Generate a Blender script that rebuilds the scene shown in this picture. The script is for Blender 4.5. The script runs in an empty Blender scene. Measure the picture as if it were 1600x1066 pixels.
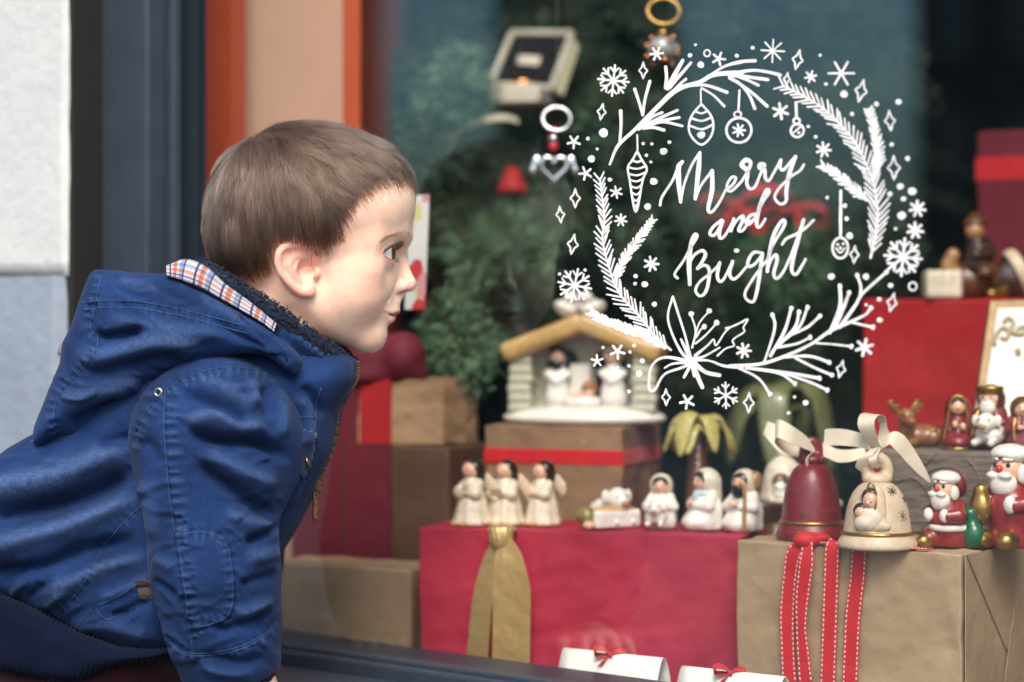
import bpy, math, random
import numpy as np
from mathutils import Vector, Matrix
R = math.radians
rng = np.random.default_rng(7)
random.seed(7)
SC = bpy.context.scene
COL = SC.collection

# ------------------------------------------------------------------ camera, sky, sun, exposure
FPX = 3400.0            # focal length in photograph pixels (1600 wide)
ZC = 0.88               # camera height above the pavement
HZ = 500.0              # photograph row of the horizon
cam_data = bpy.data.cameras.new('camera')
cam = bpy.data.objects.new('camera', cam_data)
COL.objects.link(cam)
SC.camera = cam
cam.location = (0, 0, ZC)
cam.rotation_euler = (R(90), 0, 0)
cam_data.sensor_width = 36.0
cam_data.lens = FPX / 1600 * 36
cam_data.shift_y = -(533.0 - HZ) / 1600
cam_data.clip_start = 0.05
cam_data.clip_end = 500
cam_data.dof.use_dof = True
cam_data.dof.focus_distance = 1.72
cam_data.dof.aperture_fstop = cam_data.lens / 1000 / 0.0255

SUN_EL, SUN_AZ = 50.0, 181.0       # azimuth measured from +Y clockwise (east = +X): the light comes from behind-left of the camera
world = bpy.data.worlds.new('World')
SC.world = world
world.use_nodes = True
wn = world.node_tree
wn.nodes.clear()
w_out = wn.nodes.new('ShaderNodeOutputWorld')
w_bg = wn.nodes.new('ShaderNodeBackground')
w_sky = wn.nodes.new('ShaderNodeTexSky')
w_sky.sky_type = 'NISHITA'
w_sky.sun_disc = False
w_sky.sun_elevation = R(SUN_EL)
w_sky.sun_rotation = R(SUN_AZ)
w_sky.air_density = 1.0
w_sky.dust_density = 4.0
w_sky.ozone_density = 1.0
w_bg.inputs['Strength'].default_value = 0.11
wn.links.new(w_sky.outputs[0], w_bg.inputs[0])
wn.links.new(w_bg.outputs[0], w_out.inputs[0])
sun_data = bpy.data.lights.new('sun', 'SUN')
sun_data.energy = 1.5
sun_data.angle = R(26)
sun_data.color = (1.0, 0.93, 0.83)
sun = bpy.data.objects.new('sun', sun_data)
COL.objects.link(sun)
sdir = Vector((math.sin(R(SUN_AZ)) * math.cos(R(SUN_EL)), math.cos(R(SUN_AZ)) * math.cos(R(SUN_EL)), math.sin(R(SUN_EL))))
sun.rotation_euler = sdir.to_track_quat('Z', 'Y').to_euler()
sun.location = sdir * 20
SC.view_settings.view_transform = 'Standard'
SC.view_settings.look = 'None'
SC.view_settings.exposure = 1.25
SC.view_settings.gamma = 1.0
SC.view_settings.use_curve_mapping = False
SC.render.engine = 'CYCLES'
SC.cycles.use_denoising = True
SC.cycles.max_bounces = 10
SC.cycles.transparent_max_bounces = 24

# ------------------------------------------------------------------ geometry helpers
def W(px, py, Y):
    """the point that stands Y metres in front of the camera at this place of the photograph"""
    return np.array(((px - 800.0) / FPX * Y, Y, ZC - (py - HZ) / FPX * Y))

def PX(n, Y):
    return n * Y / FPX

TH = R(41)                                        # the shop front runs away to the left
GU = np.array((math.cos(TH), -math.sin(TH), 0))   # along the glass, to the right
GN = np.array((math.sin(TH), math.cos(TH), 0))    # into the shop
G0 = np.array((-0.048, 1.849, 0.0))               # a point of the outer glass face (z = 0)

def on_glass(px, py, off=0.0):
    """meet the camera ray of this place with the glass plane"""
    d = np.array(((px - 800) / FPX, 1.0, -(py - HZ) / FPX))
    t = (np.dot(GN, G0) + off) / np.dot(GN, d)
    p = d * t
    p[2] += ZC
    return p

def fr(s, n, z):
    """shop-front frame: s along the glass, n into the shop, z up"""
    p = G0 + GU * s + GN * n
    return np.array((p[0], p[1], z))

def link(o, parent=None):
    COL.objects.link(o)
    if parent is not None:
        o.parent = parent
    return o

def obj(name, verts, faces, m, parent=None, smooth=True, kind=None):
    me = bpy.data.meshes.new(name)
    me.from_pydata([tuple(map(float, v)) for v in verts], [], [tuple(f) for f in faces])
    me.update()
    if smooth:
        me.polygons.foreach_set('use_smooth', np.ones(len(me.polygons), dtype=bool))
    if m is not None:
        me.materials.append(m)
    o = bpy.data.objects.new(name, me)
    link(o, parent)
    if kind:
        o['kind'] = kind
    return o

def npobj(name, V, F, m, parent=None, smooth=True):
    """fast mesh from numpy arrays; F is (n,4) or (n,3)"""
    me = bpy.data.meshes.new(name)
    V = np.asarray(V, dtype=np.float32); F = np.asarray(F, dtype=np.int32)
    n, k = F.shape
    me.vertices.add(len(V)); me.vertices.foreach_set('co', V.ravel())
    me.loops.add(n * k); me.loops.foreach_set('vertex_index', F.ravel())
    me.polygons.add(n)
    me.polygons.foreach_set('loop_start', np.arange(0, n * k, k, dtype=np.int32))
    me.polygons.foreach_set('use_smooth', np.full(n, bool(smooth)))
    me.update(calc_edges=True)
    me.validate()
    if m is not None:
        me.materials.append(m)
    o = bpy.data.objects.new(name, me)
    link(o, parent)
    return o

def set_attr(o, name, data):
    a = o.data.attributes.new(name, 'FLOAT', 'POINT')
    a.data.foreach_set('value', np.asarray(data, dtype=np.float32))

def thing(name, label, cat, group=None, loc=(0, 0, 0)):
    o = bpy.data.objects.new(name, None)
    o.empty_display_size = 0.02
    o.location = tuple(map(float, loc))
    link(o)
    tag(o, label, cat, group)
    return o

def tag(o, label, cat, group=None, kind=None):
    o['label'] = label
    o['category'] = cat
    if group:
        o['group'] = group
    if kind:
        o['kind'] = kind
    return o

def adopt(child, parent):
    """parent while keeping the world place (parents here are only translated / turned empties)"""
    child.parent = parent
    if parent.parent is None:
        child.matrix_parent_inverse = parent.matrix_basis.inverted()
    return child

# ------------------------------------------------------------------ signed distance modelling
def vlen(*c):
    s = 0
    for a in c:
        s = s + a * a
    return np.sqrt(s)

def ell(P, c, r, rot=None):
    X, Y, Z = P[0] - c[0], P[1] - c[1], P[2] - c[2]
    if rot is not None:
        M = np.array(rot)
        X, Y, Z = (M[0, 0] * X + M[1, 0] * Y + M[2, 0] * Z, M[0, 1] * X + M[1, 1] * Y + M[2, 1] * Z, M[0, 2] * X + M[1, 2] * Y + M[2, 2] * Z)
    k0 = vlen(X / r[0], Y / r[1], Z / r[2])
    k1 = vlen(X / r[0] ** 2, Y / r[1] ** 2, Z / r[2] ** 2)
    return k0 * (k0 - 1.0) / np.maximum(k1, 1e-6)

def sph(P, c, r):
    return vlen(P[0] - c[0], P[1] - c[1], P[2] - c[2]) - r

def cone(P, a, b, ra, rb):
    """capsule whose radius goes from ra to rb"""
    a = np.asarray(a, float); b = np.asarray(b, float)
    d = b - a
    L2 = max(float(np.dot(d, d)), 1e-12)
    X, Y, Z = P[0] - a[0], P[1] - a[1], P[2] - a[2]
    t = np.clip((X * d[0] + Y * d[1] + Z * d[2]) / L2, 0, 1)
    return vlen(X - t * d[0], Y - t * d[1], Z - t * d[2]) - (ra + (rb - ra) * t)

def chain(P, pts, rad, k=0.0):
    d = None
    for i in range(len(pts) - 1):
        e = cone(P, pts[i], pts[i + 1], rad[i], rad[i + 1])
        d = e if d is None else (np.minimum(d, e) if k <= 0 else smin(d, e, k))
    return d

def rbox(P, c, h, r, rot=None):
    X, Y, Z = P[0] - c[0], P[1] - c[1], P[2] - c[2]
    if rot is not None:
        M = np.array(rot)
        X, Y, Z = (M[0, 0] * X + M[1, 0] * Y + M[2, 0] * Z, M[0, 1] * X + M[1, 1] * Y + M[2, 1] * Z, M[0, 2] * X + M[1, 2] * Y + M[2, 2] * Z)
    qx, qy, qz = np.abs(X) - h[0] + r, np.abs(Y) - h[1] + r, np.abs(Z) - h[2] + r
    return vlen(np.maximum(qx, 0), np.maximum(qy, 0), np.maximum(qz, 0)) + np.minimum(np.maximum(qx, np.maximum(qy, qz)), 0) - r

def smin(a, b, k):
    h = np.maximum(k - np.abs(a - b), 0) / k
    return np.minimum(a, b) - h * h * k * 0.25

def smax(a, b, k):
    return -smin(-a, -b, k)

def poly2(px, py, pts):
    """signed distance to a closed polygon, negative inside"""
    pts = np.asarray(pts, float)
    n = len(pts)
    d = np.full(px.shape, 1e9)
    s = np.ones(px.shape)
    j = n - 1
    for i in range(n):
        ex, ey = pts[j] - pts[i]
        wx, wy = px - pts[i][0], py - pts[i][1]
        t = np.clip((wx * ex + wy * ey) / max(ex * ex + ey * ey, 1e-12), 0, 1)
        bx, by = wx - ex * t, wy - ey * t
        d = np.minimum(d, bx * bx + by * by)
        c1 = py >= pts[i][1]; c2 = py < pts[j][1]; c3 = ex * wy > ey * wx
        fl = (c1 & c2 & c3) | (~c1 & ~c2 & ~c3)
        s = np.where(fl, -s, s)
        j = i
    return s * np.sqrt(d)

def polyline_dist(px, py, pts):
    """distance to an open 2-D polyline, with the parameter 0..1 of the nearest point and the side"""
    pts = np.asarray(pts, float)
    seg = np.linalg.norm(np.diff(pts, axis=0), axis=1)
    cum = np.concatenate(([0], np.cumsum(seg))); tot = cum[-1]
    d = np.full(px.shape, 1e9); par = np.zeros(px.shape); side = np.zeros(px.shape)
    for i in range(len(pts) - 1):
        ex, ey = pts[i + 1] - pts[i]
        wx, wy = px - pts[i][0], py - pts[i][1]
        t = np.clip((wx * ex + wy * ey) / max(ex * ex + ey * ey, 1e-12), 0, 1)
        bx, by = wx - ex * t, wy - ey * t
        e = np.sqrt(bx * bx + by * by)
        m = e < d
        d = np.where(m, e, d); par = np.where(m, (cum[i] + t * seg[i]) / tot, par)
        side = np.where(m, np.sign(ex * wy - ey * wx), side)
    return d, par, side

def smooth_path(pts, n=8, closed=False):
    """Catmull-Rom through the points"""
    pts = [np.asarray(p, float) for p in pts]
    if len(pts) < 3 and not closed:
        return np.array([pts[0] + (pts[-1] - pts[0]) * t for t in np.linspace(0, 1, n + 1)])
    out = []
    m = len(pts)
    rngi = range(m) if closed else range(m - 1)
    for i in rngi:
        p1, p2 = pts[i], pts[(i + 1) % m]
        p0 = pts[(i - 1) % m] if (closed or i > 0) else 2 * p1 - p2
        p3 = pts[(i + 2) % m] if (closed or i < m - 2) else 2 * p2 - p1
        for q in range(n):
            t = q / n
            out.append(0.5 * ((2 * p1) + (-p0 + p2) * t + (2 * p0 - 5 * p1 + 4 * p2 - p3) * t * t + (-p0 + 3 * p1 - 3 * p2 + p3) * t ** 3))
    if not closed:
        out.append(pts[-1])
    return np.array(out)

def nets(fn, lo, hi, h, axes=None):
    """surface nets of the zero level of fn over a box (or over given rectilinear axes)"""
    if axes is None:
        axes = [np.arange(lo[i], hi[i] + h, h) for i in range(3)]
    xs, ys, zs = axes
    G = np.meshgrid(xs, ys, zs, indexing='ij')
    F = fn([g.astype(np.float32) for g in G]).astype(np.float32)
    S = F < 0
    nx, ny, nz = F.shape
    cnt = np.zeros((nx - 1, ny - 1, nz - 1), np.int8)
    for a in (0, 1):
        for b in (0, 1):
            for c in (0, 1):
                cnt += S[a:nx - 1 + a, b:ny - 1 + b, c:nz - 1 + c]
    act = (cnt > 0) & (cnt < 8)
    I, J, K = np.nonzero(act)
    idx = np.full(act.shape, -1, np.int32)
    idx[I, J, K] = np.arange(len(I))
    acc = np.zeros((len(I), 3)); num = np.zeros(len(I))
    cx = [xs, ys, zs]
    for ax in range(3):
        o1, o2 = [(1, 2), (0, 2), (0, 1)][ax]
        for a in (0, 1):
            for b in (0, 1):
                s0 = [0, 0, 0]; s0[o1] = a; s0[o2] = b
                s1 = list(s0); s1[ax] = 1
                A = (I + s0[0], J + s0[1], K + s0[2]); B = (I + s1[0], J + s1[1], K + s1[2])
                fa, fb = F[A], F[B]
                m = (fa < 0) != (fb < 0)
                t = np.where(m, fa / np.where(m, fa - fb, 1), 0)
                for q in range(3):
                    pa, pb = cx[q][A[q]], cx[q][B[q]]
                    acc[:, q] += np.where(m, pa + (pb - pa) * t, 0)
                num += m
    V = acc / num[:, None]
    quads = []
    for ax in range(3):
        sl0 = [slice(None)] * 3; sl1 = [slice(None)] * 3
        sl0[ax] = slice(0, -1); sl1[ax] = slice(1, None)
        a0, a1 = S[tuple(sl0)], S[tuple(sl1)]
        o1, o2 = [(1, 2), (2, 0), (0, 1)][ax]
        ch = np.nonzero(a0 != a1)
        ok = (ch[o1] > 0) & (ch[o2] > 0) & (ch[o1] < F.shape[o1] - 1) & (ch[o2] < F.shape[o2] - 1)
        ch = [c[ok] for c in ch]
        flip = a0[tuple(ch)]
        q = []
        for (d1, d2) in ((1, 1), (0, 1), (0, 0), (1, 0)):
            c = list(ch); c[o1] = c[o1] - d1; c[o2] = c[o2] - d2
            q.append(idx[c[0], c[1], c[2]])
        q = np.stack(q, 1)
        q[~flip] = q[~flip][:, ::-1]
        quads.append(q)
    Q = np.concatenate(quads)
    Q = Q[(Q >= 0).all(1)]
    return V, Q

def sdf_obj(name, fn, lo, hi, h, m, parent=None):
    V, Q = nets(fn, lo, hi, h)
    return npobj(name, V, Q, m, parent)

def grad(fn, P, e=2e-4):
    P = [np.asarray(p) for p in P]
    g = []
    for i in range(3):
        a = list(P); b = list(P)
        a[i] = P[i] + e; b[i] = P[i] - e
        g.append((fn(a) - fn(b)) / (2 * e))
    L = np.maximum(vlen(*g), 1e-9)
    return np.stack([q / L for q in g], 1)

def noise3(P, scale, seed=0, octaves=3):
    """cheap smooth value noise in numpy"""
    out = np.zeros(len(P)); amp = 1.0; tot = 0
    for o in range(octaves):
        q = P * scale * (2 ** o) + seed * 17.3 + o * 5.1
        i = np.floor(q).astype(np.int64); f = q - i
        f = f * f * (3 - 2 * f)
        r = np.zeros(len(P))
        for a in (0, 1):
            for b in (0, 1):
                for c in (0, 1):
                    hsh = ((i[:, 0] + a) * 73856093) ^ ((i[:, 1] + b) * 19349663) ^ ((i[:, 2] + c) * 83492791)
                    hsh = (hsh ^ (hsh >> 13)) * 1274126177
                    v = ((hsh & 0xffff) / 65535.0) * 2 - 1
                    r += v * (f[:, 0] if a else 1 - f[:, 0]) * (f[:, 1] if b else 1 - f[:, 1]) * (f[:, 2] if c else 1 - f[:, 2])
        out += amp * r; tot += amp; amp *= 0.5
    return out / tot

def vnormals(V, Q):
    n = np.zeros_like(V)
    if Q.shape[1] == 4:
        fn = np.cross(V[Q[:, 2]] - V[Q[:, 0]], V[Q[:, 3]] - V[Q[:, 1]])
    else:
        fn = np.cross(V[Q[:, 1]] - V[Q[:, 0]], V[Q[:, 2]] - V[Q[:, 0]])
    for i in range(Q.shape[1]):
        np.add.at(n, Q[:, i], fn)
    return n / np.maximum(np.linalg.norm(n, axis=1), 1e-12)[:, None]

# plain shapes -------------------------------------------------------
def box_vf(c, h, rot=None):
    v = []
    for sx in (-1, 1):
        for sy in (-1, 1):
            for sz in (-1, 1):
                p = np.array((sx * h[0], sy * h[1], sz * h[2]))
                if rot is not None:
                    p = np.asarray(rot) @ p
                v.append(np.asarray(c) + p)
    f = [(0, 1, 3, 2), (4, 6, 7, 5), (0, 4, 5, 1), (2, 3, 7, 6), (0, 2, 6, 4), (1, 5, 7, 3)]
    return v, f

def bevel(o, w, seg=2):
    b = o.modifiers.new('bevel', 'BEVEL')
    b.width = w; b.segments = seg; b.limit_method = 'ANGLE'
    return o

def box(name, c, h, m, parent=None, rot=None, bev=0.0):
    v, f = box_vf(c, h, rot)
    o = obj(name, v, f, m, parent, smooth=False)
    if bev > 0:
        bevel(o, bev)
    return o

def rotz(a):
    c, s = math.cos(a), math.sin(a)
    return np.array(((c, -s, 0), (s, c, 0), (0, 0, 1)))

def rotx(a):
    c, s = math.cos(a), math.sin(a)
    return np.array(((1, 0, 0), (0, c, -s), (0, s, c)))

def roty(a):
    c, s = math.cos(a), math.sin(a)
    return np.array(((c, 0, s), (0, 1, 0), (-s, 0, c)))

RG = np.array((GU, GN, (0, 0, 1))).T       # shop-front axes as columns

def tube_vf(pts, rad, n=8, caps=True):
    pts = np.asarray(pts, float)
    m = len(pts)
    rad = np.full(m, rad) if np.isscalar(rad) else np.asarray(rad)
    T = np.gradient(pts, axis=0); T /= np.maximum(np.linalg.norm(T, axis=1), 1e-12)[:, None]
    ref = np.array((0, 0, 1.0)) if abs(T[0][2]) < 0.9 else np.array((1.0, 0, 0))
    V, F = [], []
    u = np.cross(T[0], ref); u /= np.linalg.norm(u)
    for i in range(m):
        u = u - T[i] * np.dot(u, T[i]); u /= max(np.linalg.norm(u), 1e-12)
        w = np.cross(T[i], u)
        for k in range(n):
            a = 2 * math.pi * k / n
            V.append(pts[i] + rad[i] * (math.cos(a) * u + math.sin(a) * w))
    for i in range(m - 1):
        for k in range(n):
            F.append((i * n + k, i * n + (k + 1) % n, (i + 1) * n + (k + 1) % n, (i + 1) * n + k))
    if caps:
        F.append(tuple(range(n - 1, -1, -1))); F.append(tuple((m - 1) * n + k for k in range(n)))
    return V, F

def tube(name, pts, rad, m, parent=None, n=8):
    v, f = tube_vf(pts, rad, n)
    return obj(name, v, f, m, parent)

def ribbon_vf(pts, side, w, t):
    """flat band of width w (scalar or list) and thickness t along pts; side = unit vectors across"""
    pts = np.asarray(pts, float); m = len(pts)
    side = np.asarray(side, float)
    if side.ndim == 1:
        side = np.tile(side, (m, 1))
    w = np.full(m, w) if np.isscalar(w) else np.asarray(w)
    T = np.gradient(pts, axis=0)
    N = np.cross(T, side); N /= np.maximum(np.linalg.norm(N, axis=1), 1e-12)[:, None]
    V, F = [], []
    for i in range(m):
        for (a, b) in ((-1, -1), (1, -1), (1, 1), (-1, 1)):
            V.append(pts[i] + side[i] * w[i] / 2 * a + N[i] * t / 2 * b)
    for i in range(m - 1):
        for k in range(4):
            F.append((i * 4 + k, i * 4 + (k + 1) % 4, (i + 1) * 4 + (k + 1) % 4, (i + 1) * 4 + k))
    F.append((3, 2, 1, 0)); F.append(tuple((m - 1) * 4 + k for k in range(4)))
    return V, F

def ribbon(name, pts, side, w, t, m, parent=None):
    v, f = ribbon_vf(pts, side, w, t)
    o = obj(name, v, f, m, parent, smooth=True)
    o.data.set_sharp_from_angle(angle=R(40))
    return o

def lathe_vf(prof, c, n=32, rot=None):
    V, F = [], []
    for (r, z) in prof:
        for k in range(n):
            a = 2 * math.pi * k / n
            p = np.array((r * math.cos(a), r * math.sin(a), z))
            if rot is not None:
                p = np.asarray(rot) @ p
            V.append(np.asarray(c) + p)
    m = len(prof)
    for i in range(m - 1):
        for k in range(n):
            F.append((i * n + k, i * n + (k + 1) % n, (i + 1) * n + (k + 1) % n, (i + 1) * n + k))
    F.append(tuple(range(n - 1, -1, -1))); F.append(tuple((m - 1) * n + k for k in range(n)))
    return V, F

def lathe(name, prof, c, m, parent=None, n=32, rot=None):
    v, f = lathe_vf(prof, c, n, rot)
    return obj(name, v, f, m, parent)

def join_vf(lst):
    V, F = [], []
    for v, f in lst:
        b = len(V)
        V += list(v); F += [tuple(i + b for i in q) for q in f]
    return V, F

# ------------------------------------------------------------------ materials
MATS = {}
def srgb(h):
    h = h.lstrip('#')
    c = [int(h[i:i + 2], 16) / 255 for i in (0, 2, 4)]
    return tuple(x / 12.92 if x <= 0.04045 else ((x + 0.055) / 1.055) ** 2.4 for x in c)

def mat(name, color, rough=0.6, metal=0.0, var=0.0, vscale=40.0, bump=0.0, bscale=200.0, coat=0.0, spec=0.5, sheen=0.0, sss=0.0, dark=None, bdetail=4.0, stretch=None, trans=0.0):
    """principled material with procedural colour variation and fine relief in object space"""
    if name in MATS:
        return MATS[name]
    m = bpy.data.materials.new(name); m.use_nodes = True
    nt = m.node_tree; N = nt.nodes; L = nt.links
    b = N['Principled BSDF']
    b.inputs['Roughness'].default_value = rough
    b.inputs['Metallic'].default_value = metal
    b.inputs['Specular IOR Level'].default_value = spec
    b.inputs['Coat Weight'].default_value = coat
    b.inputs['Coat Roughness'].default_value = 0.12
    if sheen:
        b.inputs['Sheen Weight'].default_value = sheen
        b.inputs['Sheen Roughness'].default_value = 0.4
    if sss:
        b.inputs['Subsurface Weight'].default_value = sss
        b.inputs['Subsurface Radius'].default_value = (1, 0.4, 0.25)
        b.inputs['Subsurface Scale'].default_value = 0.004
    if trans:
        b.inputs['Transmission Weight'].default_value = trans
    tc = N.new('ShaderNodeTexCoord')
    src = tc.outputs['Object']
    if stretch is not None:
        mp = N.new('ShaderNodeMapping'); mp.inputs['Scale'].default_value = stretch
        L.new(src, mp.inputs[0]); src = mp.outputs[0]
    c = tuple(color) + (1,)
    if var > 0 or dark is not None:
        nz = N.new('ShaderNodeTexNoise'); nz.inputs['Scale'].default_value = vscale; nz.inputs['Detail'].default_value = 6
        nz.inputs['Roughness'].default_value = 0.6
        L.new(src, nz.inputs['Vector'])
        rp = N.new('ShaderNodeValToRGB')
        d = dark if dark is not None else tuple(x * (1 - var) for x in color)
        rp.color_ramp.elements[0].color = tuple(d) + (1,); rp.color_ramp.elements[0].position = 0.3
        rp.color_ramp.elements[1].color = c; rp.color_ramp.elements[1].position = 0.62
        L.new(nz.outputs[0], rp.inputs[0]); L.new(rp.outputs[0], b.inputs['Base Color'])
    else:
        b.inputs['Base Color'].default_value = c
    if bump > 0:
        nb = N.new('ShaderNodeTexNoise'); nb.inputs['Scale'].default_value = bscale; nb.inputs['Detail'].default_value = bdetail
        L.new(src, nb.inputs['Vector'])
        bp = N.new('ShaderNodeBump'); bp.inputs['Strength'].default_value = 1.0; bp.inputs['Distance'].default_value = bump
        L.new(nb.outputs[0], bp.inputs['Height']); L.new(bp.outputs[0], b.inputs['Normal'])
    MATS[name] = m
    return m
# ------------------------------------------------------------------ the setting: shop front, street, display floor
def struct(o):
    o['kind'] = 'structure'
    return o
def fbox(name, s0, s1, n0, n1, z0, z1, m, parent=None, bev=0.0):
    """a box in shop-front axes"""
    c = fr((s0 + s1) / 2, (n0 + n1) / 2, (z0 + z1) / 2)
    return box(name, c, (abs(s1 - s0) / 2, abs(n1 - n0) / 2, abs(z1 - z0) / 2), m, parent, RG, bev)

def paving_material():
    return mat('paving_stone', (0.042, 0.042, 0.044), 0.85, var=0.35, vscale=3, bump=0.004, bscale=60)
g = fbox('pavement', -14, 14, -16, 6, -0.25, 0.0, paving_material())
struct(g)

# rendered outer wall: white above, blue-grey dado below
def wall_material(name, c0, c1):
    m = mat(name, c1, 0.9, dark=c0, vscale=7, bump=0.0015, bscale=70, bdetail=8)
    return m
M_WHITE = wall_material('white_render', (0.46, 0.50, 0.50), (0.55, 0.58, 0.57))
M_DADO = wall_material('blue_grey_render', (0.17, 0.21, 0.27), (0.235, 0.28, 0.345))
M_FRAME = mat('anthracite_frame', (0.030, 0.042, 0.062), 0.42, var=0.18, vscale=30, bump=0.0002, bscale=300, spec=0.5)
M_FRAME2 = mat('anthracite_frame_inner', (0.012, 0.017, 0.022), 0.5, var=0.2, vscale=30)
M_BLACK = mat('black_edge_strip', (0.006, 0.005, 0.005), 0.8, var=0.5, vscale=60)
Z_SILL = 0.587
# where the left jamb stands (shop-front s)
def s_at(px, off=0.0):
    p = on_glass(px, 600, off)
    return float(np.dot(p - G0, GU))
sW, sJ0, sJ1, sJ2, sJ3 = s_at(104, -0.10), s_at(140, -0.06), s_at(232, -0.06), s_at(270, -0.03), s_at(315, 0.012)
z_d = on_glass(60, 432, -0.10)[2]
wall = bpy.data.objects.new('wall', None); link(wall); struct(wall)
def rough_slab(name, s0, s1, n0, n1, z0, z1, m, seed):
    """the rendered face with an uneven surface and edge"""
    ns, nz = 90, 110
    V, F = [], []
    S_ = np.linspace(s0, s1, ns); Z_ = np.linspace(z0, z1, nz)
    pts = np.array([(s_, 0, z_) for s_ in S_ for z_ in Z_])
    nn = noise3(pts, 9, seed, 4) * 0.0018
    ne = noise3(pts * np.array((0, 0, 1)), 26, seed + 3, 3) * 0.004
    nb = noise3(pts * np.array((1, 0, 0)), 20, seed + 5, 3) * 0.006
    for k, (s_, _, z_) in enumerate(pts):
        i, j = divmod(k, nz)
        ss = s_ + (ne[k] if i == ns - 1 else 0)
        zz = z_ + (nb[k] if (j == 0 and z0 > 0.3) else 0)
        V.append(fr(ss, n0 + nn[k], zz))
    base_ = len(V)
    for i in range(ns - 1):
        for j in range(nz - 1):
            F.append((i * nz + j, i * nz + j + 1, (i + 1) * nz + j + 1, (i + 1) * nz + j))
    # return into the reveal
    for j in range(nz):
        k = (ns - 1) * nz + j
        V.append(V[k] + GN * (n1 - n0))
    for j in range(nz - 1):
        F.append(((ns - 1) * nz + j, (ns - 1) * nz + j + 1, base_ + j + 1, base_ + j))
    # lower edge
    b2 = len(V)
    for i in range(ns):
        V.append(V[i * nz] + GN * (n1 - n0))
    for i in range(ns - 1):
        F.append((i * nz, (i + 1) * nz, b2 + i + 1, b2 + i))
    o = obj(name, V, F, m, wall)
    return o
rough_slab('upper_render', sW - 0.9, sW, -0.10, 0.02, z_d, 2.6, M_WHITE, 2)
rough_slab('dado', sW - 0.9, sW - 0.004, -0.108, 0.02, 0.0, z_d, M_DADO, 7)
fbox('wall_core', sW - 8, sW - 0.02, -0.06, 0.012, 0.0, 2.6, M_WHITE, wall)
fbox('wall_far', sW - 8, sW - 0.9, -0.10, 0.0, 0.0, 2.6, M_WHITE, wall)
fbox('wall_above', sW - 8, 6.0, -0.12, 0.16, 2.6, 6.5, M_WHITE, wall)
fbox('wall_below', sW - 0.02, 6.0, -0.04, 0.16, 0.0, Z_SILL - 0.09, M_DADO, wall)
fbox('wall_right', 3.2, 6.0, -0.10, 0.16, Z_SILL - 0.09, 2.6, M_WHITE, wall)

win = thing('shop_window', 'large shop window in a dark anthracite metal frame', 'window', loc=fr(0.4, 0, 0))
def part(o, p=win):
    return adopt(o, p)
part(fbox('joint', sW - 0.02, sW + 0.006, -0.0965, 0.011, Z_SILL - 0.09, 2.6, M_BLACK))  # black strip covering the return of the wall
part(fbox('outer_jamb', sJ0, sJ1, -0.062, 0.010, Z_SILL - 0.09, 2.58, M_FRAME, bev=0.003))
part(fbox('jamb_step', sJ1, sJ2, -0.034, 0.010, Z_SILL - 0.085, 2.57, M_FRAME, bev=0.002))
part(fbox('jamb_bead', sJ1 + 0.0015, sJ1 + 0.012, -0.040, -0.03, Z_SILL - 0.085, 2.57, M_FRAME, bev=0.002))
part(fbox('inner_jamb', sJ2, sJ3, -0.012, 0.012, Z_SILL - 0.08, 2.56, M_FRAME2, bev=0.002))
part(fbox('bottom_rail', sJ3, 3.2, -0.012, 0.05, Z_SILL - 0.05, Z_SILL, M_FRAME, bev=0.002))
part(fbox('glazing_bead', sJ3, 3.2, -0.022, -0.012, Z_SILL - 0.045, Z_SILL - 0.004, M_FRAME, bev=0.003))
part(fbox('top_rail', sJ3, 3.2, -0.06, 0.05, 2.5, 2.6, M_FRAME, bev=0.002))
part(fbox('right_jamb', 3.1, 3.2, -0.06, 0.05, Z_SILL, 2.5, M_FRAME, bev=0.002))
ledge = fbox('window_ledge', sJ0, 3.2, -0.30, -0.022, Z_SILL - 0.07, Z_SILL - 0.016, M_FRAME, bev=0.006)
part(ledge)
# glass: clear with the reflection of a two-sided pane
def glass_material():
    m = bpy.data.materials.new('window_glass'); m.use_nodes = True
    nt = m.node_tree; N = nt.nodes; L = nt.links
    N.clear()
    out = N.new('ShaderNodeOutputMaterial')
    tr = N.new('ShaderNodeBsdfTransparent'); tr.inputs[0].default_value = (0.95, 0.965, 0.96, 1)
    gl = N.new('ShaderNodeBsdfGlossy'); gl.inputs['Roughness'].default_value = 0.0
    gl.inputs[0].default_value = (0.55, 0.88, 1, 1)
    lw = N.new('ShaderNodeLayerWeight'); lw.inputs['Blend'].default_value = 0.5
    pw = N.new('ShaderNodeMath'); pw.operation = 'POWER'; L.new(lw.outputs['Facing'], pw.inputs[0]); pw.inputs[1].default_value = 5.0
    ma = N.new('ShaderNodeMath'); ma.operation = 'MULTIPLY_ADD'; L.new(pw.outputs[0], ma.inputs[0]); ma.inputs[1].default_value = 0.92; ma.inputs[2].default_value = 0.115
    mx = N.new('ShaderNodeMixShader')
    L.new(ma.outputs[0], mx.inputs[0]); L.new(tr.outputs[0], mx.inputs[1]); L.new(gl.outputs[0], mx.inputs[2])
    L.new(mx.outputs[0], out.inputs[0])
    return m
V = [fr(sJ3 - 0.01, 0, Z_SILL - 0.01), fr(3.15, 0, Z_SILL - 0.01), fr(3.15, 0, 2.52), fr(sJ3 - 0.01, 0, 2.52)]
part(obj('glass_pane', V, [(0, 1, 2, 3)], glass_material(), smooth=False))

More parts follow.
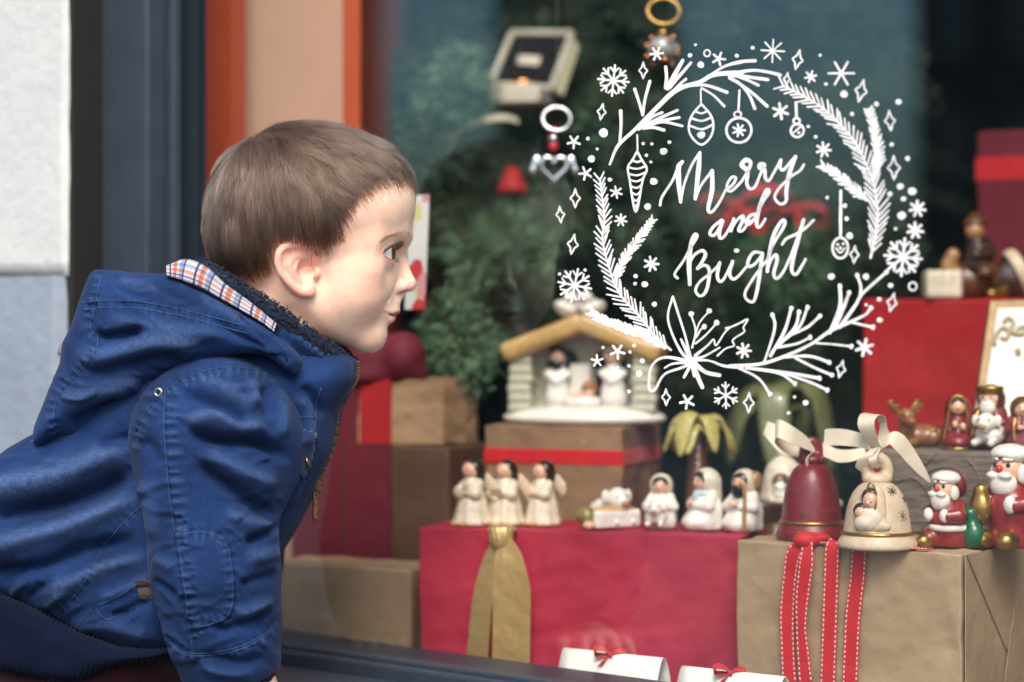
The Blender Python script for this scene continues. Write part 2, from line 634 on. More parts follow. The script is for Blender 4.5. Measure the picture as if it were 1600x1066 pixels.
# inside: display floor, dark room, orange reveal with a pale panel
Z_FLOOR = ZC - 0.335
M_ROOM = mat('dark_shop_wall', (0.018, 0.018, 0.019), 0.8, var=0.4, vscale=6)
M_DFLOOR = mat('display_floor', (0.16, 0.10, 0.06), 0.6, var=0.4, vscale=8)
struct(fbox('display_floor', -1.2, 3.2, 0.05, 2.6, Z_FLOOR - 0.5, Z_FLOOR, M_DFLOOR))
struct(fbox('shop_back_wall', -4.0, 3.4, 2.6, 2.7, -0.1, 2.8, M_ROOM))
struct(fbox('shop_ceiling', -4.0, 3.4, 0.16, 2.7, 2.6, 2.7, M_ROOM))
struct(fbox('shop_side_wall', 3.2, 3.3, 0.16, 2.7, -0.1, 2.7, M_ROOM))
# the left reveal wall, painted orange, seen at a slant
M_ORANGE = mat('orange_paint', (0.46, 0.062, 0.008), 0.6, var=0.12, vscale=10)
M_PEACH = mat('peach_paint', (0.74, 0.46, 0.34), 0.7, var=0.08, vscale=10)
q0 = on_glass(300, 100, 0.055); a0 = np.array((q0[0], q0[1]))
def ipt(px, Y):
    p = W(px, 100, Y); return np.array((p[0], p[1]))
rev = bpy.data.objects.new('side_wall', None); link(rev); struct(rev)
def vwall(name, a, b, z0, z1, m, t=0.03, parent=None):
    """vertical slab through plan points a, b, thickness away from the viewer"""
    a, b = np.asarray(a, float), np.asarray(b, float)
    d = b - a; L_ = np.linalg.norm(d); d /= L_
    nrm = np.array((-d[1], d[0]))
    if nrm[1] < 0: nrm = -nrm
    V = []
    for z in (z0, z1):
        for p in (a, b, b + nrm * t, a + nrm * t):
            V.append((p[0], p[1], z))
    return obj(name, V, [(3, 2, 1, 0), (4, 5, 6, 7), (0, 1, 5, 4), (1, 2, 6, 5), (2, 3, 7, 6), (3, 0, 4, 7)], m, parent, smooth=False)
vwall('orange_pier', ipt(285, 2.17), ipt(384, 2.20), 0.0, 2.6, M_ORANGE, parent=rev)
vwall('peach_panel', ipt(380, 2.235), ipt(536, 2.33), 0.0, 2.6, M_PEACH, parent=rev)
vwall('orange_return', ipt(534, 2.335), ipt(598, 2.61), 0.0, 2.6, M_ORANGE, -0.02, parent=rev)
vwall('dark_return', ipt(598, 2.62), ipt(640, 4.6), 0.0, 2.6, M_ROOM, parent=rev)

# across the street: what the glass mirrors ---------------------------------------
M_FAC = mat('dark_stone_facade', (0.055, 0.06, 0.065), 0.8, var=0.4, vscale=0.8)
M_FAC2 = mat('grey_facade', (0.10, 0.11, 0.12), 0.8, var=0.3, vscale=0.8)
M_WGLASS = mat('far_window_glass', (0.03, 0.04, 0.05), 0.05, spec=1.0)
# ------------------------------------------------------------------ the boy at the window
S0 = 1.8 / FPX                     # metres per photograph pixel in the boy's middle plane (1.8 m away)
def toU(P):
    return [800 + P[0] / S0, HZ - (P[2] - ZC) / S0, (1.8 - P[1]) / S0]
def fromU(u, v, w=0.0):
    return np.array(((u - 800) * S0, 1.8 - w * S0, ZC - (v - HZ) * S0))
def LW(px, py, w):
    """seen at (px, py), w pixels nearer than the boy's middle plane"""
    return W(px, py, 1.8 - w * S0)
def project(V):
    return 800 + FPX * V[:, 0] / V[:, 1], HZ - FPX * (V[:, 2] - ZC) / V[:, 1]

person = thing('person', 'young boy in a navy hooded jacket leaning on the ledge, smiling at the display', 'person', loc=fromU(40, 2160, 0) * np.array((1, 1, 0)))

def skin_material():
    m = bpy.data.materials.new('skin'); m.use_nodes = True
    nt = m.node_tree; N = nt.nodes; L = nt.links
    b = N['Principled BSDF']
    b.inputs['Roughness'].default_value = 0.46
    b.inputs['Specular IOR Level'].default_value = 0.4
    b.inputs['Subsurface Weight'].default_value = 1.0
    b.inputs['Subsurface Radius'].default_value = (1.0, 0.35, 0.18)
    b.inputs['Subsurface Scale'].default_value = 0.0018
    def attr(n):
        a = N.new('ShaderNodeAttribute'); a.attribute_name = n; return a.outputs['Fac']
    def mixc(fac, a, c):
        x = N.new('ShaderNodeMix'); x.data_type = 'RGBA'
        L.new(fac, x.inputs[0])
        if isinstance(a, tuple): x.inputs[6].default_value = a + (1,)
        else: L.new(a, x.inputs[6])
        x.inputs[7].default_value = c + (1,)
        return x.outputs[2]
    tc = N.new('ShaderNodeTexCoord')
    nz = N.new('ShaderNodeTexNoise'); nz.inputs['Scale'].default_value = 85; nz.inputs['Detail'].default_value = 8; nz.inputs['Roughness'].default_value = 0.7
    L.new(tc.outputs['Object'], nz.inputs['Vector'])
    rp = N.new('ShaderNodeValToRGB')
    rp.color_ramp.elements[0].position = 0.35; rp.color_ramp.elements[0].color = (0.77, 0.52, 0.40, 1)
    rp.color_ramp.elements[1].position = 0.7; rp.color_ramp.elements[1].color = (0.85, 0.62, 0.50, 1)
    L.new(nz.outputs[0], rp.inputs[0])
    c = mixc(attr('blush'), rp.outputs[0], (0.76, 0.33, 0.27))
    c = mixc(attr('lip'), c, (0.50, 0.10, 0.09))
    c = mixc(attr('scalp'), c, (0.085, 0.05, 0.036))
    L.new(c, b.inputs['Base Color'])
    nb = N.new('ShaderNodeTexNoise'); nb.inputs['Scale'].default_value = 900; nb.inputs['Detail'].default_value = 3
    L.new(tc.outputs['Object'], nb.inputs['Vector'])
    bp = N.new('ShaderNodeBump'); bp.inputs['Distance'].default_value = 0.00022; bp.inputs['Strength'].default_value = 0.6
    L.new(nb.outputs[0], bp.inputs['Height']); L.new(bp.outputs[0], b.inputs['Normal'])
    return m
M_SKIN = skin_material()

EYE = (596.5, 398.5, 45.0)
ER = 23.0
def almond(U):
    """signed angle measure of the lid opening, negative inside"""
    du, dv, dw = U[0] - EYE[0], U[1] - EYE[1], U[2] - EYE[2]
    az = np.arctan2(dw, du) - R(14)
    el = np.arctan2(-dv, np.sqrt(du * du + dw * dw))
    q = np.clip(1 - (az / R(66)) ** 2, -1, 1)
    up = el - (R(-2) + R(30) * q)
    dn = (R(-2) - R(21) * q) - el
    return np.maximum(up, dn)

def skull(U):
    """hair-bearing skull, in pixels"""
    w = np.abs(U[2])
    U = [U[0], U[1], w]
    d = ell(U, (480, 322, 0), (142, 126, 122))
    d = smin(d, ell(U, (570, 318, 0), (73, 78, 96)), 60)
    d = smin(d, ell(U, (430, 302, 0), (70, 72, 96)), 40)
    d = smin(d, ell(U, (422, 372, 0), (94, 84, 88)), 46)
    return d

def head(U):
    w = np.abs(U[2])
    Us = [U[0], U[1], w]
    d = skull(U)
    d = smin(d, ell(Us, (549, 425, 0), (63, 95, 80)), 40)                       # middle face
    d = smin(d, ell(Us, (532, 477, 0), (58, 57, 69)), 34)                       # jaw mass
    d = smin(d, cone(Us, (470, 458, 60), (572, 524, 12), 25, 21), 32)           # jaw line
    d = smin(d, ell(Us, (579, 524, 0), (23, 24.5, 27)), 22)                     # chin
    d = smin(d, sph(Us, (558, 454, 46), 42), 28)                                # cheek
    d = smin(d, ell(Us, (593, 482, 0), (25, 27, 27)), 18)                       # muzzle
    d = smin(d, chain(Us, [(630, 372, 0), (620, 369, 30), (588, 374, 68)], [10.5, 11.5, 9]), 26)   # brow
    d = smin(d, ell(Us, (571, 386, 72), (22, 34, 14)), 24)                      # temple edge of the orbit
    d = smin(d, ell(Us, (566, 424, 66), (30, 20, 16)), 26)                      # cheek bone
    d = smin(d, ell(Us, (596, 440, 0), (23, 44, 35)), 18)                       # under the nose
    d = smin(d, ell(Us, (612.5, 472, 0), (13.5, 17, 17)), 9)                   # upper lip mass
    d = smin(d, ell(Us, (600, 428, 24), (17, 30, 21)), 18)
    # eye socket, then the lids as a shell round the eyeball
    d = smax(d, -ell(Us, (630, 398, 45), (18, 14, 19)), 16)
    e = sph(Us, EYE, ER + 3.4)
    d = smin(d, e, 9)
    # nose
    d = smin(d, chain(Us, [(623, 382, 0), (625, 402, 0), (631, 423, 0), (637.0, 441.5, 0)], [10, 8.5, 10, 12.2]), 11)
    d = smin(d, sph(Us, (638.6, 445.0, 3), 10.0), 7)
    d = smin(d, ell(Us, (624.5, 449, 12.5), (10.5, 8.8, 7.6)), 6.5)
    d = smin(d, ell(Us, (622, 462, 0), (10, 10, 6)), 9)                          # columella
    d = smax(d, -ell(Us, (631, 457.6, 9.5), (6.6, 3.9, 6.0)), 2.4)            # nostril
    gr = chain(Us, [(619, 440, 21.5), (614.5, 452, 24), (607, 466, 30), (597, 480, 36)], [0.9, 1.1, 0.8, 0.4])
    d = smax(d, -gr, 7)                                                          # wing groove, cheek fold
    # mouth
    d = smin(d, chain(Us, [(617.6, 486.0, 0), (614.5, 485.5, 9), (602, 485.8, 25)], [7.2, 7.0, 4.6]), 6)
    d = smin(d, chain(Us, [(611, 499.5, 0), (608.5, 499, 9), (600, 490.8, 23)], [6.4, 6.2, 4.2]), 6)
    d = smax(d, -chain(Us, [(622, 494.0, 0), (614.5, 493.3, 12), (602, 488.0, 28), (593.5, 483.0, 34), (587, 476.5, 39)], [1.4, 1.5, 2.0, 2.2, 1.2]), 3.2)
    d = smax(d, -ell(Us, (617, 513, 0), (8.5, 6, 20)), 9)                         # under the lower lip
    d = smax(d, -ell(Us, (634, 473, 0), (9.0, 9, 4)), 5)                         # philtrum
    # lid opening
    r = vlen(Us[0] - EYE[0], Us[1] - EYE[1], Us[2] - EYE[2])
    cut = np.maximum(np.maximum(almond(Us) * ER, r - (ER + 9)), -(Us[0] - EYE[0]) - 3)
    d = smax(d, -cut, 1.6)
    # fold above the upper lid
    ups = [(608, 388.5, 72), (621, 386.0, 56), (625.0, 387.5, 42), (622, 392, 30)]
    d = smax(d, -chain(Us, ups, [0.7, 0.9, 0.9, 0.7]), 3.5)
    # ear (its seen place moved to its own depth)
    Uh = Us
    Us = [Us[0] - 10.5, Us[1] + 2.0, Us[2]]
    hx = [(489, 414, 84), (487, 401, 90), (477, 390.5, 97), (462, 387.5, 101), (446, 391, 105), (436.5, 402, 107), (435, 416, 107), (440, 431, 105), (449, 443, 101), (459, 453, 96), (470, 460, 91), (481, 460.5, 86)]
    hr = [4.2, 5.0, 5.6, 5.8, 5.8, 5.8, 5.6, 5.4, 5.6, 6.4, 7.6, 7.8]
    ear = chain(Us, hx, hr)
    rot = np.array(roty(R(0)))
    n = np.array((0.40, 0.12, 0.91)); n /= np.linalg.norm(n)
    pd = (Us[0] - 464) * n[0] + (Us[1] - 424) * n[1] + (Us[2] - 90) * n[2]
    k = vlen((Us[0] - 464) / 30, (Us[1] - 424) / 37) - 1
    plate = smax(np.abs(pd) - 3.4, k * 26, 4)
    ear = smin(ear, plate, 4)
    ear = smin(ear, chain(Us, [(474, 402, 92), (458, 407, 97), (451, 419, 99.5), (455, 433, 97), (466, 444, 91)], [3.4, 4.4, 4.6, 4.6, 4.4]), 6)
    ear = smin(ear, ell(Us, (478, 454, 87), (13, 11, 6.5)), 6)
    ear = smin(ear, ell(Us, (491, 432, 83), (6.0, 8, 6)), 5)
    ear = smin(ear, cone(Us, (470, 428, 70), (468, 424, 88), 20, 14), 5)
    ear = smax(ear, -ell(Us, (476, 425.5, 95), (13, 16.5, 24)), 3.5)
    ear = smax(ear, -ell(Us, (482, 428, 82), (8, 8, 14)), 3)
    ear = smax(ear, -chain(Us, [(480, 399, 98), (463, 396, 105), (447, 401, 109), (443, 416, 110), (448, 430, 107)], [2.4, 2.8, 2.8, 2.6, 2.0]), 3)
    Us = Uh
    d = smin(d, ear, 5)
    # neck
    d = smin(d, chain(Us, [(452, 462, 0), (425, 540, 0), (385, 640, 0)], [60, 60, 70]), 26)
    return d

def head_world(P):
    return head(toU(P)) * S0

hv, hq = nets(head, (328, 188, -128), (660, 596, 128), 2.0)
HU = hv.copy()
HV = np.stack([(hv[:, 0] - 800) * S0, 1.8 - hv[:, 2] * S0, ZC - (hv[:, 1] - HZ) * S0], 1)
# the (u,v,w) frame mirrors the handedness once for v and once for w: the faces keep their turn
# hairline (side view) ---------------------------------------------------
HAIR = [(655, 316), (646, 300), (632, 297), (612, 300), (590, 307), (568, 320), (552, 340), (543, 362), (535, 384), (525, 408), (514, 431), (505, 424), (498, 405),
        (488, 391), (470, 382.5), (450, 384), (434, 391), (427, 405), (424, 424), (413, 434), (392, 440), (362, 434), (318, 408), (290, 395), (280, 250), (330, 160), (500, 130), (700, 200), (690, 310)]
def smoothstep(a, b, x):
    t = np.clip((x - a) / (b - a), 0, 1)
    return t * t * (3 - 2 * t)
aw = np.abs(HU[:, 2])
def seen(u, v, w):
    k = 1 / (1 - np.abs(w) / 3400)
    return 800 + (u - 800) * k, 500 + (v - 500) * k
hp = poly2(*seen(HU[:, 0], HU[:, 1], HU[:, 2]), HAIR)
ear_near = (aw > 80) & (HU[:, 0] > 437) & (HU[:, 0] < 511) & (HU[:, 1] > 380) & (HU[:, 1] < 472)
sd_sk = skull([HU[:, 0], HU[:, 1], HU[:, 2]])
scalp = smoothstep(2, -40, hp) * (np.abs(sd_sk) < 6) * (~ear_near)
def blob(c, r):
    return np.exp(-(((HU[:, 0] - c[0]) / r[0]) ** 2 + ((HU[:, 1] - c[1]) / r[1]) ** 2 + ((aw - c[2]) / r[2]) ** 2))
blush = 0.38 * blob((578, 450, 72), (30, 26, 42)) + 0.5 * blob((642, 446, 0), (12, 12, 16)) + 0.6 * ((aw > 84) & ear_near) + 0.15 * blob((590, 530, 0), (20, 20, 40))
blush = blush + 0.5 * blob((600, 399, 58), (20, 14, 30)) * (np.abs(sph([HU[:, 0], HU[:, 1], aw], EYE, ER + 3)) < 4)
lipu = np.minimum(chain([HU[:, 0], HU[:, 1], aw], [(620, 489.5, 0), (617, 488.5, 9), (601, 487, 26)], [6.0, 6.2, 2.8]),
                  chain([HU[:, 0], HU[:, 1], aw], [(612, 498.5, 0), (609.5, 498, 9), (600, 490.5, 23)], [6.0, 5.8, 3.0]))
lip = smoothstep(1.2, -1.2, lipu) * (HU[:, 0] > 596)
lip = np.maximum(lip, 0.9 * smoothstep(1.5, 0, chain([HU[:, 0], HU[:, 1], aw], [(633, 456.0, 9.0), (627, 456, 9)], [3.0, 3.0])))
# the rest of the body, under the clothes ---------------------------------
ARM = [LW(345, 660, 150), LW(332, 885, 200), LW(362, 1035, 190), LW(398, 1072, 180)]
ARMF = [p * np.array((1, 0, 1)) + np.array((-0.012 * i, 3.6 - p[1], -0.012 * i)) for i, p in enumerate(ARM)]
def core(P):
    d = chain(P, [fromU(430, 540), fromU(330, 680), fromU(220, 820), fromU(170, 930)], [0.045, 0.07, 0.065, 0.06])
    for A in (ARM, ARMF):
        d = smin(d, chain(P, [fromU(365, 640, 0)] + A, [0.05, 0.04, 0.03, 0.022, 0.019]), 0.02)
    return d
cv, cq = nets(core, (-0.42, 1.55, 0.52), (-0.14, 2.06, 0.93), 0.008)
# hands resting on the ledge
HB = W(404, 1080, 1.70); HB[2] = 0.574
def hand(sgn):
    def f(P):
        Yc = HB[1] if sgn > 0 else 3.6 - HB[1]
        P = [P[0] - HB[0] + (0.085 if sgn < 0 else 0.014), (P[1] - Yc) * sgn, P[2] - HB[2]]
        d = cone(P, (-0.012, 0.006, 0.018), (0.008, 0.004, 0.013), 0.018, 0.016)
        d = smin(d, ell(P, (0.026, 0.003, 0.010), (0.027, 0.025, 0.0105)), 0.012)
        for k, (y, L) in enumerate(((-0.017, 0.026), (-0.006, 0.032), (0.006, 0.030), (0.017, 0.023))):
            b = (0.042, y, 0.011); mm = (0.042 + L * 0.5, y * 1.15, 0.012); e = (0.042 + L, y * 1.25, 0.004)
            d = smin(d, chain(P, [b, mm, e], [0.0068, 0.0062, 0.0054]), 0.003)
        d = smin(d, chain(P, [(0.008, 0.020, 0.010), (0.024, 0.034, 0.008), (0.042, 0.037, 0.005)], [0.0085, 0.0075, 0.0062]), 0.005)
        return d
    return f
blocks = [(HV, hq), (cv, cq)]
for sgn in (1, -1):
    yc = HB[1] if sgn > 0 else 3.6 - HB[1]
    blocks.append(nets(hand(sgn), (HB[0] - 0.13, yc - 0.05, HB[2] - 0.02), (HB[0] + 0.085, yc + 0.05, HB[2] + 0.045), 0.0016))
BV, BQ, base = [], [], 0
for v_, q_ in blocks:
    BV.append(v_); BQ.append(q_ + base); base += len(v_)
BV = np.concatenate(BV); BQ = np.concatenate(BQ)
body = npobj('body', BV, BQ, M_SKIN)
pad = np.zeros(len(BV) - len(HV))
set_attr(body, 'scalp', np.concatenate((scalp, pad)))
set_attr(body, 'blush', np.concatenate((np.clip(blush, 0, 1), pad + 0.25)))
set_attr(body, 'lip', np.concatenate((lip, pad)))
adopt(body, person)

# eyes
M_EYE = bpy.data.materials.new('eyeball'); M_EYE.use_nodes = True
def eye_material(m):
    nt = m.node_tree; N = nt.nodes; L = nt.links
    b = N['Principled BSDF']
    b.inputs['Roughness'].default_value = 0.05
    b.inputs['Coat Weight'].default_value = 0.6
    a = N.new('ShaderNodeAttribute'); a.attribute_name = 'axis'
    rp = N.new('ShaderNodeValToRGB'); rp.color_ramp.interpolation = 'LINEAR'
    e = rp.color_ramp.elements
    e[0].position = 0.0; e[0].color = (0.004, 0.004, 0.004, 1)
    e[1].position = 1.0; e[1].color = (0.78, 0.74, 0.72, 1)
    for p, c in ((0.17, (0.005, 0.005, 0.006)), (0.2, (0.06, 0.035, 0.018)), (0.42, (0.07, 0.036, 0.018)), (0.485, (0.02, 0.012, 0.01)), (0.53, (0.75, 0.73, 0.72))):
        q = e.new(p); q.color = c + (1,)
    L.new(a.outputs['Fac'], rp.inputs[0]); L.new(rp.outputs[0], b.inputs['Base Color'])
eye_material(M_EYE)
for sgn in (1, -1):
    c = fromU(EYE[0], EYE[1], EYE[2] * sgn)
    r = ER * S0
    ax = np.array((math.cos(R(6)), -sgn * math.sin(R(6)), 0.02)); ax /= np.linalg.norm(ax)
    V, F = [], []
    nseg, nr = 40, 36
    u1 = np.cross(ax, (0, 0, 1)); u1 /= np.linalg.norm(u1); u2 = np.cross(ax, u1)
    an = []
    for i in range(nr + 1):
        t = math.pi * i / nr
        bul = 1 + 0.07 * math.exp(-(t / 0.42) ** 2)
        for k in range(nseg):
            a = 2 * math.pi * k / nseg
            V.append(c + r * bul * (math.cos(t) * ax + math.sin(t) * (math.cos(a) * u1 + math.sin(a) * u2)))
            an.append(min(1.0, t / 1.05))
    for i in range(nr):
        for k in range(nseg):
            F.append((i * nseg + k, (i + 1) * nseg + k, (i + 1) * nseg + (k + 1) % nseg, i * nseg + (k + 1) % nseg))
    eo = obj('eye', V, F, M_EYE)
    set_attr(eo, 'axis', an)
    adopt(eo, person)

# hair ------------------------------------------------------------------
def hair_material(name, mel, red, rough=0.32):
    m = bpy.data.materials.new(name); m.use_nodes = True
    nt = m.node_tree; N = nt.nodes; L = nt.links
    for n in list(N):
        if n.type == 'BSDF_PRINCIPLED': N.remove(n)
    h = N.new('ShaderNodeBsdfHairPrincipled')
    h.parametrization = 'COLOR'
    hi = N.new('ShaderNodeAttribute'); hi.attribute_name = 'tone'; rp = N.new('ShaderNodeValToRGB')
    rp.color_ramp.elements[0].color = tuple(x * 0.4 for x in mel) + (1,); rp.color_ramp.elements[1].color = tuple(x * 2.1 for x in mel) + (1,)
    L.new(hi.outputs['Fac'], rp.inputs[0]); L.new(rp.outputs[0], h.inputs['Color'])
    h.inputs['Roughness'].default_value = rough
    h.inputs['Radial Roughness'].default_value = 0.5
    h.inputs['Random Roughness'].default_value = 0.3
    h.inputs['Coat'].default_value = 0.1
    L.new(h.outputs[0], N['Material Output'].inputs[0])
    return m
M_HAIR = hair_material('brown_hair', (0.060, 0.038, 0.026), 0, 0.3)
M_BROW = hair_material('brow_hair', (0.15, 0.092, 0.06), 0)
M_LASH = hair_material('lash_hair', (0.012, 0.009, 0.008), 0)

def curves_obj(name, P, rad, m, parent, tone=None):
    """P: (n, k, 3) strand points, rad: (n, k)"""
    n, k, _ = P.shape
    cu = bpy.data.hair_curves.new(name)
    cu.add_curves([k] * n)
    cu.position_data.foreach_set('vector', P.reshape(-1).astype(np.float32))
    a = cu.attributes.get('radius') or cu.attributes.new('radius', 'FLOAT', 'POINT')
    a.data.foreach_set('value', rad.reshape(-1).astype(np.float32))
    ta_ = cu.attributes.new('tone', 'FLOAT', 'CURVE')
    ta_.data.foreach_set('value', (np.full(n, 0.5) if tone is None else tone).astype(np.float32))
    cu.materials.append(m)
    o = bpy.data.objects.new(name, cu)
    link(o)
    adopt(o, parent)
    return o

# roots: random points of the hair-bearing skin
tri = np.concatenate((hq[:, [0, 1, 2]], hq[:, [0, 2, 3]]))
tm = scalp[tri].min(1) > 0.05
tri = tri[tm]
ta = np.linalg.norm(np.cross(HU[tri[:, 1]] - HU[tri[:, 0]], HU[tri[:, 2]] - HU[tri[:, 0]]), axis=1)
NS = 34000
ta = ta * (0.12 + 0.88 * smoothstep(0.0, -34, hp[tri].mean(1)))
pick = rng.choice(len(tri), NS, p=ta / ta.sum())
r1, r2 = rng.random(NS), rng.random(NS)
f = r1 + r2 > 1; r1[f] = 1 - r1[f]; r2[f] = 1 - r2[f]
T0, T1, T2 = HU[tri[pick, 0]], HU[tri[pick, 1]], HU[tri[pick, 2]]
root = T0 + (T1 - T0) * r1[:, None] + (T2 - T0) * r2[:, None]
NP = 9
WH = np.array((394.0, 204.0, 12.0))
def skn(p):
    return grad(skull, [p[:, 0], p[:, 1], p[:, 2]], e=0.6)
strand = np.zeros((NS, NP, 3)); strand[:, 0] = root
clump = noise3(root, 0.055, 3, 2)[:, None]
NCL = 850
CI = rng.choice(NS, NCL, replace=False)
from mathutils.kdtree import KDTree
kdr = KDTree(NCL)
for i_, k_ in enumerate(CI):
    kdr.insert(Vector(root[k_]), i_)
kdr.balance()
lead = np.array([CI[kdr.find(Vector(p_))[1]] for p_ in root])
lock = noise3(root, 0.16, 5, 2)
length = rng.uniform(44, 86, NS) * (1 + 0.12 * lock)
topness = smoothstep(330, 215, root[:, 1])
front = smoothstep(470, 600, root[:, 0])
length *= (1 - 0.25 * front)
lockh = rng.uniform(-4.5, 5.5, NCL)
lid = {k_: i_ for i_, k_ in enumerate(CI)}
hmax = rng.uniform(3.0, 8.5, NS) + np.array([lockh[lid[k_]] for k_ in lead]) + 2.0 * lock + 3.0 * smoothstep(80, 0, np.linalg.norm(root - WH, axis=1))
hpr = poly2(*seen(root[:, 0], root[:, 1], root[:, 2]), HAIR)
hmax = hmax * np.clip(-hpr / 70, 0.22, 1)
fly = rng.random(NS) < 0.03
hmax = np.where(fly, hmax + rng.uniform(2, 9, NS), hmax)
length = np.where(fly, length * 1.15, length)
hmax = np.maximum(hmax, 1.5)
step = length / (NP - 1)
cur = root.copy()
alive = np.ones(NS, bool)
jit = rng.normal(0, 0.19, (NS, 3))
exitd = np.minimum(rng.normal(-5, 11, NS) - np.abs(rng.normal(0, 1, NS)) * 10 * smoothstep(530, 560, root[:, 0]) + 9 * rng.random(NS) * (root[:, 1] > 360) * (root[:, 0] > 470), 16)
for i in range(1, NP):
    nrm = skn(cur)
    rad_ = cur - WH
    rad_ /= np.maximum(np.linalg.norm(rad_, axis=1), 1e-6)[:, None]
    g = np.zeros_like(cur); g[:, 1] = 1.0; g[:, 0] = -0.10 + 0.42 * smoothstep(500, 560, cur[:, 0])
    wg = (0.15 + 1.3 * smoothstep(230, 360, cur[:, 1]))[:, None]
    dirv = rad_ + wg * g + jit + 0.5 * clump * np.cross(nrm, rad_) + rng.normal(0, 0.05, (NS, 3))
    dirv -= nrm * np.sum(dirv * nrm, axis=1)[:, None]
    dirv /= np.maximum(np.linalg.norm(dirv, axis=1), 1e-6)[:, None]
    nxt = cur + dirv * step[:, None]
    t = i / (NP - 1)
    want = hmax * (1 - (1 - t) ** 2)
    for _ in range(2):
        sdn = skull([nxt[:, 0], nxt[:, 1], nxt[:, 2]])
        nn = skn(nxt)
        nxt = nxt + nn * (want - sdn)[:, None] * 0.9
    out = poly2(*seen(nxt[:, 0], nxt[:, 1], nxt[:, 2]), HAIR) > exitd
    move = alive & ~out
    alive = move
    cur = np.where(move[:, None], nxt, cur + (nxt - cur) * 0.02)
    strand[:, i] = cur
# strands gather into locks towards their tips
cw = (np.linspace(0, 1, NP) ** 1.5)[None, :, None] * (rng.uniform(0.3, 0.95, NS) * np.clip(-hpr / 75, 0.08, 1))[:, None, None]
lk = strand[lead]
near = np.linalg.norm(root - root[lead], axis=1) < 22
strand = np.where(near[:, None, None], strand + (lk - strand) * cw, strand)
SP = np.stack([(strand[:, :, 0] - 800) * S0, 1.8 - strand[:, :, 2] * S0, ZC - (strand[:, :, 1] - HZ) * S0], 2)
taper = np.linspace(1, 0, NP) ** 0.6
hr_ = (rng.uniform(0.09, 0.17, NS)[:, None] * (0.12 + 0.88 * taper)[None, :]) * 1e-3
ltone = rng.normal(0.42, 0.22, NCL)
tone = np.clip(np.array([ltone[lid[k_]] for k_ in lead]) + rng.normal(0, 0.16, NS), 0, 1)
hair = curves_obj('hair', SP, hr_, M_HAIR, person, tone)

def tuft(name, roots, dirs, lens, rads, m, curl=None, npt=5):
    n = len(roots)
    P = np.zeros((n, npt, 3)); RD = np.zeros((n, npt))
    for i in range(npt):
        t = i / (npt - 1)
        P[:, i] = roots + dirs * (lens * t)[:, None]
        if curl is not None:
            P[:, i] += curl * (lens * t * t)[:, None]
        RD[:, i] = rads * (1 - 0.85 * t)
    PW = np.stack([(P[:, :, 0] - 800) * S0, 1.8 - P[:, :, 2] * S0, ZC - (P[:, :, 1] - HZ) * S0], 2)
    return curves_obj(name, PW, RD, m, person)

def face_project(p, off=0.0):
    for _ in range(4):
        sd = head([p[:, 0], p[:, 1], p[:, 2]])
        p = p - grad(head, [p[:, 0], p[:, 1], p[:, 2]], e=0.5) * (sd - off)[:, None] * 0.9
    return p

bpath = smooth_path([(637, 370.5, 16), (629, 364.5, 30), (616, 363, 48), (604, 367.5, 62), (592, 376, 76)], 30)
for sgn in (1, -1):
    n = 460
    t = rng.random(n) ** 0.85
    q = bpath[np.minimum((t * (len(bpath) - 1)).astype(int), len(bpath) - 1)]
    q = q + rng.normal(0, 1, (n, 3)) * np.array((0.6, 2.3, 0.6)) * (1.1 - 0.75 * t)[:, None]
    q = face_project(q, 0.2)
    tang = np.gradient(bpath, axis=0)[np.minimum((t * (len(bpath) - 1)).astype(int), len(bpath) - 1)]
    tang /= np.linalg.norm(tang, axis=1)[:, None]
    d = tang + np.array((0.1, -0.35, 0.2)) * (1 - t)[:, None] + rng.normal(0, 0.12, (n, 3))
    d /= np.linalg.norm(d, axis=1)[:, None]
    q[:, 2] *= sgn; d[:, 2] *= sgn
    tuft('eyebrow', q, d, rng.uniform(6, 11, n), np.full(n, 0.075e-3), M_BROW, curl=np.array((0, 0.12, 0)) * np.ones((n, 3)))
    # lashes along the lid edges
    for (up, n, l0, l1) in ((1, 230, 8, 15), (-1, 80, 4, 7)):
        az = rng.uniform(-0.72, 0.93, n)
        qq = 1 - az ** 2
        el = (R(-2) + R(30) * qq) if up > 0 else (R(-2) - R(21) * qq)
        a = az * R(66) + R(14)
        rr = ER + 3.2
        p = np.stack([EYE[0] + rr * np.cos(el) * np.cos(a), EYE[1] - rr * np.sin(el), EYE[2] + rr * np.cos(el) * np.sin(a)], 1)
        d = np.stack([np.cos(a) * 1.0, np.full(n, -0.16 * up + 0.12 * (up > 0)), np.sin(a)], 1) + rng.normal(0, 0.08, (n, 3))
        p[:, 2] *= sgn; d[:, 2] *= sgn
        tuft('eyelashes', p, d, rng.uniform(l0, l1, n), np.full(n, 0.24e-3 if up > 0 else 0.12e-3), M_LASH, curl=np.array((0, -0.5 if up > 0 else 0.35, 0)) * np.ones((n, 3)))
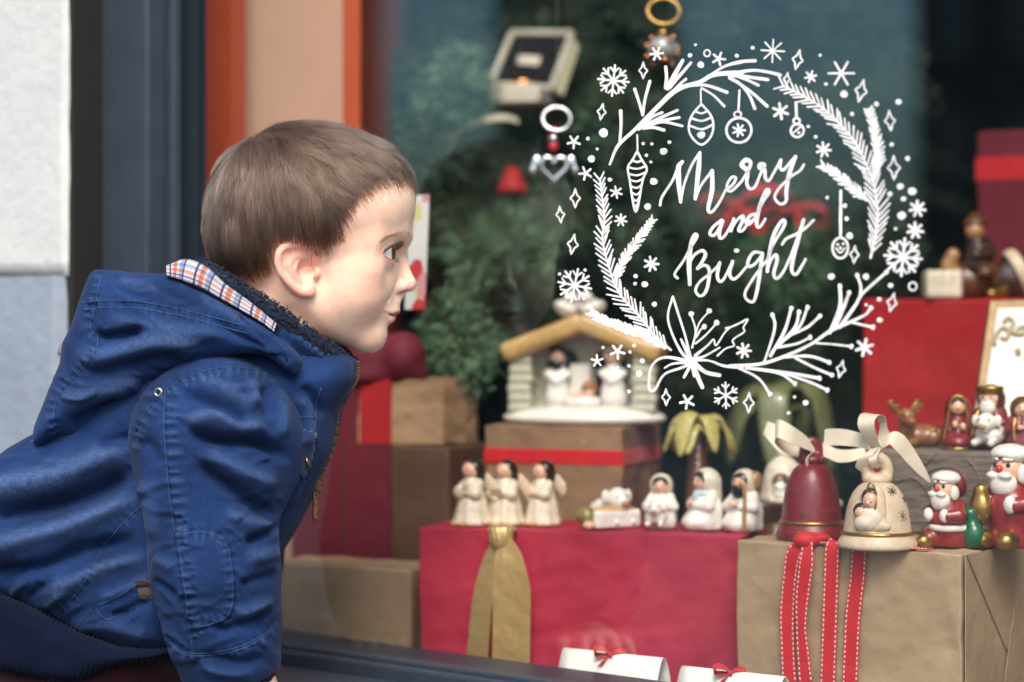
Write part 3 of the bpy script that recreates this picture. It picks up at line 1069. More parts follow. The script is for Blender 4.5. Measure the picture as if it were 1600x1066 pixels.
# ------------------------------------------------------------------ the boy's clothes
from mathutils.bvhtree import BVHTree
def cloth_material(name, c0, c1, rough=0.9, weave=900.0, wear=None, rib=None, sheen=0.25):
    m = bpy.data.materials.new(name); m.use_nodes = True
    nt = m.node_tree; N = nt.nodes; L = nt.links
    b = N['Principled BSDF']
    b.inputs['Roughness'].default_value = rough
    b.inputs['Sheen Weight'].default_value = sheen
    b.inputs['Sheen Roughness'].default_value = 0.5
    b.inputs['Sheen Tint'].default_value = (0.6, 0.75, 1, 1)
    b.inputs['Specular IOR Level'].default_value = 0.12
    tc = N.new('ShaderNodeTexCoord')
    nz = N.new('ShaderNodeTexNoise'); nz.inputs['Scale'].default_value = 22; nz.inputs['Detail'].default_value = 9; nz.inputs['Roughness'].default_value = 0.62
    L.new(tc.outputs['Object'], nz.inputs['Vector'])
    rp = N.new('ShaderNodeValToRGB')
    rp.color_ramp.elements[0].position = 0.34; rp.color_ramp.elements[0].color = c0 + (1,)
    rp.color_ramp.elements[1].position = 0.68; rp.color_ramp.elements[1].color = c1 + (1,)
    L.new(nz.outputs[0], rp.inputs[0])
    col = rp.outputs[0]
    if wear is not None:
        a = N.new('ShaderNodeAttribute'); a.attribute_name = 'wear'
        n2 = N.new('ShaderNodeTexNoise'); n2.inputs['Scale'].default_value = 260; n2.inputs['Detail'].default_value = 4
        L.new(tc.outputs['Object'], n2.inputs['Vector'])
        mu = N.new('ShaderNodeMath'); mu.operation = 'MULTIPLY'; L.new(a.outputs['Fac'], mu.inputs[0]); L.new(n2.outputs[0], mu.inputs[1])
        mx = N.new('ShaderNodeMix'); mx.data_type = 'RGBA'
        L.new(mu.outputs[0], mx.inputs[0]); L.new(col, mx.inputs[6]); mx.inputs[7].default_value = wear + (1,)
        col = mx.outputs[2]
    n5 = N.new('ShaderNodeTexNoise'); n5.inputs['Scale'].default_value = 480; n5.inputs['Detail'].default_value = 3
    L.new(tc.outputs['Object'], n5.inputs['Vector'])
    m5 = N.new('ShaderNodeMapRange'); m5.inputs[1].default_value = 0.3; m5.inputs[2].default_value = 0.7; m5.inputs[3].default_value = 0.87; m5.inputs[4].default_value = 1.14
    L.new(n5.outputs[0], m5.inputs[0])
    v5 = N.new('ShaderNodeVectorMath'); v5.operation = 'SCALE'; L.new(col, v5.inputs[0]); L.new(m5.outputs[0], v5.inputs['Scale'])
    col = v5.outputs[0]
    L.new(col, b.inputs['Base Color'])
    wv = N.new('ShaderNodeTexNoise'); wv.inputs['Scale'].default_value = weave; wv.inputs['Detail'].default_value = 2
    L.new(tc.outputs['Object'], wv.inputs['Vector'])
    n3 = N.new('ShaderNodeTexNoise'); n3.inputs['Scale'].default_value = 75; n3.inputs['Detail'].default_value = 4
    L.new(tc.outputs['Object'], n3.inputs['Vector'])
    b1 = N.new('ShaderNodeBump'); b1.inputs['Distance'].default_value = 0.0016; b1.inputs['Strength'].default_value = 0.25
    L.new(n3.outputs[0], b1.inputs['Height'])
    b2 = N.new('ShaderNodeBump'); b2.inputs['Distance'].default_value = 0.00035; b2.inputs['Strength'].default_value = 0.7
    L.new(wv.outputs[0], b2.inputs['Height']); L.new(b1.outputs[0], b2.inputs['Normal'])
    L.new(b2.outputs[0], b.inputs['Normal'])
    return m
M_NAVY = cloth_material('navy_cotton', (0.0048, 0.0150, 0.054), (0.0095, 0.0310, 0.110), wear=(0.07, 0.12, 0.25), sheen=0.06)
M_NAVY_D = cloth_material('navy_cotton_dark', (0.008, 0.017, 0.05), (0.012, 0.026, 0.075), wear=(0.08, 0.12, 0.22))
M_STITCH = cloth_material('navy_stitching', (0.016, 0.036, 0.10), (0.035, 0.07, 0.17), rough=0.8, sheen=0.05)
M_FELT = mat('lilac_grey_felt', (0.20, 0.19, 0.27), 0.95, var=0.3, vscale=120, bump=0.0012, bscale=500, sheen=0.4)
M_RIB = cloth_material('navy_rib_knit', (0.0015, 0.0035, 0.014), (0.0025, 0.006, 0.024), rough=0.95, sheen=0.03)
M_FLEECE = cloth_material('navy_fleece', (0.003, 0.006, 0.015), (0.010, 0.016, 0.034), rough=1.0, weave=1400, sheen=0.25)
M_BRASS = mat('antique_brass', (0.30, 0.21, 0.10), 0.38, 1.0, var=0.5, vscale=300)
M_STEEL = mat('rivet_metal', (0.42, 0.41, 0.42), 0.35, 1.0, var=0.3, vscale=400)
M_MAROON = cloth_material('maroon_corduroy', (0.035, 0.010, 0.014), (0.075, 0.022, 0.03), wear=(0.3, 0.2, 0.2))
M_BROWN_TAPE = mat('brown_suede_trim', (0.055, 0.036, 0.042), 0.9, var=0.4, vscale=90, bump=0.001, bscale=400)

def folds(V, nrm, lst, facing=True):
    """push the surface along its normal by ridges (+) and valleys (-) drawn in the side view: (points, width px, height px, bias)"""
    pu, pv = project(V)
    wgt = np.clip(-nrm[:, 1] * 1.6 + 0.15, 0, 1) if facing else np.ones(len(V))
    d = np.zeros(len(V))
    for it in lst:
        pts, wd, hgt = it[:3]
        asym = it[3] if len(it) > 3 else 0.0
        pts = smooth_path([np.array(p, float) for p in pts], 5)
        dist, par, side = polyline_dist(pu, pv, pts)
        ends = smoothstep(0, 0.22, par) * smoothstep(1, 0.78, par) if len(it) < 5 else np.ones(len(V))
        x = dist / (wd * 0.9)
        prof = np.exp(-x * x) + asym * side * x * np.exp(-x * x * 0.6)
        d += 1.35 * hgt * ends * prof
    return V + nrm * (d * wgt * S0)[:, None], d * wgt

def creases(V, nrm, area, n, seed, ang, hgt=3.2):
    """many short sharp creases inside a side-view box, lying roughly along ang"""
    rg = np.random.default_rng(seed)
    pu, pv = project(V)
    wgt = np.clip(-nrm[:, 1] * 1.6 + 0.1, 0, 1)
    d = np.zeros(len(V))
    for _ in range(n):
        c = np.array((rg.uniform(area[0], area[2]), rg.uniform(area[1], area[3])))
        L_ = rg.uniform(18, 52); a = R(ang + rg.normal(0, 24)); k = rg.normal(0, 0.35)
        t = np.array((math.cos(a), math.sin(a))); m_ = np.array((-t[1], t[0]))
        x = (pu - c[0]) * t[0] + (pv - c[1]) * t[1]; y = (pu - c[0]) * m_[0] + (pv - c[1]) * m_[1] - k * x * x / L_
        w = rg.uniform(2.6, 5.5)
        env = np.exp(-(x / L_) ** 2 * 2.2)
        d += hgt * rg.uniform(0.5, 1.2) * env * (np.exp(-(y / w) ** 2) - 0.75 * np.exp(-((y - 1.6 * w) / (1.3 * w)) ** 2))
    return V + nrm * (d * wgt * S0)[:, None], d * wgt

def puckers(V, nrm, pts, width, period, hgt, off=0.0, seed=0):
    """short ridges across a seam, as stitching draws them in"""
    pu, pv = project(V)
    pts = smooth_path([np.array(p, float) for p in pts], 6)
    L = np.sum(np.linalg.norm(np.diff(pts, axis=0), axis=1))
    dist, par, side = polyline_dist(pu, pv, pts)
    sd = dist * side - off
    ph = par * L / period * 2 * math.pi
    ph = ph + 0.9 * np.sin(ph * 0.37 + seed) + 0.7 * np.sin(ph * 0.21 + 2 * seed)
    wgt = np.clip(-nrm[:, 1] * 1.6 + 0.1, 0, 1)
    inside = (par > 0.002) & (par < 0.998)
    d = hgt * np.sin(ph) * np.exp(-(sd / width) ** 2) * inside
    d -= 0.7 * hgt * np.exp(-(dist / 2.6) ** 2) * inside
    return V + nrm * (d * wgt * S0)[:, None], d * wgt

def wrinkle(V, nrm, amp, scale, seed):
    n = noise3(V * np.array((1, 0.5, 1)), scale, seed, 3)
    ridge = 1 - np.abs(n) * 2.2
    return V + nrm * (amp * np.clip(ridge, -0.4, 1))[:, None]

def relax(V, Q, it=2, lam=0.5):
    for _ in range(it):
        acc = np.zeros_like(V); c = np.zeros(len(V))
        for a, b in ((0, 1), (1, 2), (2, 3), (3, 0)):
            np.add.at(acc, Q[:, a], V[Q[:, b]]); np.add.at(acc, Q[:, b], V[Q[:, a]])
            np.add.at(c, Q[:, a], 1); np.add.at(c, Q[:, b], 1)
        V = V + (acc / np.maximum(c, 1)[:, None] - V) * lam
    return V

def surf(V, Q):
    t = np.concatenate((Q[:, [0, 1, 2]], Q[:, [0, 2, 3]]))
    return BVHTree.FromPolygons([tuple(v) for v in V], [tuple(map(int, q)) for q in t])

def drape(bvh, pts, off=0.0006, n=8):
    """lay a line drawn in the side view on the cloth"""
    out = []
    for p in smooth_path([np.array(q, float) for q in pts], n):
        d = Vector(((p[0] - 800) / FPX, 1.0, -(p[1] - HZ) / FPX)).normalized()
        hit, nrm, _, _ = bvh.ray_cast(Vector((0, 0, ZC)) + d * 0.6, d)
        if hit is not None:
            out.append(np.array(hit) - np.array(d) * off)
    return np.array(out)

def seam(bvh, pts, parent, m=None, rad=0.00045, name='seam'):
    q = drape(bvh, pts, rad * 0.3)
    if len(q) < 3:
        return None
    j = np.linalg.norm(np.diff(q, axis=0), axis=1)
    if j.max() > 0.03:                       # never bridge a jump in depth
        k = int(np.argmax(j)); q = q[:k + 1] if k + 1 > len(q) - k - 1 else q[k + 1:]
    if len(q) < 3:
        return None
    o = tube(name, q, rad, m or M_STITCH, None, 6)
    o.parent = parent
    return o

jacket = bpy.data.objects.new('jacket', None); link(jacket); adopt(jacket, person)
jacket['label'] = 'navy cotton jacket with a lined hood and fleece collar'

# torso -------------------------------------------------------------------
TOR = [(556, 564), (556, 590), (543, 616), (529, 640), (526, 665), (519, 700), (501, 742), (470, 805), (446, 846), (420, 890), (380, 945), (335, 990), (292, 1030), (235, 1034), (180, 1024), (120, 1004),
       (70, 980), (20, 953), (-60, 925), (-110, 890), (-105, 820), (-70, 755), (-10, 705), (60, 668), (150, 585), (250, 500), (330, 468), (400, 482), (470, 512), (520, 542)]
TORW = [(W(p[0], p[1], 1.705) if (i >= 12 and i < 24) else fromU(*p))[[0, 2]] for i, p in enumerate(TOR)]
def torso(P):
    d2 = poly2(P[0], P[2], TORW)
    hw = 0.088 + 0.022 * np.clip((0.83 - P[2]) / 0.2, 0, 1) - 0.030 * np.clip((P[2] - 0.83) / 0.06, 0, 1)
    Rr = 0.052
    d = vlen(np.maximum(d2 + Rr, 0), np.maximum(np.abs(P[1] - 1.8) - (hw - Rr), 0)) + np.minimum(np.maximum(d2 + Rr, np.abs(P[1] - 1.8) - hw + Rr), 0) - Rr
    return d
tv, tq = nets(torso, (-0.52, 1.67, 0.56), (-0.10, 1.93, 0.93), 0.0029)
tv = relax(tv, tq, 3)
tn = vnormals(tv, tq)
tv = wrinkle(tv, tn, 0.0012, 14, 4)
tv, w1 = folds(tv, tn, [
    ([(-60, 815), (0, 803), (77, 793), (161, 764), (225, 728)], 15, -22),
    ([(-60, 775), (20, 762), (90, 745), (160, 715), (215, 690)], 20, 17),
    ([(-40, 905), (10, 897), (64, 887), (129, 861), (228, 838)], 13, -19),
    ([(-60, 865), (20, 846), (90, 828), (160, 800), (232, 765)], 18, 15),
    ([(60, 935), (120, 905), (180, 880), (236, 868)], 16, 11),
    ([(90, 905), (140, 878), (190, 862), (236, 852)], 9, -9),
    ([(150, 938), (195, 921), (240, 898)], 6, 7), ([(170, 965), (200, 955), (236, 934)], 7, -9),
    ([(100, 985), (150, 975), (200, 985), (250, 1000)], 12, 6),
    ([(40, 940), (60, 920), (85, 902)], 6, -6), ([(15, 932), (30, 915), (50, 900)], 6, 6), ([(70, 955), (86, 938), (110, 918)], 6, 6),
    ([(150, 700), (180, 690), (222, 680)], 10, -9),
    ([(440, 700), (465, 690), (492, 686)], 9, 6), ([(455, 620), (480, 640), (486, 700)], 9, 7), ([(470, 600), (492, 625), (505, 655)], 8, -8),
    ([(440, 640), (462, 655), (470, 690)], 8, -8)])
tv, w9 = creases(tv, tn, (-40, 700, 240, 1010), 46, 5, -22)
w1 = w1 + w9 * 1.5
HEMP = [(-60, 922), (0, 949), (43, 965), (66, 984), (95, 998), (138, 1013), (201, 1030)]
tv, w2 = puckers(tv, tn, HEMP, 14, 13, 3.0, -6, 1)
tv, w3 = puckers(tv, tn, [(232, 779), (198, 812), (161, 856), (135, 905), (112, 936), (71, 975)], 9, 12, 1.5, 0, 2)
jb = npobj('jacket_body', tv, tq, M_NAVY, jacket)
set_attr(jb, 'wear', np.clip(w1 * 0.045 + w2 * 0.25 + w3 * 0.3, 0, 0.9))
tb = surf(tv, tq)
for pts in ([(232, 779), (198, 812), (161, 856), (135, 905), (112, 936), (71, 975)], [(154, 946), (172, 938), (193, 927), (215, 913), (240, 897)], [(150, 952), (165, 968), (180, 964), (202, 953), (240, 932)],
            [(105, 1000), (125, 975), (142, 952)], HEMP):
    seam(tb, pts, jb)
o = None
q = drape(tb, [(222, 906), (226, 918), (231, 936)], 0.001)
if len(q) > 3:
    ribbon('pocket_tape', q, np.array((1, 0, 0)), 0.012, 0.0012, M_BROWN_TAPE, jacket)

# ribbed hem band -----------------------------------------------------------
RIBP = [(292, 1012), (235, 1016), (180, 1012), (120, 990), (70, 965), (20, 940), (-60, 915), (-112, 893), (-122, 985), (-60, 1024), (0, 1049), (60, 1062), (120, 1066), (186, 1040), (240, 1030)]
RIBW = [W(p[0], p[1], 1.70)[[0, 2]] for p in RIBP]
def ribf(P):
    d2 = poly2(P[0], P[2], RIBW)
    hw, Rr = 0.113, 0.014
    return vlen(np.maximum(d2 + Rr, 0), np.maximum(np.abs(P[1] - 1.8) - (hw - Rr), 0)) + np.minimum(np.maximum(d2 + Rr, np.abs(P[1] - 1.8) - hw + Rr), 0) - Rr
rv, rq = nets(ribf, (-0.50, 1.675, 0.575), (-0.22, 1.925, 0.70), 0.0017)
rv = relax(rv, rq, 3)
rn = vnormals(rv, rq)
pu, pv = project(rv)
along = pu * 0.93 + pv * 0.36
rv = rv + rn * (0.0009 * np.cos(along / 7.6 * 2 * math.pi))[:, None]
npobj('hem_band', rv, rq, M_RIB, jacket)

# sleeves ---------------------------------------------------------------------
def sleeve(sgn):
    def m(p):
        k = np.clip((0.79 - p[2]) * 0.17, 0, 0.04)
        return p if sgn > 0 else p * np.array((1, 0, 1)) + np.array((-k, 3.6 - p[1], -k * 0.6))
    def f(P):
        d = ell(P, m(LW(338, 690, 140)), (PX(127, 1.73), 0.058, PX(128, 1.73)))
        d = smin(d, chain(P, [m(LW(338, 700, 150)), m(LW(330, 800, 180)), m(LW(336, 895, 196)), m(LW(350, 985, 192)), m(LW(362, 1052, 184))],
                          [PX(118, 1.72), PX(100, 1.705), PX(101, 1.70), PX(90, 1.70), PX(76, 1.70)]), 0.03)
        cut = m(LW(372, 1066, 184))
        n = np.array((0.30, 0, -0.95))
        d = smax(d, (P[0] - cut[0]) * n[0] + (P[2] - cut[2]) * n[2] - 0.004, 0.012)
        return d
    return f
sv, sq = nets(sleeve(1), (-0.325, 1.60, 0.57), (-0.15, 1.80, 0.87), 0.0023)
sv = relax(sv, sq, 2)
sn = vnormals(sv, sq)
sv = wrinkle(sv, sn, 0.0012, 16, 9)
sv, w1 = folds(sv, sn, [
    ([(292, 668), (318, 683), (350, 691), (385, 689), (416, 697), (458, 722)], 10, -23),
    ([(285, 668), (335, 652), (378, 668), (420, 672)], 15, 15),
    ([(272, 606), (300, 618), (330, 630), (358, 643), (388, 672)], 11, -13),
    ([(300, 598), (340, 606), (380, 628), (398, 650)], 14, 10),
    ([(410, 600), (420, 625), (415, 655)], 10, -9), ([(385, 592), (396, 612), (400, 640)], 9, 8), ([(432, 604), (442, 640), (440, 690)], 10, 7),
    ([(300, 724), (330, 741), (365, 765), (400, 790), (440, 812)], 12, -15),
    ([(310, 700), (350, 722), (395, 745), (440, 760)], 16, 11),
    ([(345, 800), (380, 815), (415, 830), (445, 838)], 13, 10),
    ([(382, 852), (402, 840), (424, 828), (448, 822)], 8, -13),
    ([(380, 880), (410, 868), (445, 866)], 13, 8),
    ([(374, 916), (405, 905), (440, 898)], 9, -8),
    ([(236, 905), (256, 920), (280, 938)], 7, -9), ([(238, 870), (258, 880), (276, 890)], 12, 6),
    ([(225, 742), (236, 790), (240, 850)], 12, 6),
    ([(330, 985), (365, 980), (400, 970), (425, 960)], 7, -9), ([(360, 960), (395, 950), (430, 938)], 10, 6),
    ([(285, 1045), (330, 1030), (380, 1038), (425, 1020)], 10, -7), ([(290, 1020), (340, 1048), (400, 1052)], 9, 6),
    ([(215, 690), (235, 700), (250, 730)], 12, -6)])
sv, w9 = creases(sv, sn, (215, 600, 450, 1050), 64, 6, 18)
w1 = w1 + w9 * 1.5
SE = [(258, 612), (256, 660), (259, 710), (263, 760), (268, 800), (273, 832)]
sv, w2 = puckers(sv, sn, SE, 13, 15.5, 3.2, -11, 1)
sv, w3 = puckers(sv, sn, [(273, 832), (278, 880), (286, 930), (294, 980), (300, 1000)], 13, 13.5, 3.4, -10, 3)
sv, w4 = puckers(sv, sn, [(273, 832), (310, 829), (338, 832), (355, 846), (364, 875), (367, 920), (366, 950), (350, 972), (296, 982)], 11, 14.5, 2.6, 6, 5)
sv, w5 = puckers(sv, sn, [(262, 1000), (285, 1018), (320, 1021), (370, 1012), (410, 993), (432, 972)], 9, 14, 2.2, 5, 7)
sv, w6 = puckers(sv, sn, [(205, 700), (215, 665), (240, 628), (275, 598), (310, 583), (350, 574), (400, 577), (440, 584), (455, 592)], 10, 15, 2.6, 5, 8)
wear_s = np.clip(w1 * 0.04 + (w2 + w3 + w4 + w5 + w6) * 0.22, 0, 0.95)
sl = npobj('sleeve', sv, sq, M_NAVY, jacket)
set_attr(sl, 'wear', wear_s)
sb = surf(sv, sq)
for pts in (SE, [(205, 700), (215, 665), (240, 628), (275, 598), (310, 583), (350, 574), (400, 577), (440, 584), (455, 592)],
            [(262, 1000), (285, 1018), (320, 1021), (370, 1012), (410, 993), (432, 972)], [(263, 1004), (286, 1022), (320, 1025), (371, 1016), (411, 997), (433, 976)], [(294, 980), (298, 995), (300, 1010)]):
    seam(sb, pts, sl)
# elbow patch: a second layer of cloth, raised off the sleeve
PATCH = [(273, 832), (310, 829), (338, 832), (355, 846), (364, 875), (367, 920), (366, 950), (350, 972), (296, 982), (287, 930), (279, 880)]
pu, pv = project(sv)
pd = poly2(pu, pv, [tuple(p) for p in smooth_path([np.array(p, float) for p in PATCH], 4, closed=True)])
sel = (pd < 1.2) & (sn[:, 1] < -0.1)
fm = sel[sq].all(1)
ids = np.unique(sq[fm]); remap = np.full(len(sv), -1); remap[ids] = np.arange(len(ids))
lift = 0.0013 * smoothstep(1.2, -2.5, pd[ids]) + 0.00015
pvv = sv[ids] + sn[ids] * lift[:, None]
ep = npobj('elbow_patch', pvv, remap[sq[fm]], M_NAVY, sl)
set_attr(ep, 'wear', wear_s[ids])
seam(surf(pvv, remap[sq[fm]]), [(277, 836), (310, 832.5), (337, 836), (352, 849), (360.5, 877), (363.5, 920), (362, 948), (348, 968), (298, 978.5), (290.5, 930), (283, 880), (277, 836)], ep)
fv, fq = nets(sleeve(-1), (-0.325, 1.80, 0.57), (-0.15, 2.0, 0.87), 0.005)
fo = npobj('sleeve', relax(fv, fq, 2), fq, M_NAVY, jacket)
# cuffs (rib knit)
for sgn in (1, -1):
    def m(p, sgn=sgn):
        return p if sgn > 0 else p * np.array((1, 0, 1)) + np.array((-0.036, 3.6 - p[1], -0.024))
    c0, c1 = m(LW(374, 1050, 184)), m(LW(398, 1078, 180))
    cvv, cff = tube_vf([c0 + (c1 - c0) * t for t in np.linspace(0, 1, 7)], [0.030, 0.030, 0.029, 0.028, 0.027, 0.026, 0.022], 72)
    cvv = np.array(cvv); cc = c0 + (c1 - c0) * 0.5
    k = np.arange(len(cvv)) % 72
    cvv += (cvv - cc) * (0.02 * np.cos(k / 72 * 2 * math.pi * 24))[:, None]
    obj('cuff', cvv, cff, M_RIB, jacket)

# hood ---------------------------------------------------------------------
HOOD = [(150, 424), (175, 424), (205, 429), (240, 429), (268, 431), (300, 445), (340, 466), (380, 488), (420, 514), (452, 538), (474, 560), (470, 588), (452, 573), (425, 553), (400, 549), (350, 556), (300, 572), (262, 592), (225, 613),
        (190, 640), (158, 668), (130, 682), (100, 684), (72, 698), (57, 692), (60, 668), (70, 640), (82, 606), (100, 565), (103, 535), (116, 512), (128, 480), (138, 450)]
YH = 1.745
HOODW = [W(p[0], p[1], YH)[[0, 2]] for p in HOOD]
def hood(P):
    d2 = poly2(P[0], P[2], HOODW)
    hw = 0.116
    Rr = 0.014 + 0.026 * np.clip((-0.20 - P[0]) / 0.12, 0, 1)
    wy = np.abs(P[1] - 1.812)
    d = vlen(np.maximum(d2 + Rr, 0), np.maximum(wy - (hw - Rr), 0)) + np.minimum(np.maximum(d2 + Rr, wy - hw + Rr), 0) - Rr
    # hollow inside, open towards the neck
    neck = vlen((P[0] - fromU(445, 455)[0]) / 1.2, (P[1] - 1.8)) - 0.066
    d = smax(d, -np.maximum(neck, -(P[2] - fromU(0, 585)[2])), 0.012)
    return d
ov, oq = nets(hood, (-0.41, 1.685, 0.76), (-0.155, 1.94, 0.935), 0.0023)
ov = relax(ov, oq, 3)
on = vnormals(ov, oq)
ov = wrinkle(ov, on, 0.0014, 13, 21)
ov, w1 = folds(ov, on, [
    ([(140, 522), (170, 526), (200, 522), (228, 512)], 8, -15),
    ([(110, 545), (150, 560), (200, 548), (250, 535), (330, 540)], 18, 13),
    ([(150, 500), (200, 503), (260, 512), (320, 520), (370, 525)], 12, 7),
    ([(120, 590), (170, 575), (230, 562), (300, 552)], 14, -7),
    ([(90, 640), (130, 618), (180, 605), (230, 590)], 18, 10),
    ([(110, 668), (150, 645), (190, 622)], 10, -8),
    ([(180, 440), (220, 452), (260, 456)], 10, 6), ([(240, 440), (275, 462), (320, 480)], 9, -7), ([(300, 460), (350, 490), (400, 520)], 9, 7),
    ([(330, 500), (380, 530), (420, 548)], 8, -7), ([(380, 498), (420, 530), (446, 562)], 7, -8, 0, 1)])
ov, w9 = creases(ov, on, (80, 440, 440, 680), 44, 7, 8)
w1 = w1 + w9 * 1.5
ED = [(158, 430), (152, 460), (146, 490), (141, 512), (152, 527), (150, 545), (138, 565), (115, 590), (95, 612), (84, 640), (86, 665), (94, 684)]
HS = [(130, 474), (160, 470), (200, 470), (240, 475), (290, 485), (340, 498), (385, 510)]
ov, w2 = puckers(ov, on, ED, 8, 13, 2.4, 4, 2)
ov, w3 = puckers(ov, on, [(x, y + 5) for x, y in HS], 8, 11, 1.8, 0, 4)
ho = npobj('hood', ov, oq, M_NAVY, jacket)
set_attr(ho, 'wear', np.clip(w1 * 0.045 + w2 * 0.22 + w3 * 0.3, 0, 0.9))
ob = surf(ov, oq)
for pts in (ED, HS, [(x + 1, y + 11) for x, y in HS], [(462, 560), (440, 540), (410, 517), (375, 493), (330, 469)]):
    seam(ob, pts, ho)
fp = [W(x, y, 1.735) for x, y in ((139, 452), (130, 480), (121, 508), (113, 528), (104, 546), (102, 562), (84, 606), (72, 640), (62, 668), (58, 692))]
fp = smooth_path(fp, 6)
fvv, fff = tube_vf(fp, np.interp(np.linspace(0, 1, len(fp)), [0, .12, .3, .42, .5, .6, .9, 1], [.001, .0022, .0045, .008, .007, .0035, .003, .0045]), 10)
fvv = np.array(fvv); fvv += vnormals(fvv, np.array([q for q in fff if len(q) == 4])) * (0.0008 * noise3(fvv, 500, 3))[:, None]
obj('hood_felt_trim', fvv, fff, M_FELT, ho)

# plaid lining strip that shows along the hood opening
def plaid_material():
    m = bpy.data.materials.new('plaid_lining'); m.use_nodes = True
    nt = m.node_tree; N = nt.nodes; L = nt.links
    b = N['Principled BSDF']; b.inputs['Roughness'].default_value = 0.9
    au = N.new('ShaderNodeAttribute'); au.attribute_name = 'pu'
    av = N.new('ShaderNodeAttribute'); av.attribute_name = 'pv'
    def stripes(src, per, ramp):
        mu = N.new('ShaderNodeMath'); mu.operation = 'MULTIPLY'; L.new(src, mu.inputs[0]); mu.inputs[1].default_value = 1 / per
        fr_ = N.new('ShaderNodeMath'); fr_.operation = 'FRACT'; L.new(mu.outputs[0], fr_.inputs[0])
        rp = N.new('ShaderNodeValToRGB'); rp.color_ramp.interpolation = 'CONSTANT'
        e = rp.color_ramp.elements
        e[0].position = 0; e[0].color = ramp[0][1] + (1,)
        e[1].position = ramp[1][0]; e[1].color = ramp[1][1] + (1,)
        for p, c in ramp[2:]:
            q = e.new(p); q.color = c + (1,)
        L.new(fr_.outputs[0], rp.inputs[0])
        return rp.outputs[0]
    WH_, NV, OR, LB = (0.60, 0.59, 0.62), (0.07, 0.09, 0.20), (0.52, 0.22, 0.15), (0.28, 0.34, 0.52)
    r = [(0, WH_), (0.16, NV), (0.24, WH_), (0.34, OR), (0.50, WH_), (0.60, LB), (0.74, NV), (0.80, WH_)]
    s1 = stripes(au.outputs['Fac'], 0.026, r)
    s2 = stripes(av.outputs['Fac'], 0.017, r)
    mx = N.new('ShaderNodeMix'); mx.data_type = 'RGBA'; mx.blend_type = 'MULTIPLY'; mx.inputs[0].default_value = 0.85
    L.new(s1, mx.inputs[6]); L.new(s2, mx.inputs[7])
    L.new(mx.outputs[2], b.inputs['Base Color'])
    tc = N.new('ShaderNodeTexCoord'); nb = N.new('ShaderNodeTexNoise'); nb.inputs['Scale'].default_value = 700
    L.new(tc.outputs['Object'], nb.inputs['Vector'])
    bp = N.new('ShaderNodeBump'); bp.inputs['Distance'].default_value = 0.0004; L.new(nb.outputs[0], bp.inputs['Height']); L.new(bp.outputs[0], b.inputs['Normal'])
    return m
lo_ = smooth_path([W(x, y, 1.716) for x, y in ((262, 434), (285, 441), (315, 452), (345, 469), (380, 489), (410, 507), (430, 522))], 10)
hi_ = smooth_path([W(x, y, 1.740) for x, y in ((266, 426), (296, 408), (326, 420), (352, 448), (384, 474), (410, 497), (432, 517))], 10)
V, F, AU, AV = [], [], [], []
nrow = 12
for i in range(len(lo_)):
    for j in range(nrow):
        t = j / (nrow - 1)
        p = lo_[i] * (1 - t * 0.72) + hi_[i] * t * 0.72
        bul = math.sin(math.pi * min(t * 0.62 + 0.12, 1)) * 0.010
        V.append(p + np.array((0.0, -bul, 0.45 * bul)))
        AU.append(i / len(lo_) * 0.115); AV.append(t * 0.022)
for i in range(len(lo_) - 1):
    for j in range(nrow - 1):
        F.append((i * nrow + j, (i + 1) * nrow + j, (i + 1) * nrow + j + 1, i * nrow + j + 1))
pl = obj('hood_lining', V, F, plaid_material(), ho)
set_attr(pl, 'pu', AU); set_attr(pl, 'pv', AV)
so = pl.modifiers.new('thick', 'SOLIDIFY'); so.thickness = 0.003; so.offset = 1

# collar: a stand of cloth lined with curly fleece -------------------------------
CL = [(326, 404), (352, 418), (392, 442), (430, 470), (466, 500), (498, 526), (520, 541), (548, 552)]       # top edge of the fleece, side view
def ring(P, off, rad, hgt):
    """a band round the neck: tilted ellipse"""
    return None
ctr = fromU(432, 484)
tilt = math.atan2(552 - 404, 548 - 326)          # the collar's plane slopes down towards the chin
ca, sa = math.cos(tilt), math.sin(tilt)
def collar_local(P):
    X, Z = P[0] - ctr[0], P[2] - ctr[2]
    return [X * ca - Z * sa, P[1] - 1.8, X * sa + Z * ca]        # along, across, up out of the collar plane
def fleece(P):
    q = collar_local(P)
    e = vlen(q[0] / 0.066, q[1] / 0.064) - 1
    wall = np.abs(e * 0.064) - 0.0095
    top = q[2] - 0.004 - 0.002 * np.cos(q[0] * 40)
    return smax(smax(wall, top, 0.010), -0.052 - q[2], 0.006)
flv, flq = nets(fleece, (-0.285, 1.70, 0.80), (-0.115, 1.90, 0.945), 0.0022)
flv = relax(flv, flq, 2)
fln = vnormals(flv, flq)
# curls: short coiled fibres all over
fl = npobj('fleece_collar', flv, flq, M_FLEECE, jacket)
NC = 15000
kn = rng.choice(len(flv), NC)
P0 = flv[kn] + rng.normal(0, 0.0008, (NC, 3)); N0 = fln[kn]
T_1 = np.cross(N0, rng.normal(0, 1, (NC, 3))); T_1 /= np.maximum(np.linalg.norm(T_1, axis=1), 1e-9)[:, None]
T_2 = np.cross(N0, T_1)
cr = rng.uniform(0.0006, 0.0012, NC); ch_ = rng.uniform(0.0012, 0.0026, NC)
CP = np.zeros((NC, 8, 3))
for i in range(8):
    a = i * 1.25; t = i / 7
    CP[:, i] = P0 + N0 * (ch_ * math.sin(t * 2.4) + 0.0002)[:, None] + (T_1 * math.cos(a) + T_2 * math.sin(a)) * (cr * (0.5 + 0.5 * t))[:, None]
fc = curves_obj('fleece_curls', CP, np.full((NC, 8), 0.00027), M_FLEECE, fl)
fc['kind'] = 'stuff'

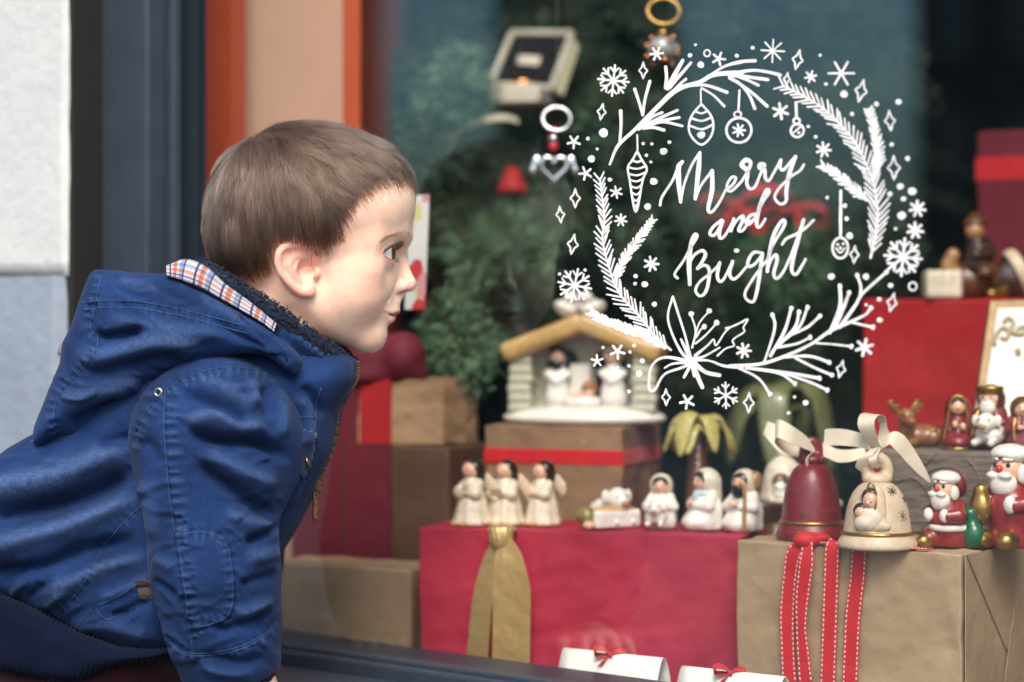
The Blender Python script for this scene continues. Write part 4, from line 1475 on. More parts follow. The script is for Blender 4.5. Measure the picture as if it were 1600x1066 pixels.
COLP = [(396, 470), (430, 492), (462, 514), (492, 534), (516, 547), (540, 552), (558, 561), (558, 590), (540, 618), (512, 620), (480, 600), (440, 565), (400, 530), (370, 500)]
COLW = [fromU(*p)[[0, 2]] for p in COLP]
def collar(P):
    d2 = poly2(P[0], P[2], COLW)
    hw, Rr = 0.084, 0.016
    wy = np.abs(P[1] - 1.8)
    hw = hw - 0.05 * np.clip((P[0] - fromU(470, 0)[0]) / 0.05, 0, 1)
    d = vlen(np.maximum(d2 + Rr * 0.45, 0), np.maximum(wy - (hw - Rr), 0)) + np.minimum(np.maximum(d2 + Rr * 0.45, wy - hw + Rr), 0) - Rr * 0.45
    q = collar_local(P)
    inner = vlen(q[0] / 0.068, q[1] / 0.062) - 1
    return smax(d, -np.maximum(inner * 0.06, -0.045 - q[2]), 0.006)
gv, gq = nets(collar, (-0.25, 1.70, 0.80), (-0.115, 1.90, 0.91), 0.0019)
gv = relax(gv, gq, 2)
gn = vnormals(gv, gq)
gv, w1 = folds(gv, gn, [([(505, 545), (507, 580), (500, 615)], 4, -5, 0, 1), ([(515, 560), (530, 585), (530, 612)], 8, 4), ([(440, 520), (470, 548), (500, 575)], 8, -6), ([(455, 515), (490, 548), (520, 570)], 8, 5)])
gv, w2 = puckers(gv, gn, [(470, 524), (495, 541), (520, 553), (552, 563)], 6, 10, 1.6, 3, 2)
co = npobj('collar', gv, gq, M_NAVY, jacket)
set_attr(co, 'wear', np.clip(w1 * 0.05 + w2 * 0.3, 0, 0.9))
gb = surf(gv, gq)
for pts in ([(400, 478), (430, 498), (462, 520), (492, 540), (518, 553), (552, 565)], [(506, 548), (506, 570), (503, 600)]):
    seam(gb, pts, co, rad=0.0005)

# zip: tape, teeth, slider and pull -----------------------------------------------
ZP = [(558, 563), (559.5, 580), (557, 595), (548, 608), (536, 624), (528.5, 642), (527, 660), (524, 685), (517, 708), (508, 730), (499, 748)]
zp = smooth_path([fromU(x - 1, y, 4) for x, y in ZP], 8)
zip_tape = ribbon('zip_tape', zp + np.array((-0.001, 0, 0)), np.array((0, 1, 0)), 0.020, 0.0014, M_NAVY_D, jacket)
seglen = np.concatenate(([0], np.cumsum(np.linalg.norm(np.diff(zp, axis=0), axis=1))))
V, F = [], []
for k, s_ in enumerate(np.arange(0.001, seglen[-1], 0.0021)):
    i = min(np.searchsorted(seglen, s_), len(zp) - 1)
    p = zp[i] + np.array((0.0012, -0.0035, 0))
    v, f_ = box_vf(p, (0.0012, 0.0026, 0.00062))
    b0 = len(V); V += v; F += [tuple(x + b0 for x in q) for q in f_]
obj('zip_teeth', V, F, M_BRASS, zip_tape, smooth=False)['kind'] = 'stuff'
zs = fromU(496, 757, 8)
zs_o = box('zip_slider', zs, (0.0035, 0.004, 0.0045), M_BRASS, jacket, roty(R(20)), 0.001)
V, F = tube_vf([zs + np.array((0.0006, -0.004, -0.003)) + np.array((0.003 * math.cos(a), 0, 0.003 * math.sin(a) - 0.002)) for a in np.linspace(0, 2 * math.pi, 17)], 0.0008, 6, False)
obj('pull_ring', V, F, M_BRASS, zs_o)
sdf_obj('pull_tab', lambda P: smax(rbox(P, zs + np.array((-0.0012, -0.004, -0.018)), (0.0022, 0.0009, 0.011), 0.0008), -sph(P, zs + np.array((-0.0012, -0.004, -0.0085)), 0.0009), 0.0004), zs + np.array((-0.006, -0.007, -0.032)), zs + np.array((0.004, 0.0, -0.003)), 0.0005, M_BRASS, zs_o)

# chest pocket flap, its button, placket seams, tape ---------------------------------
def patch_on(bvh, poly, lift, m, name, parent, res=3.0):
    """a flap of cloth lying on the surface inside a side-view outline"""
    poly = np.array(poly, float)
    lo, hi = poly.min(0), poly.max(0)
    xs = np.arange(lo[0] - res, hi[0] + 2 * res, res); ys = np.arange(lo[1] - res, hi[1] + 2 * res, res)
    idx = {}; V, F = [], []
    for i, x in enumerate(xs):
        for j, y in enumerate(ys):
            sd = float(poly2(np.array([x]), np.array([y]), poly)[0])
            if sd > res * 0.5: continue
            d = Vector(((x - 800) / FPX, 1.0, -(y - HZ) / FPX)).normalized()
            hit, nr, _, _ = bvh.ray_cast(Vector((0, 0, ZC)) + d * 0.6, d)
            if hit is None: continue
            idx[(i, j)] = len(V)
            V.append(np.array(hit) - np.array(d) * (lift * (0.35 + 0.65 * min(1, max(0, -sd / 4)))))
    for i in range(len(xs) - 1):
        for j in range(len(ys) - 1):
            k = [(i, j), (i, j + 1), (i + 1, j + 1), (i + 1, j)]
            if all(q in idx for q in k):
                F.append(tuple(idx[q] for q in k))
    o = obj(name, V, F, m, parent)
    s_ = o.modifiers.new('thick', 'SOLIDIFY'); s_.thickness = 0.0012; s_.offset = 0
    return o
flap = patch_on(tb, [(464, 668), (494, 677), (489, 712), (477, 746), (452, 741), (458, 705)], 0.0035, M_NAVY_D, 'pocket_flap', jacket)
for pts in ([(466, 672), (491, 679)], [(456, 738), (475, 742), (486, 710), (490, 682)]):
    seam(tb, pts, flap, rad=0.0005)
for pts in ([(502, 606), (495, 630), (493, 655), (491, 676)], [(462, 655), (478, 652), (492, 653)], [(478, 748), (462, 790), (450, 835)]):
    seam(tb, pts, jb)
q = drape(tb, [(462, 748), (447, 780), (434, 806)], 0.0012)
if len(q) > 3:
    ribbon('chest_tape', q, np.array((0.9, 0, 0.4)), 0.0075, 0.001, M_BROWN_TAPE, jacket)
q = drape(tb, [(482, 708), (481, 722), (478, 734)], 0.004)
if len(q) > 2:
    lathe('button', [(0.0008, 0.0015), (0.0045, 0.0013), (0.0052, 0), (0.0045, -0.001)], q[len(q) // 2], M_BRASS, flap, 20, roty(R(70)))
# rivet eyelet and its tab on the shoulder
q = drape(sb, [(238, 616), (247, 614), (256, 612)], 0.0008)
hb = surf(np.concatenate((tv, sv)), np.concatenate((tq, sq + len(tv))))
q = drape(hb, [(247, 613), (248, 613.5), (249, 614)], 0.0012, 2)
if len(q):
    V, F = tube_vf([q[1] + np.array((0.0028 * math.cos(a), -0.0006 - 0.001 * math.cos(a), 0.0028 * math.sin(a))) for a in np.linspace(0, 2 * math.pi, 21)], 0.0013, 8, False)
    obj('eyelet', V, F, M_STEEL, jacket)

# trousers and shoes --------------------------------------------------------------
trousers = bpy.data.objects.new('trousers', None); link(trousers); adopt(trousers, person)
trousers['label'] = 'maroon cotton trousers'
def trouser(P):
    d = ell(P, fromU(85, 1125, 0), (0.090, 0.088, 0.080))
    for s_ in (1, -1):
        d = smin(d, chain(P, [fromU(85, 1160, 70 * s_), fromU(95, 1500, 90 * s_), fromU(60, 1960, 90 * s_)], [0.062, 0.056, 0.050]), 0.02)
        d = smin(d, chain(P, [fromU(110, 1130, 70 * s_), fromU(215, 1100, 80 * s_)], [0.07, 0.046]), 0.05)
    return smax(d, -(P[2] - fromU(0, 2050)[2]), 0.006)
rv_, rq_ = nets(trouser, (-0.50, 1.66, 0.05), (-0.22, 1.94, 0.66), 0.005)
rn_ = vnormals(rv_, rq_)
rv_ = wrinkle(rv_, rn_, 0.003, 22, 31)
rv_, _w = folds(rv_, rn_, [([(120, 1075), (170, 1052), (220, 1048)], 6, 8), ([(150, 1085), (200, 1062), (260, 1066)], 6, -8)])
tr = npobj('trouser_legs', rv_, rq_, M_MAROON, trousers)
trb = surf(rv_, rq_)
for pts in ([(125, 1066), (165, 1052), (215, 1040)], [(190, 1062), (235, 1046), (275, 1058)], [(215, 1072), (245, 1052), (262, 1046)]):
    seam(trb, pts, tr, M_MAROON)
M_SHOE = mat('dark_shoe_leather', (0.03, 0.028, 0.03), 0.5, var=0.4, bump=0.0006)
for s_ in (1, -1):
    c = fromU(75, 2120, 100 * s_)
    sdf_obj('shoe', lambda P, c=c: smax(smin(ell(P, c + np.array((0.03, 0, -0.005)), (0.085, 0.036, 0.034)), ell(P, c + np.array((-0.02, 0, 0.02)), (0.045, 0.034, 0.045)), 0.02), -(P[2] - 0.004), 0.005), c + np.array((-0.1, -0.06, -0.06)), c + np.array((0.14, 0.06, 0.09)), 0.004, M_SHOE, trousers)
# ------------------------------------------------------------------ the window display
def ceramic(name, c, var=0.12, rough=0.32, coat=0.35):
    return mat(name, c, rough, var=var, vscale=160, coat=coat, bump=0.0003, bscale=260)
C_CREAM = ceramic('cream_ceramic', (0.74, 0.66, 0.52), 0.22)
C_WHITE = ceramic('white_ceramic', (0.80, 0.77, 0.71), 0.15)
C_BISQUE = ceramic('bisque_ceramic', (0.66, 0.52, 0.37), 0.2, 0.5, 0.1)
C_RED = ceramic('brick_red_ceramic', (0.26, 0.020, 0.022), 0.35)
C_BURG = ceramic('burgundy_ceramic', (0.20, 0.014, 0.022), 0.3, 0.4, 0.2)
C_SKIN = ceramic('flesh_ceramic', (0.72, 0.42, 0.29), 0.1)
C_HAIR = ceramic('dark_hair_ceramic', (0.022, 0.013, 0.010), 0.4)
C_GOLD = mat('gold_lustre', (0.52, 0.33, 0.10), 0.28, 0.9, var=0.35, vscale=250)
C_TAN = ceramic('tan_ceramic', (0.42, 0.22, 0.09), 0.3)
C_OCHRE = ceramic('ochre_ceramic', (0.55, 0.35, 0.13), 0.3, 0.4)
C_OLIVE = ceramic('olive_ceramic', (0.25, 0.22, 0.07), 0.3)
C_BROWN = ceramic('brown_ceramic', (0.13, 0.052, 0.022), 0.4)
C_DBROWN = ceramic('dark_brown_ceramic', (0.045, 0.022, 0.013), 0.4)
C_BLACK = ceramic('black_ceramic', (0.008, 0.007, 0.007), 0.3, 0.2)
C_STONE = ceramic('grey_green_ceramic', (0.50, 0.50, 0.38), 0.22, 0.5, 0.15)
C_GREEN = ceramic('green_ceramic', (0.012, 0.11, 0.045), 0.3)
C_BLUEW = ceramic('pale_blue_ceramic', (0.50, 0.60, 0.68), 0.15)
C_ROSE = ceramic('red_nose_ceramic', (0.50, 0.02, 0.03), 0.1)

def kraft(name, c, c2):
    return mat(name, c, 0.75, dark=c2, vscale=14, bump=0.0022, bscale=38, bdetail=9)
K_LIGHT = kraft('kraft_paper', (0.385, 0.275, 0.170), (0.29, 0.20, 0.118))
K_BROWN = kraft('brown_kraft_paper', (0.27, 0.165, 0.095), (0.20, 0.12, 0.07))
K_TAN = kraft('tan_kraft_paper', (0.42, 0.27, 0.155), (0.33, 0.20, 0.11))
K_DARK = kraft('dark_brown_paper', (0.115, 0.06, 0.034), (0.08, 0.04, 0.022))
K_CRIM = kraft('crimson_paper', (0.40, 0.020, 0.050), (0.31, 0.014, 0.038))
K_RED = kraft('red_paper', (0.42, 0.012, 0.016), (0.33, 0.008, 0.012))
K_BURG = kraft('burgundy_paper', (0.15, 0.010, 0.024), (0.11, 0.008, 0.018))
R_RED = mat('red_grosgrain', (0.55, 0.012, 0.018), 0.6, var=0.15, vscale=60, bump=0.0004, bscale=900, sheen=0.2)
R_GOLD = mat('gold_satin', (0.62, 0.44, 0.20), 0.32, 0.5, dark=(0.50, 0.33, 0.13), vscale=24, bump=0.0012, bscale=90, sheen=0.4)
R_CREAM = mat('cream_satin', (0.78, 0.68, 0.54), 0.45, var=0.12, vscale=50, bump=0.0004, bscale=120, sheen=0.3)
M_STW = mat('white_thread', (0.85, 0.80, 0.78), 0.7)

def plan(px, Y):
    return np.array(((px - 800) / FPX * Y, Y))

def lumpy(o, amp, scale, seed=0, cuts=14, crease=0):
    """subdivide a box and give its paper faces a soft unevenness"""
    import bmesh
    bm = bmesh.new(); bm.from_mesh(o.data)
    bmesh.ops.subdivide_edges(bm, edges=bm.edges[:], cuts=cuts, use_grid_fill=True)
    P = np.array([v.co[:] for v in bm.verts])
    bm.normal_update()
    N_ = np.array([v.normal[:] for v in bm.verts])
    d = noise3(P, scale, seed, 3) * amp
    rg_ = np.random.default_rng(seed + 5)
    for _ in range(crease):                       # folds left in the wrapping paper
        c_ = P[rg_.integers(len(P))]; nn_ = rg_.normal(0, 1, 3) * np.array((1, 1, 1.6)); nn_ /= np.linalg.norm(nn_)
        q_ = (P - c_) @ nn_; far = np.linalg.norm(P - c_, axis=1)
        d += rg_.uniform(-0.0016, 0.0012) * np.exp(-(q_ / 0.0045) ** 2) * np.exp(-(far / rg_.uniform(0.06, 0.18)) ** 2)
    for v, p, n, k in zip(bm.verts, P, N_, d):
        v.co = Vector(p + n * k)
    bm.to_mesh(o.data); bm.free()
    o.data.polygons.foreach_set('use_smooth', np.ones(len(o.data.polygons), dtype=bool))
    o.data.set_sharp_from_angle(angle=R(50))
    return o

class Box:
    """a wrapped box: front edge from plan point A (left) to B (right), depth backwards"""
    def __init__(self, name, label, cat, A, B, depth, z0, z1, m, group=None, skew=0.0, amp=0.0024, bev=0.003, crease=0):
        self.A, self.B = np.array(A, float), np.array(B, float)
        d = self.B - self.A; self.L = np.linalg.norm(d); self.u = d / self.L
        n = np.array((-self.u[1], self.u[0]))
        if n[1] < 0: n = -n
        self.n = n; self.z0, self.z1, self.depth = z0, z1, depth
        c = (self.A + self.B) / 2
        self.root = thing(name, label, cat, group, loc=(c[0] + n[0] * depth / 2, c[1] + n[1] * depth / 2, z0))
        rot = np.array(((self.u[0], n[0], 0), (self.u[1], n[1], 0), (0, 0, 1)))
        self.rot = rot
        self.cw = np.array((c[0] + n[0] * depth / 2, c[1] + n[1] * depth / 2, (z0 + z1) / 2))
        self.body = box('wrapped_box', self.cw, (self.L / 2, depth / 2, (z1 - z0) / 2), m, None, rot)
        lumpy(self.body, amp, 30, seed=int(z1 * 1000) % 50, cuts=52 if crease else 14, crease=crease)
        if bev: bevel(self.body, bev, 2)
        adopt(self.body, self.root)
    def front(self, px, py, off=0.0):
        """where the camera ray of (px, py) meets the front face"""
        n3 = np.array((self.n[0], self.n[1], 0)); a = np.array((self.A[0], self.A[1], 0)) - n3 * off
        d = np.array(((px - 800) / FPX, 1.0, -(py - HZ) / FPX))
        t = np.dot(n3, a) / np.dot(n3, d)
        p = d * t; p[2] += ZC
        return p
    def fpt(self, s, z, off=0.0):
        p = self.A + self.u * s - self.n * off
        return np.array((p[0], p[1], z))
    def band(self, z0, z1, m, name='ribbon_band', off=0.0012, parent=None):
        o = box(name, np.array((self.cw[0], self.cw[1], (z0 + z1) / 2)), (self.L / 2 + off, self.depth / 2 + off, (z1 - z0) / 2), m, None, self.rot)
        bevel(o, 0.0006, 1)
        return adopt(o, self.root)

def zpx(py, Y):
    return ZC - (py - HZ) / FPX * Y

TOP = ZC - 0.1885
# --- front row of boxes
b_red = Box('gift_box', 'long crimson paper box with a gold ribbon tied at its top edge', 'gift box', plan(657, 1.986), plan(1158, 1.897), 0.115, Z_FLOOR, TOP - 0.001, K_CRIM, crease=26)
b_kr = Box('gift_box', 'large kraft paper box with stitched red ribbons hanging down its front', 'gift box', plan(1152, 1.860), plan(1502, 1.750), 0.24, Z_FLOOR, TOP, K_LIGHT, crease=34)
b_low = Box('gift_box', 'pale kraft box low on the display floor behind the boy', 'gift box', plan(425, 2.10), plan(642, 2.035), 0.06, Z_FLOOR, zpx(888, 2.04), K_LIGHT)
b_mid = Box('gift_box', 'tall brown box with red bands below the bright kraft box, shade painted into its colours', 'gift box', plan(455, 2.215), plan(700, 2.135), 0.085, Z_FLOOR, zpx(697, 2.15), K_DARK)  # shade on this lower box is put into darker paper and bands
b_up = Box('gift_box', 'bright kraft box with a red ribbon and big bow behind the boy', 'gift box', plan(470, 2.213), plan(692, 2.140), 0.075, zpx(697, 2.15) + 0.0015, zpx(592, 2.15), K_TAN, crease=12)
b_sh = Box('gift_box', 'brown kraft box with a single red band, under the ceramic stable', 'gift box', plan(758, 2.135), plan(972, 2.085), 0.125, Z_FLOOR, ZC - 0.1035, K_BROWN, crease=14)
b_back = Box('gift_box', 'plain red box standing behind the leaning white plaque', 'gift box', plan(1346, 2.24), plan(1590, 2.12), 0.22, Z_FLOOR, zpx(467, 2.16), K_RED)
b_top = Box('gift_box', 'dark red gift box with a ribbed ribbon, up at the right edge', 'gift box', plan(1526, 2.40), plan(1720, 2.32), 0.16, zpx(470, 2.40), zpx(206, 2.40), K_BURG)
b_top2 = Box('shelf_box', 'plain dark box carrying the upper red gift box', 'box', plan(1500, 2.44), plan(1760, 2.36), 0.2, Z_FLOOR, zpx(470, 2.40) - 0.001, K_DARK)
# folded end flaps of the wrapping on the big kraft box's right side
def side_flap(bx, pts, lift):
    q = []
    for a_, z_ in pts:
        p_ = bx.B + bx.n * a_ * bx.depth + bx.u * lift
        q.append(np.array((p_[0], p_[1], bx.z0 + z_ * (bx.z1 - bx.z0))))
    off_ = np.array((bx.u[0], bx.u[1], 0)) * 0.0007
    k_ = len(q)
    o_ = obj('paper_flap', q + [p_ + off_ for p_ in q], [tuple(range(k_ - 1, -1, -1)), tuple(range(k_, 2 * k_))] + [(i_, (i_ + 1) % k_, (i_ + 1) % k_ + k_, i_ + k_) for i_ in range(k_)], K_LIGHT, None, smooth=False)
    adopt(o_, bx.root)
side_flap(b_kr, [(0.01, 0.995), (0.99, 0.995), (0.62, 0.40), (0.38, 0.40)], 0.0035)
side_flap(b_kr, [(0.01, 0.02), (0.01, 0.985), (0.40, 0.40), (0.34, 0.02)], 0.0022)
side_flap(b_kr, [(0.30, 0.02), (0.44, 0.62), (0.56, 0.62), (0.70, 0.02)], 0.0048)
b_sh.band(zpx(727, 2.1), zpx(703, 2.1), R_RED)
b_top.band(zpx(283, 2.4), zpx(247, 2.4), R_RED)
# bands on the stacked boxes behind the boy; the lower pair darkened for shade
for bx, lst, m in ((b_up, ((476, 560, K_BURG), (564, 612, K_RED)), None), (b_mid, ((462, 536, K_BURG), (540, 612, K_BURG)), None)):
    for x0, x1, mm in lst:
        p0, p1 = bx.front(x0, 690), bx.front(x1, 690)
        s0 = np.dot(p0[:2] - bx.A, bx.u); s1 = np.dot(p1[:2] - bx.A, bx.u)
        c = bx.A + bx.u * (s0 + s1) / 2 + bx.n * bx.depth / 2
        adopt(box('ribbon_band', (c[0], c[1], (bx.z0 + bx.z1) / 2), ((s1 - s0) / 2, bx.depth / 2 + 0.002, (bx.z1 - bx.z0) / 2 + 0.0015), mm, None, bx.rot), bx.root)
# a sagging red cloth bow on the kraft box
def bow(root, c, size, m, tilt=0.0, tails=True, name='bow'):
    ca_, sa_ = math.cos(tilt), math.sin(tilt)
    def L_(x, y, z):
        return np.array(c) + size * np.array((x * ca_ - z * sa_, y, x * sa_ + z * ca_))
    lst = []
    for s_ in (-1, 1):
        pts = smooth_path([L_(0, 0, 0), L_(0.35 * s_, -0.1, 0.28), L_(0.85 * s_, -0.12, 0.34), L_(1.0 * s_, 0.05, 0.02), L_(0.75 * s_, 0.18, -0.14), L_(0.3 * s_, 0.12, -0.06), L_(0, 0.02, 0)], 6)
        wd = np.interp(np.linspace(0, 1, len(pts)), [0, .25, .5, .75, 1], [0.16, 0.42, 0.5, 0.42, 0.16]) * size
        sd = np.tile(np.array((0.25 * sa_, 0.75, 0.62)), (len(pts), 1)); sd /= np.linalg.norm(sd, axis=1)[:, None]
        lst.append(ribbon_vf(pts, sd, wd, 0.03 * size))
        if tails:
            pts = smooth_path([L_(0, -0.05, 0), L_(0.3 * s_, -0.15, -0.35), L_(0.55 * s_, -0.12, -0.8)], 6)
            lst.append(ribbon_vf(pts, np.array((0.95, 0.1, 0.3)), np.linspace(0.16, 0.42, len(pts)) * size, 0.03 * size))
    v, f = join_vf(lst)
    o = obj(name, v, f, m, None)
    adopt(o, root)
    k = sdf_obj('knot', lambda P: ell(P, np.array(c) + np.array((0, -0.05 * size, 0)), (0.17 * size, 0.15 * size, 0.17 * size)), np.array(c) - 0.3 * size, np.array(c) + 0.3 * size, 0.05 * size, m)
    k.parent = o
    return o
cb = b_up.front(612, 560) + np.array((0, 0.02, 0))
sdf_obj('puffed_bow_loop', lambda P: smin(smin(ell(P, W(632, 560, 2.18), (0.022, 0.03, 0.027)), ell(P, W(585, 556, 2.20), (0.033, 0.03, 0.024)), 0.014), cone(P, W(560, 588, 2.18), W(655, 588, 2.17), 0.009, 0.007), 0.012), W(530, 610, 2.12), W(700, 500, 2.26), 0.004, K_BURG, None)
adopt(bpy.data.objects['puffed_bow_loop'], b_up.root)

# --- gold ribbon on the crimson box
gr_ = thing('ribbon', 'gold satin ribbon knotted over the edge of the crimson box', 'ribbon', loc=b_red.front(785, 850))
def fpath(bx, pts, off):
    return smooth_path([bx.front(x, y, o_ if o_ is not None else off) for (x, y, o_) in pts], 8)
def fribbon(bx, pts, wpx, m, name, root, off=0.003, t=0.0007, lean=0.0):
    p = fpath(bx, [(q[0], q[1], q[2] if len(q) > 2 else None) for q in pts], off)
    w = np.interp(np.linspace(0, 1, len(p)), np.linspace(0, 1, len(wpx)), wpx) * 1.93 / FPX
    u3 = np.array((bx.u[0], bx.u[1], 0)); T = np.gradient(p, axis=0); n3 = np.array((bx.n[0], bx.n[1], 0))
    sd = np.cross(T, n3); sd /= np.maximum(np.linalg.norm(sd, axis=1), 1e-9)[:, None]
    sd = sd * np.where(sd @ u3 > 0, 1, -1)[:, None] - n3 * lean; sd /= np.linalg.norm(sd, axis=1)[:, None]
    o = ribbon(name, p, sd, w, t, m)
    adopt(o, root)
    return o, p, sd, w
fribbon(b_red, [(778, 842, 0.012), (766, 880, 0.012), (755, 930, 0.013), (749, 985, 0.013), (743, 1060, 0.013)], [18, 36, 44, 46, 50], R_GOLD, 'ribbon_tail', gr_, lean=0.55)
fribbon(b_red, [(788, 842, 0.012), (794, 872, 0.018), (799, 920, 0.018), (799, 980, 0.016), (798, 1060, 0.015)], [20, 46, 62, 62, 62], R_GOLD, 'ribbon_tail', gr_)
kc = b_red.front(783, 838, 0.012)
adopt(sdf_obj('ribbon_knot', lambda P: smin(ell(P, kc + np.array((0, 0, -0.002)), (0.0105, 0.0065, 0.0105)), ell(P, kc + np.array((0.001, 0.004, 0.006)), (0.013, 0.007, 0.004)), 0.006) + 0.0003 * np.sin(P[0] * 1500 + 300 * P[2]), kc - 0.03, kc + 0.03, 0.0010, R_GOLD), gr_)
p = smooth_path([kc + np.array((0, 0.004, 0.006)), kc + np.array((0.002, 0.03, 0.008)), kc + np.array((0.005, 0.07, 0.0085)), kc + np.array((0.008, 0.11, 0.0085))], 6)
adopt(ribbon('ribbon_over_top', p, np.array((1, 0, 0)), 0.018, 0.0007, R_GOLD), gr_)

# --- red stitched ribbons on the kraft box
rr_ = thing('ribbon', 'red ribbons with white edge stitching hanging down the big kraft box', 'ribbon', loc=b_kr.front(1290, 860))
def stitched(pts, wpx, t=0.0008, per=0.0042):
    o, p, sd, w = fribbon(b_kr, pts, wpx, R_RED, 'ribbon_strand', rr_, 0.003, t)
    p = np.array(p); T = np.gradient(p, axis=0); T /= np.linalg.norm(T, axis=1)[:, None]
    n3 = np.cross(T, sd); n3 /= np.linalg.norm(n3, axis=1)[:, None]
    n3 *= np.where((n3 @ np.array((b_kr.n[0], b_kr.n[1], 0)) > 0), -1, 1)[:, None]
    cum = np.concatenate(([0], np.cumsum(np.linalg.norm(np.diff(p, axis=0), axis=1))))
    lst = []
    for e in (-1, 1):
        for s_ in np.arange(0.001, cum[-1] - 0.002, per):
            q = []
            for s2 in (s_, s_ + per * 0.3, s_ + per * 0.6):
                i = np.array([np.interp(s2, cum, p[:, k]) for k in range(3)])
                sdv = np.array([np.interp(s2, cum, sd[:, k]) for k in range(3)]); nv = np.array([np.interp(s2, cum, n3[:, k]) for k in range(3)])
                q.append(i + sdv * np.interp(s2, cum, w) * 0.41 * e + nv * (t * 0.5 + 0.0002))
            lst.append(tube_vf(q, 0.00042, 5))
    v, f = join_vf(lst)
    st = obj('edge_stitching', v, f, M_STW, None, kind='stuff')
    st.parent = o
    return o
stitched([(1256, 846, 0.006), (1240, 866, 0.008), (1234, 905, 0.006), (1230, 960, 0.006), (1231, 1015, 0.006), (1234, 1075, 0.006)], [20, 24, 22, 24, 22, 24])
stitched([(1262, 846, 0.008), (1260, 880, 0.012), (1254, 930, 0.010), (1252, 980, 0.010), (1256, 1030, 0.010), (1260, 1075, 0.010)], [16, 24, 22, 16, 20, 22])
stitched([(1308, 846, -0.002), (1301, 856, 0.004), (1299, 900, 0.004), (1297, 960, 0.004), (1295, 1020, 0.004), (1293, 1075, 0.004)], [20, 23, 24, 24, 24, 24])
stitched([(1352, 848, -0.002), (1343, 860, 0.004), (1340, 900, 0.004), (1333, 960, 0.004), (1330, 1020, 0.004), (1328, 1075, 0.004)], [20, 23, 24, 24, 24, 24])
kq = b_kr.front(1260, 846, 0.004) + np.array((0, 0, 0.001))
adopt(sdf_obj('ribbon_knot', lambda P: smin(ell(P, kq, (0.011, 0.008, 0.0075)), ell(P, kq + np.array((0.012, 0.002, 0.002)), (0.008, 0.006, 0.004)), 0.004), kq - 0.03, kq + 0.03, 0.0015, R_RED), rr_)
q0_ = b_kr.front(1266, 845, -0.003); q0_[2] = TOP + 0.0022
q1_ = b_kr.front(1455, 852, -0.004); q1_[2] = TOP + 0.0022
pp = np.array([q0_ + (q1_ - q0_) * t for t in np.linspace(0, 1, 12)])
adopt(ribbon('ribbon_over_top', pp, np.array((b_kr.n[0], b_kr.n[1], 0)), 0.011, 0.0008, R_RED), rr_)
lst = [tube_vf([q0_ + (q1_ - q0_) * t + np.array((0, 0, 0.0006)) - np.array((b_kr.n[0], b_kr.n[1], 0)) * 0.0042, q0_ + (q1_ - q0_) * (t + 0.013) + np.array((0, 0, 0.0006)) - np.array((b_kr.n[0], b_kr.n[1], 0)) * 0.0042], 0.0004, 5) for t in np.arange(0, 0.98, 0.026)]
v, f = join_vf(lst)
adopt(obj('edge_stitching', v, f, M_STW, None, kind='stuff'), rr_)

# --- figurine helpers: local frame, x to the figure's left of the picture's right, -y towards the viewer, z up
def fig(name, label, cat, px, Y, z, rot=0.0, group=None, scale=1.0):
    p = W(px, 500, Y); p[2] = z
    o = thing(name, label, cat, group, loc=p)
    o.rotation_euler = (0, 0, rot)
    o.scale = (scale, scale, scale)
    return o
def sp(root, name, fn, lo, hi, h, m):
    return sdf_obj(name, fn, lo, hi, h, m, root)
def eye_dots(root, pts, r=0.0007, m=None):
    for p in pts:
        sp(root, 'eye', lambda P, p=p: ell(P, p, (r, r, r * 1.2)), np.array(p) - 3 * r, np.array(p) + 3 * r, r * 0.5, m or C_BLACK)

